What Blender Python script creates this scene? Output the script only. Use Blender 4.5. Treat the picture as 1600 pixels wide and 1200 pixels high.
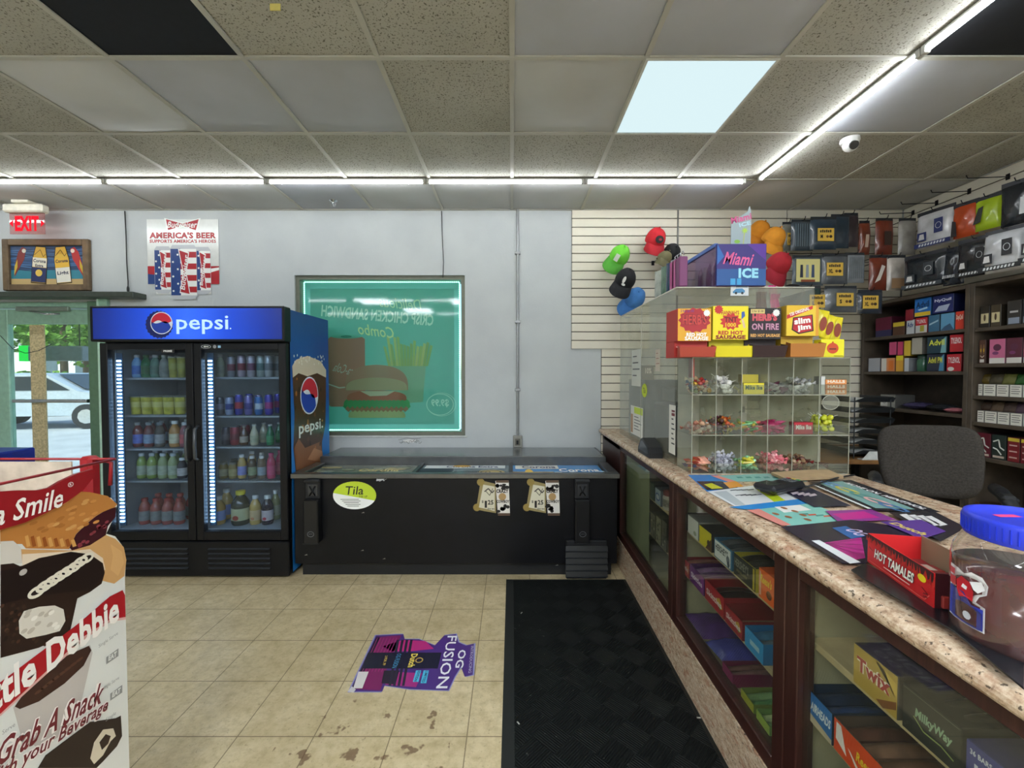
import bpy, bmesh, math, random
from math import sin, cos, pi, radians as R, atan, tan, sqrt
from mathutils import Matrix, Vector
from mathutils.geometry import tessellate_polygon
for o in list(bpy.data.objects): bpy.data.objects.remove(o)
S = bpy.context.scene; C = S.collection
# ------------------------------------------------------------------ camera
F = 665.0; PITCH = R(1.5); CZ = 1.45
cd = bpy.data.cameras.new('camera'); cd.sensor_width = 36; cd.lens = 36*F/1600; cd.clip_start = .02; cd.clip_end = 300
cam = bpy.data.objects.new('camera', cd); C.objects.link(cam)
cam.location = (0, 0, CZ); cam.rotation_euler = (R(90)-PITCH, 0, 0); S.camera = cam
S.view_settings.view_transform = 'Standard'; S.view_settings.look = 'None'
S.view_settings.gamma = 1; S.view_settings.use_curve_mapping = False
S.view_settings.exposure = 0.3
try:
    S.cycles.transparent_max_bounces = 24; S.cycles.max_bounces = 8
    S.cycles.sample_clamp_indirect = 6
except Exception: pass
# world: clear sky seen through the glass door
wd = bpy.data.worlds.new('sky'); S.world = wd; wd.use_nodes = True
wn = wd.node_tree; wn.nodes.clear()
wo = wn.nodes.new('ShaderNodeOutputWorld'); wb = wn.nodes.new('ShaderNodeBackground')
sk = wn.nodes.new('ShaderNodeTexSky'); sk.sky_type = 'NISHITA'; sk.sun_disc = False
sk.sun_elevation = R(55); sk.sun_rotation = R(200); sk.air_density = 1; sk.dust_density = 1.5
wb.inputs[1].default_value = .34
wn.links.new(sk.outputs[0], wb.inputs[0]); wn.links.new(wb.outputs[0], wo.inputs[0])
sd = bpy.data.lights.new('sun', 'SUN'); sd.energy = 4.5; sd.angle = R(.6); sd.color = (1, .96, .88)
sun = bpy.data.objects.new('sun', sd); C.objects.link(sun); sun.rotation_euler = (R(38), 0, R(-15))
TUBE_POWER = 30.0; PANEL_POWER = .80; LED_POWER = 13.0; REAR_FILL_POWER = 38.0
YW = 3.78; ZC = 2.88; XR = 3.44; XL = -5.8; YB = -3.6

# pixel -> ray through the camera, met with a wall, a counter top, a shelf front ...
def ray(px, py):
    u = (px-800)/F; v = (600-py)/F
    return Vector((u, cos(PITCH)+v*sin(PITCH), -sin(PITCH)+v*cos(PITCH)))
def onY(px, py, Y): d = ray(px, py); return Vector((0, 0, CZ))+d*(Y/d.y)
def onX(px, py, X): d = ray(px, py); return Vector((0, 0, CZ))+d*(X/d.x)
def onZ(px, py, Z): d = ray(px, py); return Vector((0, 0, CZ))+d*((Z-CZ)/d.z)

# ------------------------------------------------------------------ materials
def lin(h):
    h = h.lstrip('#'); c = [int(h[i:i+2], 16)/255 for i in (0, 2, 4)]
    return [x/12.92 if x <= .04045 else ((x+.055)/1.055)**2.4 for x in c]+[1]
_mc = {}
def C_(h, rough=.6, metal=0, spec=.5, var=.12, vs=25, bump=0, bs=200, emit=0, alpha=1, trans=0, coat=0, key=''):
    """node material: base colour with a soft procedural variation"""
    k = (h, rough, metal, spec, var, vs, bump, bs, emit, alpha, trans, coat, key)
    if k in _mc: return _mc[k]
    m = bpy.data.materials.new('mat_'+h.strip('#')+key); m.use_nodes = True
    nt = m.node_tree; p = nt.nodes['Principled BSDF']
    p.inputs['Roughness'].default_value = rough; p.inputs['Metallic'].default_value = metal
    p.inputs['Specular IOR Level'].default_value = spec
    if coat: p.inputs['Coat Weight'].default_value = coat; p.inputs['Coat Roughness'].default_value = .08
    col = lin(h)
    if var:
        tc = nt.nodes.new('ShaderNodeTexCoord'); n = nt.nodes.new('ShaderNodeTexNoise'); n.inputs['Scale'].default_value = vs
        n.inputs['Detail'].default_value = 4
        rp = nt.nodes.new('ShaderNodeValToRGB')
        rp.color_ramp.elements[0].position = .3; rp.color_ramp.elements[1].position = .7
        rp.color_ramp.elements[0].color = [c*(1-var) for c in col[:3]]+[1]
        rp.color_ramp.elements[1].color = [min(1, c*(1+var*.6)) for c in col[:3]]+[1]
        nt.links.new(tc.outputs['Object'], n.inputs[0]); nt.links.new(n.outputs[0], rp.inputs[0]); nt.links.new(rp.outputs[0], p.inputs['Base Color'])
    else: p.inputs['Base Color'].default_value = col
    if bump:
        tc2 = nt.nodes.new('ShaderNodeTexCoord'); n2 = nt.nodes.new('ShaderNodeTexNoise'); n2.inputs['Scale'].default_value = bs
        b = nt.nodes.new('ShaderNodeBump'); b.inputs['Strength'].default_value = bump; b.inputs['Distance'].default_value = .002
        nt.links.new(tc2.outputs['Object'], n2.inputs[0]); nt.links.new(n2.outputs[0], b.inputs['Height']); nt.links.new(b.outputs[0], p.inputs['Normal'])
    if emit:
        p.inputs['Emission Color'].default_value = col; p.inputs['Emission Strength'].default_value = emit
    if trans: p.inputs['Transmission Weight'].default_value = trans
    if alpha < 1: p.inputs['Alpha'].default_value = alpha
    _mc[k] = m; return m
def P_(h, rough=.5): return C_(h, rough, var=.0)          # printed ink
def Emis(h, s):
    k = ('e', h, s)
    if k in _mc: return _mc[k]
    m = bpy.data.materials.new('glow_'+h.strip('#')); m.use_nodes = True; nt = m.node_tree; nt.nodes.clear()
    e = nt.nodes.new('ShaderNodeEmission'); e.inputs[0].default_value = lin(h); e.inputs[1].default_value = s
    o = nt.nodes.new('ShaderNodeOutputMaterial'); nt.links.new(e.outputs[0], o.inputs[0]); _mc[k] = m; return m
def Pane(tint='#e8f0ee', haze=.05, hazecol='#b8bcb4', ior=1.45, rough=.02):
    """thin clear sheet: see-through, fresnel reflection, a little grime"""
    k = ('p', tint, haze, hazecol, rough)
    if k in _mc: return _mc[k]
    m = bpy.data.materials.new('clear_pane'); m.use_nodes = True; nt = m.node_tree; nt.nodes.clear(); N = nt.nodes.new; L = nt.links.new
    t = N('ShaderNodeBsdfTransparent'); t.inputs[0].default_value = lin(tint)
    g = N('ShaderNodeBsdfGlossy'); g.inputs['Roughness'].default_value = rough; g.inputs[0].default_value = (1, 1, 1, 1)
    lw = N('ShaderNodeLayerWeight'); lw.inputs[0].default_value = .5; pw_ = N('ShaderNodeMath'); pw_.operation = 'POWER'; pw_.inputs[1].default_value = 5
    fr = N('ShaderNodeMath'); fr.operation = 'MULTIPLY_ADD'; f0 = ((ior-1)/(ior+1))**2; fr.inputs[1].default_value = 1-f0; fr.inputs[2].default_value = f0
    L_ = nt.links.new; L_(lw.outputs['Facing'], pw_.inputs[0]); L_(pw_.outputs[0], fr.inputs[0])
    d = N('ShaderNodeBsdfDiffuse'); d.inputs[0].default_value = lin(hazecol)
    tc = N('ShaderNodeTexCoord'); n = N('ShaderNodeTexNoise'); n.inputs['Scale'].default_value = 5; n.inputs['Detail'].default_value = 6
    mr = N('ShaderNodeMapRange'); mr.inputs[1].default_value = .3; mr.inputs[2].default_value = .75; mr.inputs[3].default_value = haze*.5; mr.inputs[4].default_value = haze*1.6
    L(tc.outputs['Object'], n.inputs[0]); L(n.outputs[0], mr.inputs[0])
    a = N('ShaderNodeMixShader'); b = N('ShaderNodeMixShader'); o = N('ShaderNodeOutputMaterial')
    L(mr.outputs[0], a.inputs[0]); L(t.outputs[0], a.inputs[1]); L(d.outputs[0], a.inputs[2])
    L(fr.outputs[0], b.inputs[0]); L(a.outputs[0], b.inputs[1]); L(g.outputs[0], b.inputs[2]); L(b.outputs[0], o.inputs[0])
    _mc[k] = m; return m
class NT:                                                    # tiny node-graph helper for the special materials
    def __init__(s, name):
        s.m = bpy.data.materials.new(name); s.m.use_nodes = True; s.nt = s.m.node_tree; s.p = s.nt.nodes['Principled BSDF']
    def n(s, t, **kw):
        x = s.nt.nodes.new('ShaderNode'+t)
        for k, v in kw.items(): setattr(x, k, v)
        return x
    def l(s, a, b): s.nt.links.new(a, b)
    def ramp(s, stops, src, interp='LINEAR'):
        r = s.n('ValToRGB'); e = r.color_ramp.elements; r.color_ramp.interpolation = interp
        while len(e) < len(stops): e.new(.5)
        for x, (p, c) in zip(e, stops): x.position = p; x.color = lin(c) if isinstance(c, str) else (c, c, c, 1)
        s.l(src, r.inputs[0]); return r.outputs[0]
    def noise(s, scale, detail=4, vec=None, rough=.5, dist=0):
        t = s.n('TexNoise'); t.inputs['Scale'].default_value = scale; t.inputs['Detail'].default_value = detail; t.inputs['Roughness'].default_value = rough; t.inputs['Distortion'].default_value = dist
        s.l(vec if vec else s.obj(), t.inputs[0]); return t.outputs[0]
    def obj(s):
        if not hasattr(s, '_o'): s._o = s.n('TexCoord').outputs['Object']
        return s._o
    def mix(s, f, a, b, mode='MIX'):
        x = s.n('MixRGB', blend_type=mode)
        for i, v in enumerate((f, a, b)):
            if isinstance(v, (int, float)): x.inputs[i].default_value = v if i == 0 else (v, v, v, 1)
            elif isinstance(v, str): x.inputs[i].default_value = lin(v)
            else: s.l(v, x.inputs[i])
        return x.outputs[0]
    def math(s, op, a, b=0, c=0):
        x = s.n('Math', operation=op)
        for i, v in enumerate((a, b, c)):
            if isinstance(v, (int, float)): x.inputs[i].default_value = v
            else: s.l(v, x.inputs[i])
        return x.outputs[0]
    def mapping(s, rot=(0, 0, 0), scale=(1, 1, 1), loc=(0, 0, 0)):
        m = s.n('Mapping'); m.inputs['Rotation'].default_value = rot; m.inputs['Scale'].default_value = scale; m.inputs['Location'].default_value = loc
        s.l(s.obj(), m.inputs[0]); return m.outputs[0]
    def bump(s, h, st=.5, d=.003):
        b = s.n('Bump'); b.inputs['Strength'].default_value = st; b.inputs['Distance'].default_value = d
        s.l(h, b.inputs['Height']); s.l(b.outputs[0], s.p.inputs['Normal'])
    def fin(s, col=None, rough=None, spec=None, metal=None):
        if col is not None: s.l(col, s.p.inputs['Base Color'])
        if rough is not None: s.p.inputs['Roughness'].default_value = rough
        if spec is not None: s.p.inputs['Specular IOR Level'].default_value = spec
        if metal is not None: s.p.inputs['Metallic'].default_value = metal
        return s.m

# ------------------------------------------------------------------ mesh builder
_glyph = {}
def glyphs(txt, bold):
    k = (txt, bold)
    if k not in _glyph:
        cu = bpy.data.curves.new('lettering', 'FONT'); cu.body = txt; cu.resolution_u = 2; cu.offset = bold; cu.space_character = 1+bold*1.2
        ob = bpy.data.objects.new('lettering', cu); me = bpy.data.meshes.new_from_object(ob)
        v = [tuple(x.co) for x in me.vertices]; f = [tuple(p.vertices) for p in me.polygons]
        xs = [a[0] for a in v] or [0, 1]; ys = [a[1] for a in v] or [0, 1]
        x0, x1, y0, y1 = min(xs), max(xs), min(ys), max(ys)
        v = [((a[0]-x0)/(x1-x0), (a[1]-y0)/(y1-y0)) for a in v]
        _glyph[k] = (v, f, (x1-x0)/(y1-y0))
        bpy.data.objects.remove(ob); bpy.data.meshes.remove(me); bpy.data.curves.remove(cu)
    return _glyph[k]
def frame(o, u, v):
    u = Vector(u).normalized(); v = Vector(v).normalized(); n = u.cross(v)
    return Matrix(((u.x, v.x, n.x, o[0]), (u.y, v.y, n.y, o[1]), (u.z, v.z, n.z, o[2]), (0, 0, 0, 1)))
class MB:
    def __init__(s, T=None): s.v = []; s.f = []; s.mi = []; s.sm = []; s.mats = []; s.T = T or Matrix()
    def add(s, vs, fs, mat, smooth=False):
        if mat not in s.mats: s.mats.append(mat)
        k = s.mats.index(mat); b = len(s.v)
        s.v += [s.T @ Vector(x) for x in vs]
        for f in fs: s.f.append([b+i for i in f]); s.mi.append(k); s.sm.append(smooth)
        return s
    def box(s, x0, y0, z0, x1, y1, z1, mat, b=0):
        if x0 > x1: x0, x1 = x1, x0
        if y0 > y1: y0, y1 = y1, y0
        if z0 > z1: z0, z1 = z1, z0
        b = min(b, (x1-x0)*.45, (y1-y0)*.45, (z1-z0)*.45)
        if b <= 0:
            v = [(x, y, z) for x in (x0, x1) for y in (y0, y1) for z in (z0, z1)]
            return s.add(v, [(0, 1, 3, 2), (4, 6, 7, 5), (0, 4, 5, 1), (2, 3, 7, 6), (0, 2, 6, 4), (1, 5, 7, 3)], mat)
        v = []; ix = {}
        for i, x in enumerate((x0, x1)):
            for j, y in enumerate((y0, y1)):
                for k, z in enumerate((z0, z1)):
                    dx = b if i == 0 else -b; dy = b if j == 0 else -b; dz = b if k == 0 else -b
                    ix[i, j, k, 0] = len(v); v.append((x, y+dy, z+dz))
                    ix[i, j, k, 1] = len(v); v.append((x+dx, y, z+dz))
                    ix[i, j, k, 2] = len(v); v.append((x+dx, y+dy, z))
        f = []
        for a in range(3):
            o1, o2 = [q for q in range(3) if q != a]
            for e in (0, 1):
                def P(p, q, ax=a):
                    t = [0, 0, 0]; t[a] = e; t[o1] = p; t[o2] = q; return ix[t[0], t[1], t[2], ax]
                f.append((P(0, 0), P(1, 0), P(1, 1), P(0, 1)))
            for p in (0, 1):
                for q in (0, 1):
                    t0 = [0, 0, 0]; t0[a] = 0; t0[o1] = p; t0[o2] = q; t1 = list(t0); t1[a] = 1
                    f.append((ix[(*t0, o1)], ix[(*t1, o1)], ix[(*t1, o2)], ix[(*t0, o2)]))
        for i in (0, 1):
            for j in (0, 1):
                for k in (0, 1): f.append((ix[i, j, k, 0], ix[i, j, k, 1], ix[i, j, k, 2]))
        return s.add(v, f, mat)
    def cyl(s, p0, p1, r0, mat, r1=None, n=16, caps=True, smooth=True):
        p0 = Vector(p0); p1 = Vector(p1); r1 = r0 if r1 is None else r1; d = (p1-p0).normalized()
        a = d.orthogonal().normalized(); c = d.cross(a)
        v = [p0+(a*cos(2*pi*i/n)+c*sin(2*pi*i/n))*r0 for i in range(n)]+[p1+(a*cos(2*pi*i/n)+c*sin(2*pi*i/n))*r1 for i in range(n)]
        s.add(v, [(i, (i+1) % n, n+(i+1) % n, n+i) for i in range(n)], mat, smooth)
        if caps: s.add(v, [tuple(range(n))[::-1], tuple(range(n, 2*n))], mat)
        return s
    def lathe(s, prof, mat, n=20, o=(0, 0, 0), sx=1, sy=1, smooth=True):
        v = []; f = []; k = len(prof)
        for r, z in prof: v += [(o[0]+r*cos(2*pi*i/n)*sx, o[1]+r*sin(2*pi*i/n)*sy, o[2]+z) for i in range(n)]
        for j in range(k-1): f += [(j*n+i, j*n+(i+1) % n, (j+1)*n+(i+1) % n, (j+1)*n+i) for i in range(n)]
        s.add(v, f, mat, smooth)
        if prof[0][0] > 1e-4: s.add(v, [tuple(range(n))[::-1]], mat)
        if prof[-1][0] > 1e-4: s.add(v, [tuple(range((k-1)*n, k*n))], mat)
        return s
    def ell(s, c, r, mat, n=14, m=8, fn=None):
        v = []; f = []
        for j in range(m+1):
            th = pi*j/m
            for i in range(n):
                ph = 2*pi*i/n; q = Vector((sin(th)*cos(ph)*r[0], sin(th)*sin(ph)*r[1], cos(th)*r[2]))
                if fn: q = fn(q)
                v.append(Vector(c)+q)
        for j in range(m): f += [(j*n+i, (j+1)*n+i, (j+1)*n+(i+1) % n, j*n+(i+1) % n) for i in range(n)]
        return s.add(v, f, mat, True)
    def tube(s, pts, r, mat, n=8):
        pts = [Vector(p) for p in pts]; v = []; f = []; a = None
        for j, p in enumerate(pts):
            d = (pts[min(j+1, len(pts)-1)]-pts[max(j-1, 0)]).normalized()
            a = d.orthogonal().normalized() if a is None else (a-d*a.dot(d)).normalized()
            c = d.cross(a); v += [p+(a*cos(2*pi*i/n)+c*sin(2*pi*i/n))*r for i in range(n)]
        for j in range(len(pts)-1): f += [(j*n+i, j*n+(i+1) % n, (j+1)*n+(i+1) % n, (j+1)*n+i) for i in range(n)]
        f += [tuple(range(n))[::-1], tuple(range((len(pts)-1)*n, len(pts)*n))]
        return s.add(v, f, mat, True)
    def grid(s, nu, nv, fn, mat, smooth=True):
        v = [fn(i/nu, j/nv) for j in range(nv+1) for i in range(nu+1)]
        return s.add(v, [(j*(nu+1)+i, j*(nu+1)+i+1, (j+1)*(nu+1)+i+1, (j+1)*(nu+1)+i) for j in range(nv) for i in range(nu)], mat, smooth)
    def poly(s, pts, mat, z=0):
        v = [Vector((p[0], p[1], z)) for p in pts]; t = tessellate_polygon([v])
        out = []
        for a in t:
            A, B, D = (v[i] for i in a)
            out.append(a if (B-A).cross(D-A).z > 0 else (a[0], a[2], a[1]))
        return s.add(v, out, mat)
    def prism(s, pts, z0, z1, mat, mat2=None):
        n = len(pts); s.poly(pts, mat, z1)
        v = [(p[0], p[1], z0) for p in pts]+[(p[0], p[1], z1) for p in pts]
        s.add(v, [(i, (i+1) % n, n+(i+1) % n, n+i) for i in range(n)], mat2 or mat)
        tmp = [Vector((p[0], p[1], z0)) for p in pts]
        return s.add(tmp, list(tessellate_polygon([tmp])), mat2 or mat)
    def rect(s, x0, y0, x1, y1, mat, z=0): return s.poly([(x0, y0), (x1, y0), (x1, y1), (x0, y1)], mat, z)
    def disc(s, cx, cy, rx, ry, mat, z=0, n=28, a=0, jag=0):
        pts = []
        for i in range(n):
            t = 2*pi*i/n; k = 1+(jag if i % 2 else 0); x = rx*k*cos(t); y = ry*k*sin(t)
            pts.append((cx+x*cos(a)-y*sin(a), cy+x*sin(a)+y*cos(a)))
        return s.poly(pts, mat, z)
    def ring(s, cx, cy, rx, ry, w, mat, z=0, n=32):
        v = []; f = []
        for i in range(n):
            t = 2*pi*i/n; v += [(cx+rx*cos(t), cy+ry*sin(t), z), (cx+(rx-w)*cos(t), cy+(ry-w)*sin(t), z)]
        for i in range(n):
            j = (i+1) % n; f.append((2*i, 2*j, 2*j+1, 2*i+1))
        return s.add(v, f, mat)
    def line(s, pts, w, mat, z=0):
        for a, b in zip(pts, pts[1:]):
            a = Vector(a); b = Vector(b); d = (b-a)
            if d.length < 1e-6: continue
            n = Vector((-d.y, d.x)).normalized()*w/2; s.poly([a-n, b-n, b+n, a+n], mat, z)
        return s
    def text(s, t, cx, cy, w, h, mat, z=.0008, bold=.02, shear=0, ang=0, fit=True, warp=None):
        gv, gf, asp = glyphs(t, bold)
        if not fit:
            if h*asp < w: w = h*asp
            else: h = w/asp
        v = []
        for a, b in gv:
            x = (a-.5)*w+shear*(b-.5)*h; y = (b-.5)*h
            if warp: x, y = warp(x, y)
            v.append((cx+x*cos(ang)-y*sin(ang), cy+x*sin(ang)+y*cos(ang), z))
        return s.add(v, gf, mat)
    def build(s, name, parent=None, org=None, kind=None):
        me = bpy.data.meshes.new(name)
        off = Vector((0, 0, 0))
        if parent is not None:
            q = parent
            while q is not None: off += Vector(q.location); q = q.parent
            if org is not None: off += Vector(org)-off
        elif org is not None: off = Vector(org)
        me.from_pydata([tuple(x-off) for x in s.v], [], s.f)
        for m in s.mats: me.materials.append(m)
        me.polygons.foreach_set('material_index', s.mi); me.polygons.foreach_set('use_smooth', s.sm); me.update()
        ob = bpy.data.objects.new(name, me); C.objects.link(ob)
        if parent is not None: ob.parent = parent
        elif org is not None: ob.location = org
        if kind: ob['kind'] = kind
        return ob
def tag(o, label=None, cat=None, group=None, kind=None):
    if label: o['label'] = label
    if cat: o['category'] = cat
    if group: o['group'] = group
    if kind: o['kind'] = kind
    return o
def E(name, loc, label, cat, group=None):
    o = bpy.data.objects.new(name, None); C.objects.link(o); o.location = loc; o.empty_display_size = .05
    return tag(o, label, cat, group)
def fixn(o):
    bm = bmesh.new(); bm.from_mesh(o.data); bmesh.ops.recalc_face_normals(bm, faces=bm.faces); bm.to_mesh(o.data); bm.free(); return o
def dup(o, loc=None, rz=None, label=None, group=None, parent=None, rot=None, scale=None):
    c = o.copy(); C.objects.link(c); c.parent = parent
    if loc is not None: c.location = loc
    if rz is not None: c.rotation_euler = (0, 0, rz)
    if rot is not None: c.rotation_euler = rot
    if scale is not None: c.scale = scale
    if label: c['label'] = label
    if group: c['group'] = group
    for ch in list(o.children): dup(ch, parent=c)
    return c
def nth(i, n, side='left'):
    other = {'left': 'right', 'front': 'back'}[side]
    if n == 1: return 'only one'
    if i == 0: return side+'most' if side == 'left' else 'nearest'
    if i == n-1: return other+'most' if side == 'left' else 'farthest'
    return ['', 'second', 'third', 'fourth', 'fifth', 'sixth', 'seventh', 'eighth', 'ninth', 'tenth', 'eleventh', 'twelfth', 'thirteenth'][i]+' from '+side
rnd = random.Random(7)
# ================================================================== room shell
def wall_mat():
    t = NT('painted_wall'); c = t.ramp([(.25, '#b6bbbd'), (.75, '#c3c8c8')], t.noise(3, 6)); t.bump(t.noise(60, 6), .35, .002); return t.fin(c, .7, .25)
def tile_mat():
    t = NT('textured_ceiling_tile'); base = t.ramp([(.3, '#a5a399'), (.7, '#b3b1a7')], t.noise(2.3, 3))
    sp = t.ramp([(.57, 0.), (.66, 1.)], t.noise(115, 2, rough=.6)); c = t.mix(sp, base, '#69675c')
    t.bump(t.noise(90, 3), .5, .003); return t.fin(c, .95, .1)
def smooth_tile(h, nm):
    t = NT(nm); d = lin(h); c = t.mix(t.ramp([(.35, 0.), (.7, .35)], t.noise(1.7, 5)), h, '#8e8b80'); return t.fin(c, .75, .3)
def floor_mat():
    t = NT('vinyl_floor'); o = t.obj()
    base = t.ramp([(.3, '#bba983'), (.5, '#d0bf99'), (.72, '#e0d1af')], t.noise(9, 8, rough=.7))
    g = t.ramp([(.35, 0.), (.62, .45)], t.noise(1.6, 5)); c = t.mix(g, base, '#9c8b63')
    c = t.mix(t.ramp([(.45, 0.), (.7, .4)], t.noise(28, 6, rough=.7)), c, '#86744e')
    spk = t.ramp([(.62, 0.), (.7, .35)], t.noise(70, 3)); c = t.mix(spk, c, '#6d5f43')
    b = t.n('TexBrick'); b.offset = 0; b.squash = 1
    for k, v in (('Scale', 1), ('Mortar Size', .0022), ('Mortar Smooth', 0), ('Brick Width', .305), ('Row Height', .305)): b.inputs[k].default_value = v
    b.inputs['Color1'].default_value = (0, 0, 0, 1); b.inputs['Color2'].default_value = (0, 0, 0, 1); b.inputs['Mortar'].default_value = (1, 1, 1, 1)
    t.l(t.mapping(loc=(.18, -.135, 0)), b.inputs[0]); c = t.mix(t.math('MULTIPLY', b.outputs[0], .75), c, '#5f5137')
    vd = t.n('VectorMath', operation='DISTANCE'); t.l(o, vd.inputs[0]); vd.inputs[1].default_value = (-.58, 1.58, 0)
    near = t.math('LESS_THAN', vd.outputs['Value'], .34)
    spl = t.math('MULTIPLY', near, t.ramp([(.61, 0.), (.65, 1.)], t.noise(11, 3, rough=.6)))
    c = t.mix(t.math('MULTIPLY', spl, .75), c, '#5a3a24')
    t.bump(t.noise(40, 5), .12, .001)
    return t.fin(c, .42, .4)
WALL = wall_mat(); TILE = tile_mat()
SM1 = smooth_tile('#b4b7bf', 'smooth_grey_tile'); SM2 = smooth_tile('#c0c1c0', 'smooth_white_tile'); BLK = C_('#0d1018', .8, var=.3)
# back wall with its window and door openings
DX0, DX1, DZ = -5.0, -3.62, 2.08
a = onY(460, 430, YW); b = onY(727, 681, YW); WX0, WX1, WZ1, WZ0 = a.x, b.x, a.z, b.z
WT = .22
m = MB()
for x0, x1, z0, z1 in ((XL, DX0, 0, ZC), (DX0, DX1, DZ, ZC), (DX1, WX0, 0, ZC), (WX0, WX1, WZ1, ZC), (WX0, WX1, 0, WZ0), (WX1, XR+.1, 0, ZC)):
    m.box(x0, YW, z0, x1, YW+WT, z1, WALL)
m.build('wall_back', kind='structure')
MB().box(XL-.1, YB, 0, XL, YW+WT, ZC, WALL).build('wall_left', kind='structure')
MB().box(XR, YB, 0, XR+.1, YW, ZC, WALL).build('wall_right', kind='structure')
MB().box(XL, YB-.1, 0, XR, YB, ZC, WALL).build('wall_front', kind='structure')
MB().box(XL, YB, -.05, XR, YW+WT, 0, floor_mat()).build('floor', kind='structure')
# ceiling: 2 ft grid, textured and smooth lay-in tiles, shade in a missing tile's gap painted black, others sagging
kinds = {}
def kd(i, j):   # i column (x = .61 i), j row counted from the back wall
    row = {1: {-3: 'p', -2: 'p', 3: 'p', -4: 'q', 0: 'q', 1: 'L'}, 2: {-3: 'B', 0: 'p', 1: 'p', 3: 'B'}, 0: {i: 'q'}, }
    return row
def tkind(i, j):
    if j == 0: return 'q' if i not in (-3, 2) else 'p'
    if j == 2: return {-4: 'q', -3: 'p', -2: 'p', 0: 'q', 1: 'L', 3: 'p'}.get(i, 't')
    if j == 3: return {-3: 'B', 0: 'p', 1: 'p', 3: 'B'}.get(i, 't')
    if j == 1: return 't'
    return 't' if (i*7+j*3) % 4 else 'q'
TS = .61; cm = MB(); grid = MB(); GR = C_('#b5b3a8', .5, var=.1, vs=4)
rows = [YW-.59-TS*k for k in range(0, 12)]; ys = [YW]+rows
def ci(x): return round(x/TS)
i0, i1 = -9, 5
for j in range(len(ys)-1):
    ya, yb = ys[j+1], ys[j]
    if ya < YB: break
    for i in range(-10, 6):
        xa, xb = max(i*TS, XL), min((i+1)*TS, XR)
        if xb <= xa: continue
        k = tkind(i, j)
        if k == 'L': continue
        mt = {'t': TILE, 'p': SM1, 'q': SM2, 'B': BLK}[k]
        sag = {'t': .002, 'p': .012, 'q': .016, 'B': .004}[k]
        if i == -4 and j == 2: sag = .045
        zz = ZC+.006
        cm.grid(6, 6, lambda u, v: (xa+(xb-xa)*u, yb+(ya-yb)*v, zz-sag*(16*u*(1-u)*v*(1-v))**.6), mt)
cm.box(XL, YB, ZC+.05, XR, YW+WT, ZC+.1, BLK)
ceil = cm.build('ceiling', kind='structure')
for y in rows:
    if y > YB: grid.box(XL, y-.0115, ZC-.004, XR, y+.0115, ZC+.003, GR)
for i in range(-9, 6): grid.box(i*TS-.0115, YB, ZC-.0035, i*TS+.0115, YW, ZC+.003, GR)
grid.box(XL, YW-.02, ZC-.004, XR, YW-.0005, ZC+.003, GR); grid.box(XR-.02, YB, ZC-.004, XR-.0005, YW, ZC+.003, GR)
grid.build('trim_1', kind='structure')
# lit ceiling panel
yl = ys[3]; e = E('ceiling_light', (.915, yl+.305, ZC), 'square glowing white light panel set flush among the ceiling tiles', 'ceiling light')
MB().box(.6215, yl+.0115, ZC-.002, 1.2085, yl+TS-.0115, ZC+.004, Emis('#dff6fa', PANEL_POWER)).build('diffuser', e)
m = MB(); w = C_('#cfd0c8', .4)
for q in ((.61, yl, .6215, yl+TS), (1.2085, yl, 1.22, yl+TS), (.6215, yl, 1.2085, yl+.0115), (.6215, yl+TS-.0115, 1.2085, yl+TS)): m.box(q[0], q[1], ZC-.006, q[2], q[3], ZC+.004, w)
m.build('frame', e)
# LED tube battens
TUBE = Emis('#f6fbff', TUBE_POWER); CAPW = C_('#e8e8e4', .4)
def batten(p0, p1, label, group):
    c = (Vector(p0)+Vector(p1))/2; e = E('led_tube_light', c, label, 'tube light', group)
    d = (Vector(p1)-Vector(p0)).normalized(); s = Vector((abs(d.y), abs(d.x), 0))*.013
    a = Vector(p0)+d*.022; b = Vector(p1)-d*.022
    lo = Vector((min(a.x, b.x), min(a.y, b.y), a.z))-s; hi = Vector((max(a.x, b.x), max(a.y, b.y), a.z))+s
    MB().box(lo.x, lo.y, ZC-.016, hi.x, hi.y, ZC-.0045, CAPW, .002).build('housing', e)
    MB().cyl((a.x, a.y, ZC-.027), (b.x, b.y, ZC-.027), .0105, TUBE, n=12).build('tube', e)
    for q, sg in ((Vector(p0), 1), (Vector(p1), -1)):
        r = q+d*sg*.011
        MB().box(r.x-.011-abs(d.y)*.003, r.y-.011-abs(d.x)*.003, ZC-.042, r.x+.011+abs(d.y)*.003, r.y+.011+abs(d.x)*.003, ZC-.0045, C_('#b8b8b4', .5), .003).build('end_cap', e)
YS = 3.17
for k, (x0, x1) in enumerate(((-5.4, -4.19), (-4.19, -2.99), (-2.99, -1.80), (-1.80, -.63), (-.63, .535), (.535, 1.72))):
    batten((x0, YS, ZC), (x1-.004, YS, ZC), 'glowing LED tube along the back wall, '+('beyond the left edge', 'second of the row from the left end', 'above the beverage cooler', 'above the green window poster', 'just left of the slotted wall panel', 'rightmost of that row, above the caps')[k], 'LED tubes along the back wall')
for k, (y0, y1) in enumerate(((1.905, 3.13), (.68, 1.9), (-.55, .675))):
    batten((1.8, y0, ZC), (1.8, y1, ZC), 'LED tube running front to back above the counter, '+('farther one reaching the back row', 'nearer one at the top right corner', 'one behind the viewer')[k], 'LED tubes above the counter')
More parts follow.
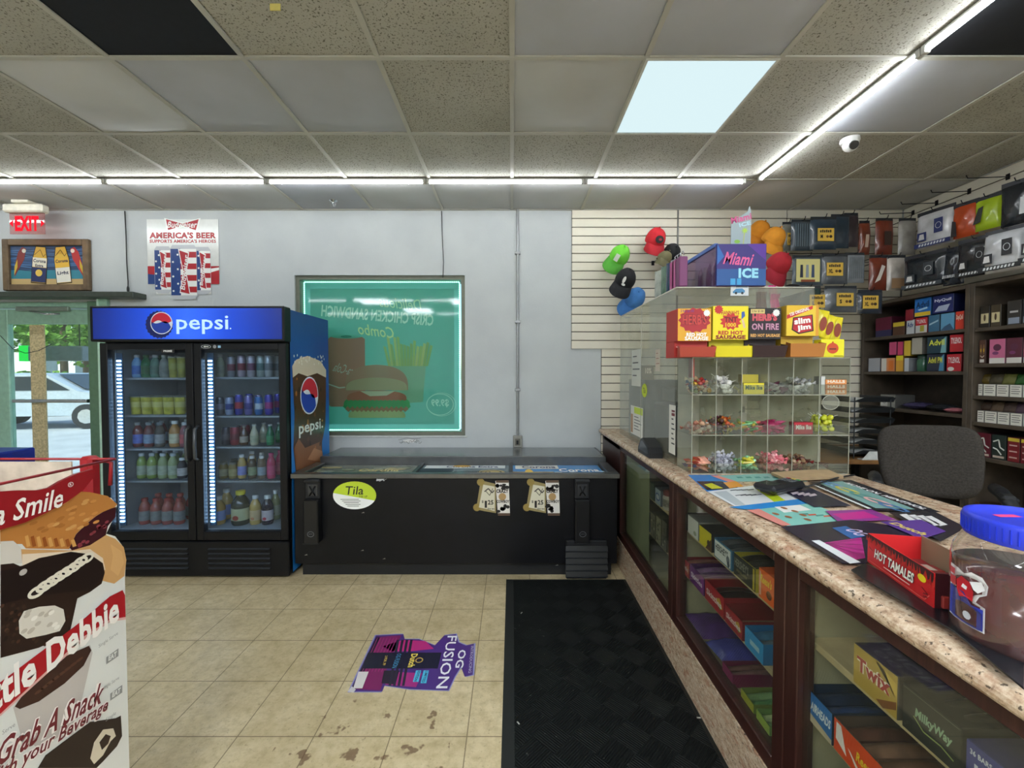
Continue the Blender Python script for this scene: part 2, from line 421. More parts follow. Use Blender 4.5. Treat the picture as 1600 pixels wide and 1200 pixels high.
for k, x in enumerate((-4.4, -3.1, -1.8, -.5)):  # unseen tube rows added behind the viewer as fill light
    batten((x, -.55, ZC), (x+1.2, -.55, ZC), 'LED tube in the nearer ceiling row behind the viewer, %s' % nth(k, 4), 'LED tubes behind the viewer')
    batten((x, -2.4, ZC), (x+1.2, -2.4, ZC), 'LED tube in the rear ceiling row behind the viewer, %s' % nth(k, 4), 'LED tubes behind the viewer')
# unseen ceiling panels added behind the viewer to brighten the foreground
for k, (i, j) in enumerate(((-5, 7), (-2, 7), (1, 7), (4, 7), (-4, 9), (-1, 9), (2, 9))):
    y = ys[j+1]; x = i*TS; e = E('ceiling_light', (x+.305, y+.305, ZC), 'lit ceiling panel behind the viewer, %s of the %s row' % (nth(k if k < 4 else k-4, 4 if k < 4 else 3), 'nearer' if k < 4 else 'rear'), 'ceiling light', 'lit ceiling panels behind the viewer')
    MB().box(x+.012, y+.012, ZC-.012, x+TS-.012, y+TS-.012, ZC-.006, Emis('#eef6ff', REAR_FILL_POWER)).build('diffuser', e)
# slotted wall panels: cream boards with dark grooves
SLAT = C_('#ded8c6', .45, var=.08, vs=2); GRV = C_('#3a2f26', .8)
def slat(mb, a0, a1, z0, z1, back, axis, sp=.0762):
    def bx(p0, p1, q0, q1, d0, d1, mt, b=0):
        if axis == 'Y': mb.box(p0, back-d1, q0, p1, back-d0, q1, mt, b)
        else: mb.box(back-d1, p0, q0, back-d0, p1, q1, mt, b)
    bx(a0, a1, z0, z1, 0, .006, GRV)
    z = z1
    while z > z0+.01:
        lo = max(z0, z-sp+.007); bx(a0+.002, a1-.002, lo, z, .004, .016, SLAT, .002); z -= sp
def panel(a0, a1, z0, z1, back, axis, n):
    mb = MB(); slat(mb, a0, a1, z0, z1, back, axis); return mb.build('wall_panel' if 0 else 'trim_%d' % n, kind='structure')
x_a = onY(893, 400, YW).x; x_b = onY(1057, 400, YW).x; x_c = onY(1227, 400, YW).x; zlow = onY(893, 545, YW).z
panel(x_a, x_b, zlow, ZC-.005, YW, 'Y', 2); panel(x_b+.004, x_c, zlow, ZC-.005, YW, 'Y', 3); panel(x_c+.004, XR-.02, zlow, ZC-.005, YW, 'Y', 4)
x_d = onY(939, 600, YW).x
panel(x_d, x_d+1.22, .1, zlow-.004, YW, 'Y', 5); panel(x_d+1.224, XR-.02, .1, zlow-.004, YW, 'Y', 6)
panel(2.2, YW-.02, 2.0, ZC-.005, XR, 'X', 7); panel(.9, 2.196, 2.0, ZC-.005, XR, 'X', 8)
# thin dark seam strip between the first two panels
xs = x_b+.002
tag(MB().box(xs-.006, YW-.026, zlow, xs+.006, YW-.0165, ZC-.006, C_('#6a6a66', .4, .6), .002).build('cable_channel'), 'thin grey metal channel running down the slotted wall panel', 'trim strip')
# black rubber floor mat
t = NT('rubber_mat'); mp1 = t.mapping(rot=(0, 0, R(45)), scale=(1, 1, 1)); ck = t.n('TexChecker'); ck.inputs['Scale'].default_value = 9; t.l(mp1, ck.inputs[0])
w1 = t.n('TexWave', bands_direction='X'); w1.inputs['Scale'].default_value = 32; w2 = t.n('TexWave', bands_direction='Y'); w2.inputs['Scale'].default_value = 32
t.l(mp1, w1.inputs[0]); t.l(mp1, w2.inputs[0]); hh = t.mix(ck.outputs['Fac'], w1.outputs['Fac'], w2.outputs['Fac']); t.bump(hh, 1.0, .006)
c = t.mix(t.ramp([(.55, 0.), (.8, 1.)], t.noise(6, 6)), '#0f1312', '#1b201d'); c = t.mix(t.ramp([(.73, 0.), (.76, 1.)], t.noise(60, 2)), c, '#4a4c48')
RUB = t.fin(c, .7, .2); mm = MB()
mx0, mx1, my0, my1 = onZ(791, 905, 0).x, .797, .3, 2.952
mm.box(mx0+.05, my0+.05, .0005, mx1-.02, my1-.03, .011, RUB, .002)
bd = C_('#101412', .7)
mm.add([(mx0, my0, .0005), (mx1, my0, .0005), (mx1, my1, .0005), (mx0, my1, .0005), (mx0+.052, my0+.052, .0095), (mx1-.02, my0+.052, .0095), (mx1-.02, my1-.03, .0095), (mx0+.052, my1-.03, .0095)], [(0, 1, 5, 4), (1, 2, 6, 5), (2, 3, 7, 6), (3, 0, 4, 7)], bd)
tag(mm.build('floor_mat'), 'black ribbed rubber floor mat beside the glass counter', 'floor mat')
# ================================================================== window with the back of a menu poster
FRM = C_('#6f7264', .5, .3); WHT = C_('#e6e6e2', .45); 
m = MB(); wf = .035
m.box(WX0, YW+.02, WZ0, WX0+wf, YW+.2, WZ1, FRM); m.box(WX1-wf, YW+.02, WZ0, WX1, YW+.2, WZ1, FRM)
m.box(WX0+wf, YW+.02, WZ1-wf, WX1-wf, YW+.2, WZ1, FRM); m.box(WX0+wf, YW+.02, WZ0, WX1-wf, YW+.2, WZ0+wf, FRM)
m.build('window_1', kind='structure')
win = bpy.data.objects['window_1']
m = MB(); m.box(WX0+wf, YW+.155, WZ0+wf, WX1-wf, YW+.160, WZ1-wf, Pane('#e4f2ee', .03)); m.build('window_pane', win)
m = MB(); m.box(WX0-.01, YW-.012, WZ0-.014, WX1+.02, YW+.03, WZ0-.001, C_('#c3c6c4', .6, bump=.5, bs=30), .003)
tag(m.build('window_ledge'), 'thin chipped white ledge under the green window poster', 'window ledge')
# crack in the plaster below the window
m = MB(frame(onY(640, 690, YW-.0012), (1, 0, 0), (0, 0, 1))); ck = P_('#5c5a55')
for k in range(9):
    x = -.09+k*.021; m.line([(x, rnd.uniform(-.015, .02)), (x+.016, rnd.uniform(-.02, .015)), (x+.03, rnd.uniform(-.01, .02))], .0035, ck)
m.line([(-.1, .015), (-.03, .03), (.05, .024), (.1, .03)], .003, ck); m.disc(0, .006, .05, .013, P_('#dadad6'), -.0002, 11, jag=.4)
tag(m.build('plaster_crack'), 'small jagged crack in the white plaster below the window', 'wall crack')
# poster: printed film, seen from its back, so everything reads mirrored
def film(h, tr=.6):
    c_ = [int(h[i:i+2], 16) for i in (1, 3, 5)]; h = '#%02x%02x%02x' % tuple(min(255, int(x*.9+q)) for x, q in zip(c_, (22, 38, 33)))
    k = ('film', h)
    if k in _mc: return _mc[k]
    mt = bpy.data.materials.new('printed_film'); mt.use_nodes = True; nt = mt.node_tree; nt.nodes.clear(); N = nt.nodes.new
    d = N('ShaderNodeBsdfDiffuse'); d.inputs[0].default_value = lin(h); t = N('ShaderNodeBsdfTranslucent'); t.inputs[0].default_value = lin(h)
    mx = N('ShaderNodeMixShader'); mx.inputs[0].default_value = tr; o = N('ShaderNodeOutputMaterial')
    g = N('ShaderNodeBsdfGlossy'); g.inputs[1].default_value = .05; m2 = N('ShaderNodeMixShader'); m2.inputs[0].default_value = .035
    nt.links.new(d.outputs[0], mx.inputs[1]); nt.links.new(t.outputs[0], mx.inputs[2]); nt.links.new(mx.outputs[0], m2.inputs[1]); nt.links.new(g.outputs[0], m2.inputs[2]); nt.links.new(m2.outputs[0], o.inputs[0])
    _mc[k] = mt; return mt
px0, px1, pz0, pz1 = WX0+wf+.006, WX1-wf-.024, WZ0+wf+.006, WZ1-wf-.006
PYp = YW+.10; pw = px1-px0; ph = pz1-pz0
m = MB(frame(((px0+px1)/2, PYp, (pz0+pz1)/2), (1, 0, 0), (0, 0, 1)))      # local +x right seen from inside
def mir(t, cx, cy, w, h, mt, z, bold=.02, shear=0, ang=0):                 # letters flipped left-right
    gv, gf, asp = glyphs(t, bold); v = []
    for a, b_ in gv:
        x = -((a-.5)*w+shear*(b_-.5)*h); y = (b_-.5)*h
        v.append((cx+x*cos(ang)-y*sin(ang), cy+x*sin(ang)+y*cos(ang), z))
    m.add(v, gf, mt)
fx = lambda px: (px-463)/(724-463)*pw-pw/2 if False else onY(px, 500, PYp).x-(px0+px1)/2
fz = lambda py: onY(600, py, PYp).z-(pz0+pz1)/2
m.rect(-pw/2, -ph/2, pw/2, ph/2, film('#74c2ae'), 0)
m.rect(-pw/2+.05, -ph/2+.05, pw/2-.05, ph/2-.06, film('#6aaf9f'), .001)
# drinks can
canx0, canx1 = fx(512), fx(570); z1, z0 = fz(528), fz(632)
m.poly([(canx0, z0), (canx0+.02, z0-.02), (canx1-.02, z0-.02), (canx1, z0), (canx1, z1-.01), (canx1-.03, z1+.012), (canx0+.03, z1+.012), (canx0, z1-.01)], film('#a87765'), .002)
m.disc((canx0+canx1)/2, z1+.012, (canx1-canx0)/2-.03, .018, film('#5fb39c'), .003); m.ring((canx0+canx1)/2, z1+.012, .05, .01, .008, film('#2f7a66'), .004)
mir('Coca-Cola', (canx0+canx1)/2+.01, fz(578), .25, .085, film('#b9cabb'), .003, .0, -.25, R(-14))
m.line([(canx0, fz(600)), (canx0+.1, fz(606)), (canx1, fz(602))], .012, film('#c0cdbd'), .003)
# fries box
m.poly([(fx(614), fz(632)), (fx(660), fz(628)), (fx(668), fz(540)), (fx(640), fz(560)), (fx(606), fz(566))], film('#84b292'), .002)
for k in range(15):
    xx = fx(608+k*4.2); hh = fz(rnd.uniform(526, 546)); dx = (k-7)*.006
    m.poly([(xx-.011, fz(572)), (xx+.011, fz(572)), (xx+.012+dx, hh), (xx-.012+dx, hh+.01)], film(rnd.choice(['#9fbf6f', '#8db26a', '#b5c77a'])), .0025+.0002*k)
# burger
bx = fx(588); W = fx(640)-fx(588)
def blob(z0_, z1_, w0, w1, col, zz, wav=0, n=28):
    top = [(bx+w1*cos(pi*i/n), z0_+(z1_-z0_)*sin(pi*i/n)**.6) for i in range(n+1)]
    bot = [(bx-w0+2*w0*i/n, z0_-(wav*(i % 2)+.004)) for i in range(n+1)]
    m.poly(top+bot[::1], film(col), zz)
blob(fz(652), fz(636), W*.78, W*.86, '#9fae74', .0055); blob(fz(640), fz(625), W*.92, W*.95, '#94704f', .006, .018)
blob(fz(634), fz(617), W*1.03, W*1.0, '#3f9c59', .0064, .022); blob(fz(624), fz(610), W*.9, W*.9, '#a3654c', .0068, .008)
m.poly([(bx-W*.5, fz(611)), (bx+W*.55, fz(611)), (bx+W*.3, fz(618)), (bx-W*.2, fz(619))], film('#b5c9a6'), .007)
blob(fz(609), fz(570), W*.93, W*.95, '#a1826a', .0074); blob(fz(609), fz(590), W*.9, W*.92, '#a6a77f', .0078)
mir('Delicious', fx(625), fz(474), .38, .10, film('#cdeac4'), .003, .0, .3, R(-6))
mir('CRISP CHICKEN SANDWICH', fx(590), fz(493), 1.02, .105, film('#d6f0e2'), .003, .03, 0, R(-5))
mir('Combo', fx(587), fz(517), .33, .10, film('#d8e8a8'), .003, .01, .3, R(-7))
m.ring(fx(687), fz(632), .125, .10, .007, film('#b5dccd'), .003); m.ring(fx(689), fz(632), .135, .108, .004, film('#b5dccd'), .0034)
mir('$9.99', fx(687), fz(630), .16, .075, film('#c2e3d6'), .0035, .03)
tag(m.build('menu_poster'), 'green poster of a burger combo seen from its back in the window, lettering mirrored', 'poster')
# aqua LED strip round the poster
AQ = Emis('#8cf0d2', 3.6); zc = PYp-.006
for nm, p, q in (('top', (px0, pz1), (px1, pz1)), ('bottom', (px0, pz0), (px1, pz0)), ('left', (px0, pz0), (px0, pz1)), ('right', (px1, pz0), (px1, pz1))):
    m = MB(); L = sqrt((p[0]-q[0])**2+(p[1]-q[1])**2); n = int(L/.018)
    m.box(min(p[0], q[0])-.004, zc-.001, min(p[1], q[1])-.004, max(p[0], q[0])+.004, zc, max(p[1], q[1])+.004, WHT)
    for k in range(n):
        f_ = (k+.5)/n; x = p[0]+(q[0]-p[0])*f_; z = p[1]+(q[1]-p[1])*f_
        m.box(x-.005, zc-.004, z-.005, x+.005, zc-.001, z+.005, AQ)
    tag(m.build('led_strip'), 'aqua LED strip light along the %s edge of the window poster' % nm, 'led strip', 'LED strips round the window')
# ================================================================== street door
GRN = C_('#9cc4ae', .45, .2); STEEL = C_('#c9ccd0', .25, .9)
m = MB()
m.box(DX0, YW+.04, 0, DX0+.06, YW+.16, DZ, GRN, .004); m.box(DX1-.12, YW-.02, 0, DX1, YW+.16, DZ, C_('#5f7f64', .4, .2), .004)
m.box(DX0+.06, YW+.04, DZ-.05, DX1-.12, YW+.16, DZ, GRN, .004)
m.build('door_1', kind='structure')
d1 = bpy.data.objects['door_1']
m = MB(); m.box(DX1+.005, YW-.04, 0, DX1+.07, YW-.001, DZ+.02, GRN, .006); m.box(DX1-.015, YW-.045, 0, DX1+.004, YW-.001, DZ+.02, C_('#bfe0cd', .4), .004); m.build('trim_9', kind='structure')
# door leaf
gx0, gx1 = DX0+.06, DX1-.12; lz = DZ-.06
m = MB(); st = .12; m.box(gx0, YW+.06, .01, gx0+st+.28, YW+.11, lz, GRN, .004); m.box(gx1-.06, YW+.06, .01, gx1, YW+.11, lz, GRN, .004)
m.box(gx0+st+.28, YW+.06, .01, gx1-.06, YW+.11, .22, GRN, .004); m.box(gx0+st+.28, YW+.06, lz-.13, gx1-.06, YW+.11, lz, GRN, .004); m.build('door_leaf', d1)
MB().box(gx0+st+.28, YW+.078, .22, gx1-.06, YW+.084, lz-.13, Pane('#eaf4f0', .05)).build('door_glass', d1)
pb = onY(62, 645, YW); pe = onY(122, 636, YW)
m = MB(); m.cyl((-4.42, YW-.01, 1.2), (gx1-.02, YW-.01, 1.2), .016, STEEL); m.box(-4.43, YW-.012, 1.185, -4.40, YW+.06, 1.215, STEEL); m.box(gx1-.05, YW-.012, 1.185, gx1-.02, YW+.06, 1.215, STEEL); m.build('push_bar', d1)
m = MB(); OSB = C_('#c9b98f', .8, var=.35, vs=60); m.box(-4.33, YW+.05, .05, -4.20, YW+.06, lz-.14, OSB); m.build('wood_strip', d1)
m = MB(); m.box(-4.42, YW+.02, lz-.02, -3.95, YW+.05, lz+.02, C_('#8e9a90', .4, .5), .004); m.tube([(-4.3, YW+.03, lz-.02), (-4.05, YW-.06, lz-.06), (-3.98, YW-.02, lz-.05)], .008, STEEL); m.build('door_closer', d1)
# dark header ledge over the door
a = onY(0, 470, YW); b = onY(208, 478, YW-.14)
m = MB(); m.box(XL+.02, YW-.14, DZ+.015, b.x, YW-.001, DZ+.062, C_('#4b534c', .4, .4), .004)
tag(m.build('header_ledge'), 'dark grey metal ledge across the wall above the street door', 'ledge')
# exterior
ASP = C_('#a9adb3', .9, var=.15, vs=1.5, bump=.4, bs=60)
MB().box(-70, YW+WT, -.06, 20, 90, -.01, ASP).build('ground_outside', kind='structure')
MB().box(-9, YW+WT, -.01, 4, 5.6, .02, C_('#c5c2b8', .85)).build('ground_walkway', kind='structure')
def car(loc, rz, body, label):
    e = E('parked_car', loc, label, 'car'); e.rotation_euler = (0, 0, rz)
    paint = C_(body, .25, .3, coat=.6); gl = C_('#20303c', .08, .2); tr = C_('#15161a', .6)
    prof = [(-2.2, .35), (-2.25, .7), (-2.1, .95), (-1.5, 1.0), (-.95, 1.42), (.55, 1.45), (1.25, 1.0), (2.05, .88), (2.25, .65), (2.2, .35)]
    m = MB(frame((0, .87, 0), (1, 0, 0), (0, 0, 1))); n = len(prof); v = []
    for y, k in ((0, .97), (.12, 1), (1.62, 1), (1.74, .97)): v += [(x*k, z*k+.02*(1-k)*10, y) for x, z in prof]
    f = [(j*n+i, j*n+(i+1) % n, (j+1)*n+(i+1) % n, (j+1)*n+i) for j in range(3) for i in range(n)]+[tuple(range(n)), tuple(range(3*n, 4*n))[::-1]]
    m.add(v, f, paint); o = m.build('body'); o.parent = e; fixn(o)
    m = MB()
    for s_ in (-1, 1):
        y = s_*.885; m.add([(-1.35, y, 1.0), (-.9, y, 1.34), (.5, y, 1.36), (1.05, y, 1.0)], [(0, 1, 2, 3)], gl)
    m.add([(-1.56, -.7, 1.02), (-1.56, .7, 1.02), (-1.02, .62, 1.4), (-1.02, -.62, 1.4)], [(0, 1, 2, 3)], gl); m.add([(1.28, -.7, 1.03), (1.28, .7, 1.03), (.64, .62, 1.42), (.64, -.62, 1.42)], [(0, 1, 2, 3)], gl)
    o = m.build('windows'); o.parent = e
    for x in (-1.4, 1.4):
        for s_ in (-1, 1):
            m = MB(); m.cyl((x, s_*.72, .32), (x, s_*.90, .32), .32, tr, n=20); m.cyl((x, s_*.89, .32), (x, s_*.91, .32), .19, STEEL, n=10); o = m.build('wheel'); o.parent = e
    for y in (-.8, .45): o = MB().box(2.17, y, .68, 2.27, y+.35, .82, C_('#c22a22', .3)).build('tail_light'); o.parent = e
    return e
car((-12.6, 11.6, 0), R(12), '#b9c4cf', 'silver car parked outside the street door, nearer the glass')
car((-17.0, 15.0, 0), R(5), '#e8ecef', 'white car parked farther out in the lot beyond the street door')
def bush(name, loc, rx, ry, rz_, n, label, cat, cols=('#6f9c3a', '#8bb84a', '#557f2e'), trunk=0, group=None):
    m = MB(); r = random.Random(int(loc[0]*10)+5)
    mats = [C_(c, .8, var=.3, vs=3) for c in cols]
    for _ in range(n):
        a = r.uniform(0, 2*pi); t = r.uniform(-1, 1); q = r.uniform(.55, 1); s = sqrt(1-t*t)
        c = Vector((rx*q*s*cos(a), ry*q*s*sin(a), rz_*q*t+trunk+rz_)); u = Vector((r.uniform(-1, 1), r.uniform(-1, 1), r.uniform(-1, 1))).normalized(); w = u.orthogonal()
        L = r.uniform(.1, .2); m.add([c-u*L, c-w*L*.5, c+u*L, c+w*L*.5], [(0, 1, 2, 3)], r.choice(mats))
    e = E(name, loc, label, cat, group); o = m.build('foliage'); o.parent = e
    if trunk:
        o = MB().cyl((0, 0, 0), (0, 0, trunk+rz_), .16, C_('#6b5a48', .9), r1=.1).build('trunk'); o.parent = e
bush('tree', (-20.5, 19.5, 0), 3.2, 2.4, 2.2, 2600, 'leafy green tree standing behind the parking lot outside the door', 'tree', trunk=2.0)
bush('tree', (-24, 24, 0), 3, 2.4, 2.4, 2200, 'second leafy tree to the left across the parking lot', 'tree', trunk=1.8)
bush('hedge', (-20, 17.5, 0), 4.5, .8, .75, 2600, 'low clipped green hedge along the far side of the parking lot', 'hedge')
m = MB(); wm = C_('#e6e6e0', .8); m.box(-46, 33, 0, -14, 39, 4.2, wm); m.box(-46, 32.7, 3.9, -14, 33.2, 4.5, C_('#c3c8cc', .7))
for k in range(7): m.box(-44+k*3.4, 32.95, 1.1, -42+k*3.4, 33.02, 2.6, C_('#55666f', .3))
tag(m.build('white_building', org=(-30, 36, 0)), 'long white building far across the parking lot behind the trees', 'building')
# sign hung in front of the door glass: grey back panel with a green lit end
a = onY(52, 541, YW+.35); b = onY(119, 564, YW+.35)
e = E('hanging_sign', (a.x, YW+.35, b.z), 'grey box sign with a glowing green end hanging outside the door glass', 'sign')
MB().box(a.x, YW+.3, b.z, a.x+.52, YW+.4, a.z, C_('#8e99a3', .5), .006).build('sign_box', e)
MB().box(a.x-.085, YW+.3, b.z-.004, a.x-.004, YW+.4, a.z+.004, Emis('#12d84a', 1.3)).build('green_light', e)
for x in (a.x+.05, a.x+.45): MB().cyl((x, YW+.35, a.z), (x, YW+.35, 2.6), .004, BLK).build('hanging_wire', e)
MB().box(DX0-1.5, YW+WT, 2.6, DX1+1, YW+WT+.9, 2.75, C_('#b9b5aa', .8)).build('canopy_outside', kind='structure')
# ================================================================== signs on the wall
# exit sign
a = onY(8, 333, YW-.25); 
ex0, ex1 = onY(10, 340, YW-.2).x, onY(72, 340, YW-.2).x; exy = YW-.2
e = E('exit_sign', ((ex0+ex1)/2, exy, ZC-.004), 'red lit EXIT sign hanging from the ceiling above the framed beer picture', 'exit sign')
cream = C_('#ddd8c6', .5); zt = onY(40, 320, exy).z; zm = onY(40, 333, exy).z; zb = onY(40, 366, exy).z
m = MB(); m.box((ex0+ex1)/2-.07, exy-.05, zt, (ex0+ex1)/2+.07, exy+.05, ZC-.004, cream, .004); m.box(ex0, exy-.035, zm, ex1, exy+.035, zt, cream, .012); m.build('canopy', e)
MB().box(ex0+.03, exy-.004, zb, ex1-.012, exy+.004, zm, Pane('#f4dada', .12, '#d8a5a2')).build('clear_panel', e)
RED = Emis('#ff2436', .9); m = MB(frame(((ex0+ex1)/2+.01, exy-.0055, (zm+zb)/2), (1, 0, 0), (0, 0, 1)))
m.text('EXIT', 0, 0, .2, .125, RED, 0, .05); m.poly([(-.145, 0), (-.115, .03), (-.115, -.03)], RED); m.poly([(.145, 0), (.115, -.03), (.115, .03)], RED); m.build('lettering', e)
# framed beer picture
a = onY(0, 375, YW); b = onY(145, 455, YW); fx0, fx1, fz0, fz1 = -4.46, b.x, b.z, a.z
e = E('framed_picture', ((fx0+fx1)/2, YW, fz0), 'wood framed stained glass style picture of two beer bottles and parrots', 'framed picture')
wd_ = C_('#6f5a41', .6, var=.35, vs=14); m = MB(); t_ = .055
m.box(fx0, YW-.035, fz0, fx0+t_, YW-.001, fz1, wd_, .006); m.box(fx1-t_, YW-.035, fz0, fx1, YW-.001, fz1, wd_, .006)
m.box(fx0+t_, YW-.035, fz0, fx1-t_, YW-.001, fz0+t_, wd_, .006); m.box(fx0+t_, YW-.035, fz1-t_, fx1-t_, YW-.001, fz1, wd_, .006); m.build('frame', e)
pw, ph = (fx1-fx0)/2-t_, (fz1-fz0)/2-t_
m = MB(frame(((fx0+fx1)/2, YW-.012, (fz0+fz1)/2), (1, 0, 0), (0, 0, 1)))
m.box(-pw, -ph, -.006, pw, ph, 0, P_('#2c4a70')); L = .0008
m.rect(-pw, -ph, pw, -ph*.7, P_('#c3a873'), L); m.rect(-pw, -ph*.7, pw, -ph*.25, P_('#2f7f92'), L)
for k in range(14):
    y = -ph*.2+ph*1.15*k/14; m.line([(-pw, y+rnd.uniform(-.01, .01)), (-pw*.4, y+rnd.uniform(-.02, .02)), (0, y), (pw*.5, y+rnd.uniform(-.02, .02)), (pw, y+.01)], .006, P_(rnd.choice(['#1d2f52', '#4b78a8', '#3c5f94'])), L*1.5)
for cx, an, c1, c2, t1, t2 in ((-.07, R(-5), '#d9c9a0', '#c8a03c', 'Corona', 'Extra'), (.13, R(5), '#e8c23e', '#e9e6d8', 'Corona', 'Light')):
    T0 = m.T.copy(); m.T = m.T @ Matrix.Translation((cx, 0, 0)) @ Matrix.Rotation(an, 4, 'Z')
    m.poly([(-.068, -ph*.95), (.068, -ph*.95), (.068, ph*.35), (.045, ph*.98), (-.045, ph*.98), (-.068, ph*.35)], P_('#1a1712'), L*2)
    m.poly([(-.062, -ph*.9), (.062, -ph*.9), (.062, ph*.3), (.04, ph*.94), (-.04, ph*.94), (-.062, ph*.3)], P_('#d9b13a'), L*3)
    m.rect(-.062, -ph*.1, .062, ph*.38, P_('#e9e4cf' if cx < 0 else '#e0b23a'), L*4); m.rect(-.062, -ph*.88, .062, -ph*.12, P_('#24305e' if cx < 0 else '#e9e7dc'), L*4)
    m.text(t1, 0, ph*.22, .11, .03, P_('#1d2444'), L*5, .03); m.text(t2, 0, -ph*.02 if cx < 0 else -ph*.42, .07 if cx < 0 else .1, .025 if cx < 0 else .04, P_('#1d2444'), L*5, .03)
    if cx < 0: m.disc(0, -ph*.4, .03, .03, P_('#e0c055'), L*5)
    m.line([(-.05, ph*.5), (0, ph*.8), (.03, ph*.45), (.05, ph*.6)], .004, P_('#3a2c10'), L*5)
    m.T = T0
for s_, col in ((-1, '#7c2a26'), (1, '#b32a2a')):
    cx = s_*(pw-.09)+(.02 if s_ > 0 else 0); m.poly([(cx-.05*s_, ph*.85), (cx-.015*s_, ph*.95), (cx+.02*s_, ph*.7), (cx+.05*s_, ph*.1), (cx+.06*s_, -ph*.6), (cx+.02*s_, -ph*.2), (cx-.03*s_, ph*.3)], P_(col), L*2)
    m.disc(cx-.03*s_, ph*.74, .018, .018, P_('#e8e2d2'), L*3); m.poly([(cx+.03*s_, ph*.3), (cx+.055*s_, -ph*.05), (cx+.06*s_, -ph*.5), (cx+.03*s_, -ph*.1)], P_('#d0b23a'), L*3)
m.build('picture', e)
# tin beer sign
a = onY(230, 343, YW); b = onY(344, 468, YW); bw = (b.x-a.x); bh = a.z-b.z; cx = (a.x+b.x)/2; cz = (a.z+b.z)/2
m = MB(frame((cx, YW-.006, cz), (1, 0, 0), (0, 0, 1))); w2, h2 = bw/2, bh/2
X = lambda px: (px-287)/57*w2
Z = lambda py: (405.5-py)/62.5*h2
TIN = C_('#dcdeda', .3, .2, var=.05); m.prism([(-w2, h2), (w2, h2), (w2, Z(444)), (X(331), Z(444)), (X(331), Z(460)), (X(306), Z(460)), (X(306), Z(468)), (X(272), Z(468)), (X(272), Z(460)), (X(243), Z(460)), (X(243), Z(444)), (-w2, Z(444))], -.004, 0, TIN, STEEL)
RD = P_('#a8222c', .35); NV = P_('#23407c', .35); WH = P_('#eceeea', .35); L = .0007
m.poly([(X(258), Z(341)), (X(287), Z(348)), (X(316), Z(341)), (X(310), Z(362)), (X(287), Z(355)), (X(262), Z(362))], WH, L)
m.poly([(X(261), Z(343)), (X(287), Z(350)), (X(313), Z(343)), (X(308), Z(360)), (X(287), Z(353)), (X(264), Z(360))], RD, L*2)
m.text('Budweiser', X(287), Z(351.5), X(310)-X(264), .055, WH, L*3, .015, .25)
m.text("AMERICA'S BEER", 0, Z(368), 2*w2*.93, .055, RD, L, .05); m.text("SUPPORTS AMERICA'S HEROES", 0, Z(377), 2*w2*.93, .03, RD, L, .04)
m.poly([(-w2, Z(416)), (w2, Z(416)), (w2, Z(444)), (-w2, Z(444))], RD, L*.5); m.poly([(-w2, Z(428)), (X(245), Z(430)), (X(245), Z(444)), (-w2, Z(444))], NV, L*.8); m.poly([(X(330), Z(420)), (w2, Z(418)), (w2, Z(422)), (X(330), Z(426))], WH, L)
def can(x0, x1, y0, y1, lay):
    xl, xr, zt_, zb_ = X(x0), X(x1), Z(y0), Z(y1); w = xr-xl; cxx = (xl+xr)/2
    m.poly([(xl, zb_+.03), (xl+.03, zb_), (xr-.03, zb_), (xr, zb_+.03), (xr, zt_-.03), (xr-.02, zt_), (xl+.02, zt_), (xl, zt_-.03)], P_('#b9bdc2', .3), lay)
    z0_, z1_ = zb_+.035, zt_-.035; m.rect(xl+.003, z0_, xr-.003, z1_, WH, lay+.0003)
    m.rect(xl+.003, z0_, xl+w*.38, z1_, NV, lay+.0006)
    for k in range(4):
        q = z1_-(z1_-z0_)*(2*k+.5)/8; m.rect(xl+w*.38, q-(z1_-z0_)/8, xr-.003, q, RD, lay+.0006)
    for k in range(6): m.disc(xl+w*(.1+.18*(k % 2)), z0_+(z1_-z0_)*(k+.6)/6.4, .012, .012, WH, lay+.0009, 10, jag=-.5)
    m.poly([(cxx-w*.17, z0_+.02), (cxx+w*.25, z0_+.0), (cxx+w*.1, (z0_+z1_)/2), (cxx+w*.22, z1_-.03), (cxx-w*.2, z1_), (cxx-w*.03, (z0_+z1_)/2)], WH, lay+.001)
    m.poly([(cxx-w*.13, z0_+.03), (cxx+w*.21, z0_+.012), (cxx+w*.07, (z0_+z1_)/2), (cxx+w*.18, z1_-.04), (cxx-w*.16, z1_-.012), (cxx+w*.0, (z0_+z1_)/2)], RD, lay+.0013)
    m.text('Budweiser', cxx+w*.03, (z0_+z1_)/2, (z1_-z0_)*.75, w*.2, WH, lay+.0016, .02, .2, R(82))
can(241, 268, 385, 459, .0012); can(304, 331, 386, 460, .0012); can(267, 309, 383, 468, .004)
tag(m.build('tin_sign', org=(cx, YW-.01, cz)), 'white tin beer sign with three flag-striped cans on the wall above the cooler', 'sign')
# cords and conduit
def cord(pts, r, label, name='power_cord', col='#1c1d1f', extra=None):
    m = MB(); m.tube(pts, r, C_(col, .5)); 
    if extra: extra(m)
    tag(m.build(name), label, 'cord')
p = [onY(195, 330, YW-.01), onY(197, 370, YW-.012), onY(198, 410, YW-.01), onY(200, 440, YW-.014), onY(200, 465, YW-.012)]
cord(p, .004, 'thin black cord with an inline switch hanging beside the tin beer sign', extra=lambda m: m.ell(onY(200, 452, YW-.014), (.01, .01, .03), C_('#1c1d1f', .5)))
cord([onY(690, 330, YW-.01), onY(691, 370, YW-.006), onY(693, 410, YW-.008), onY(692, 434, YW-.008)], .003, 'thin black wire running from the ceiling down to the window')
cord([onY(0, 524, YW-.03), onY(20, 545, YW-.03), onY(40, 552, YW-.03), onY(60, 548, YW-.03), onY(80, 538, YW-.03)], .003, 'thin dark wire looping across the door glass')
a = onY(808, 330, YW); b = onY(812, 690, YW-.02)
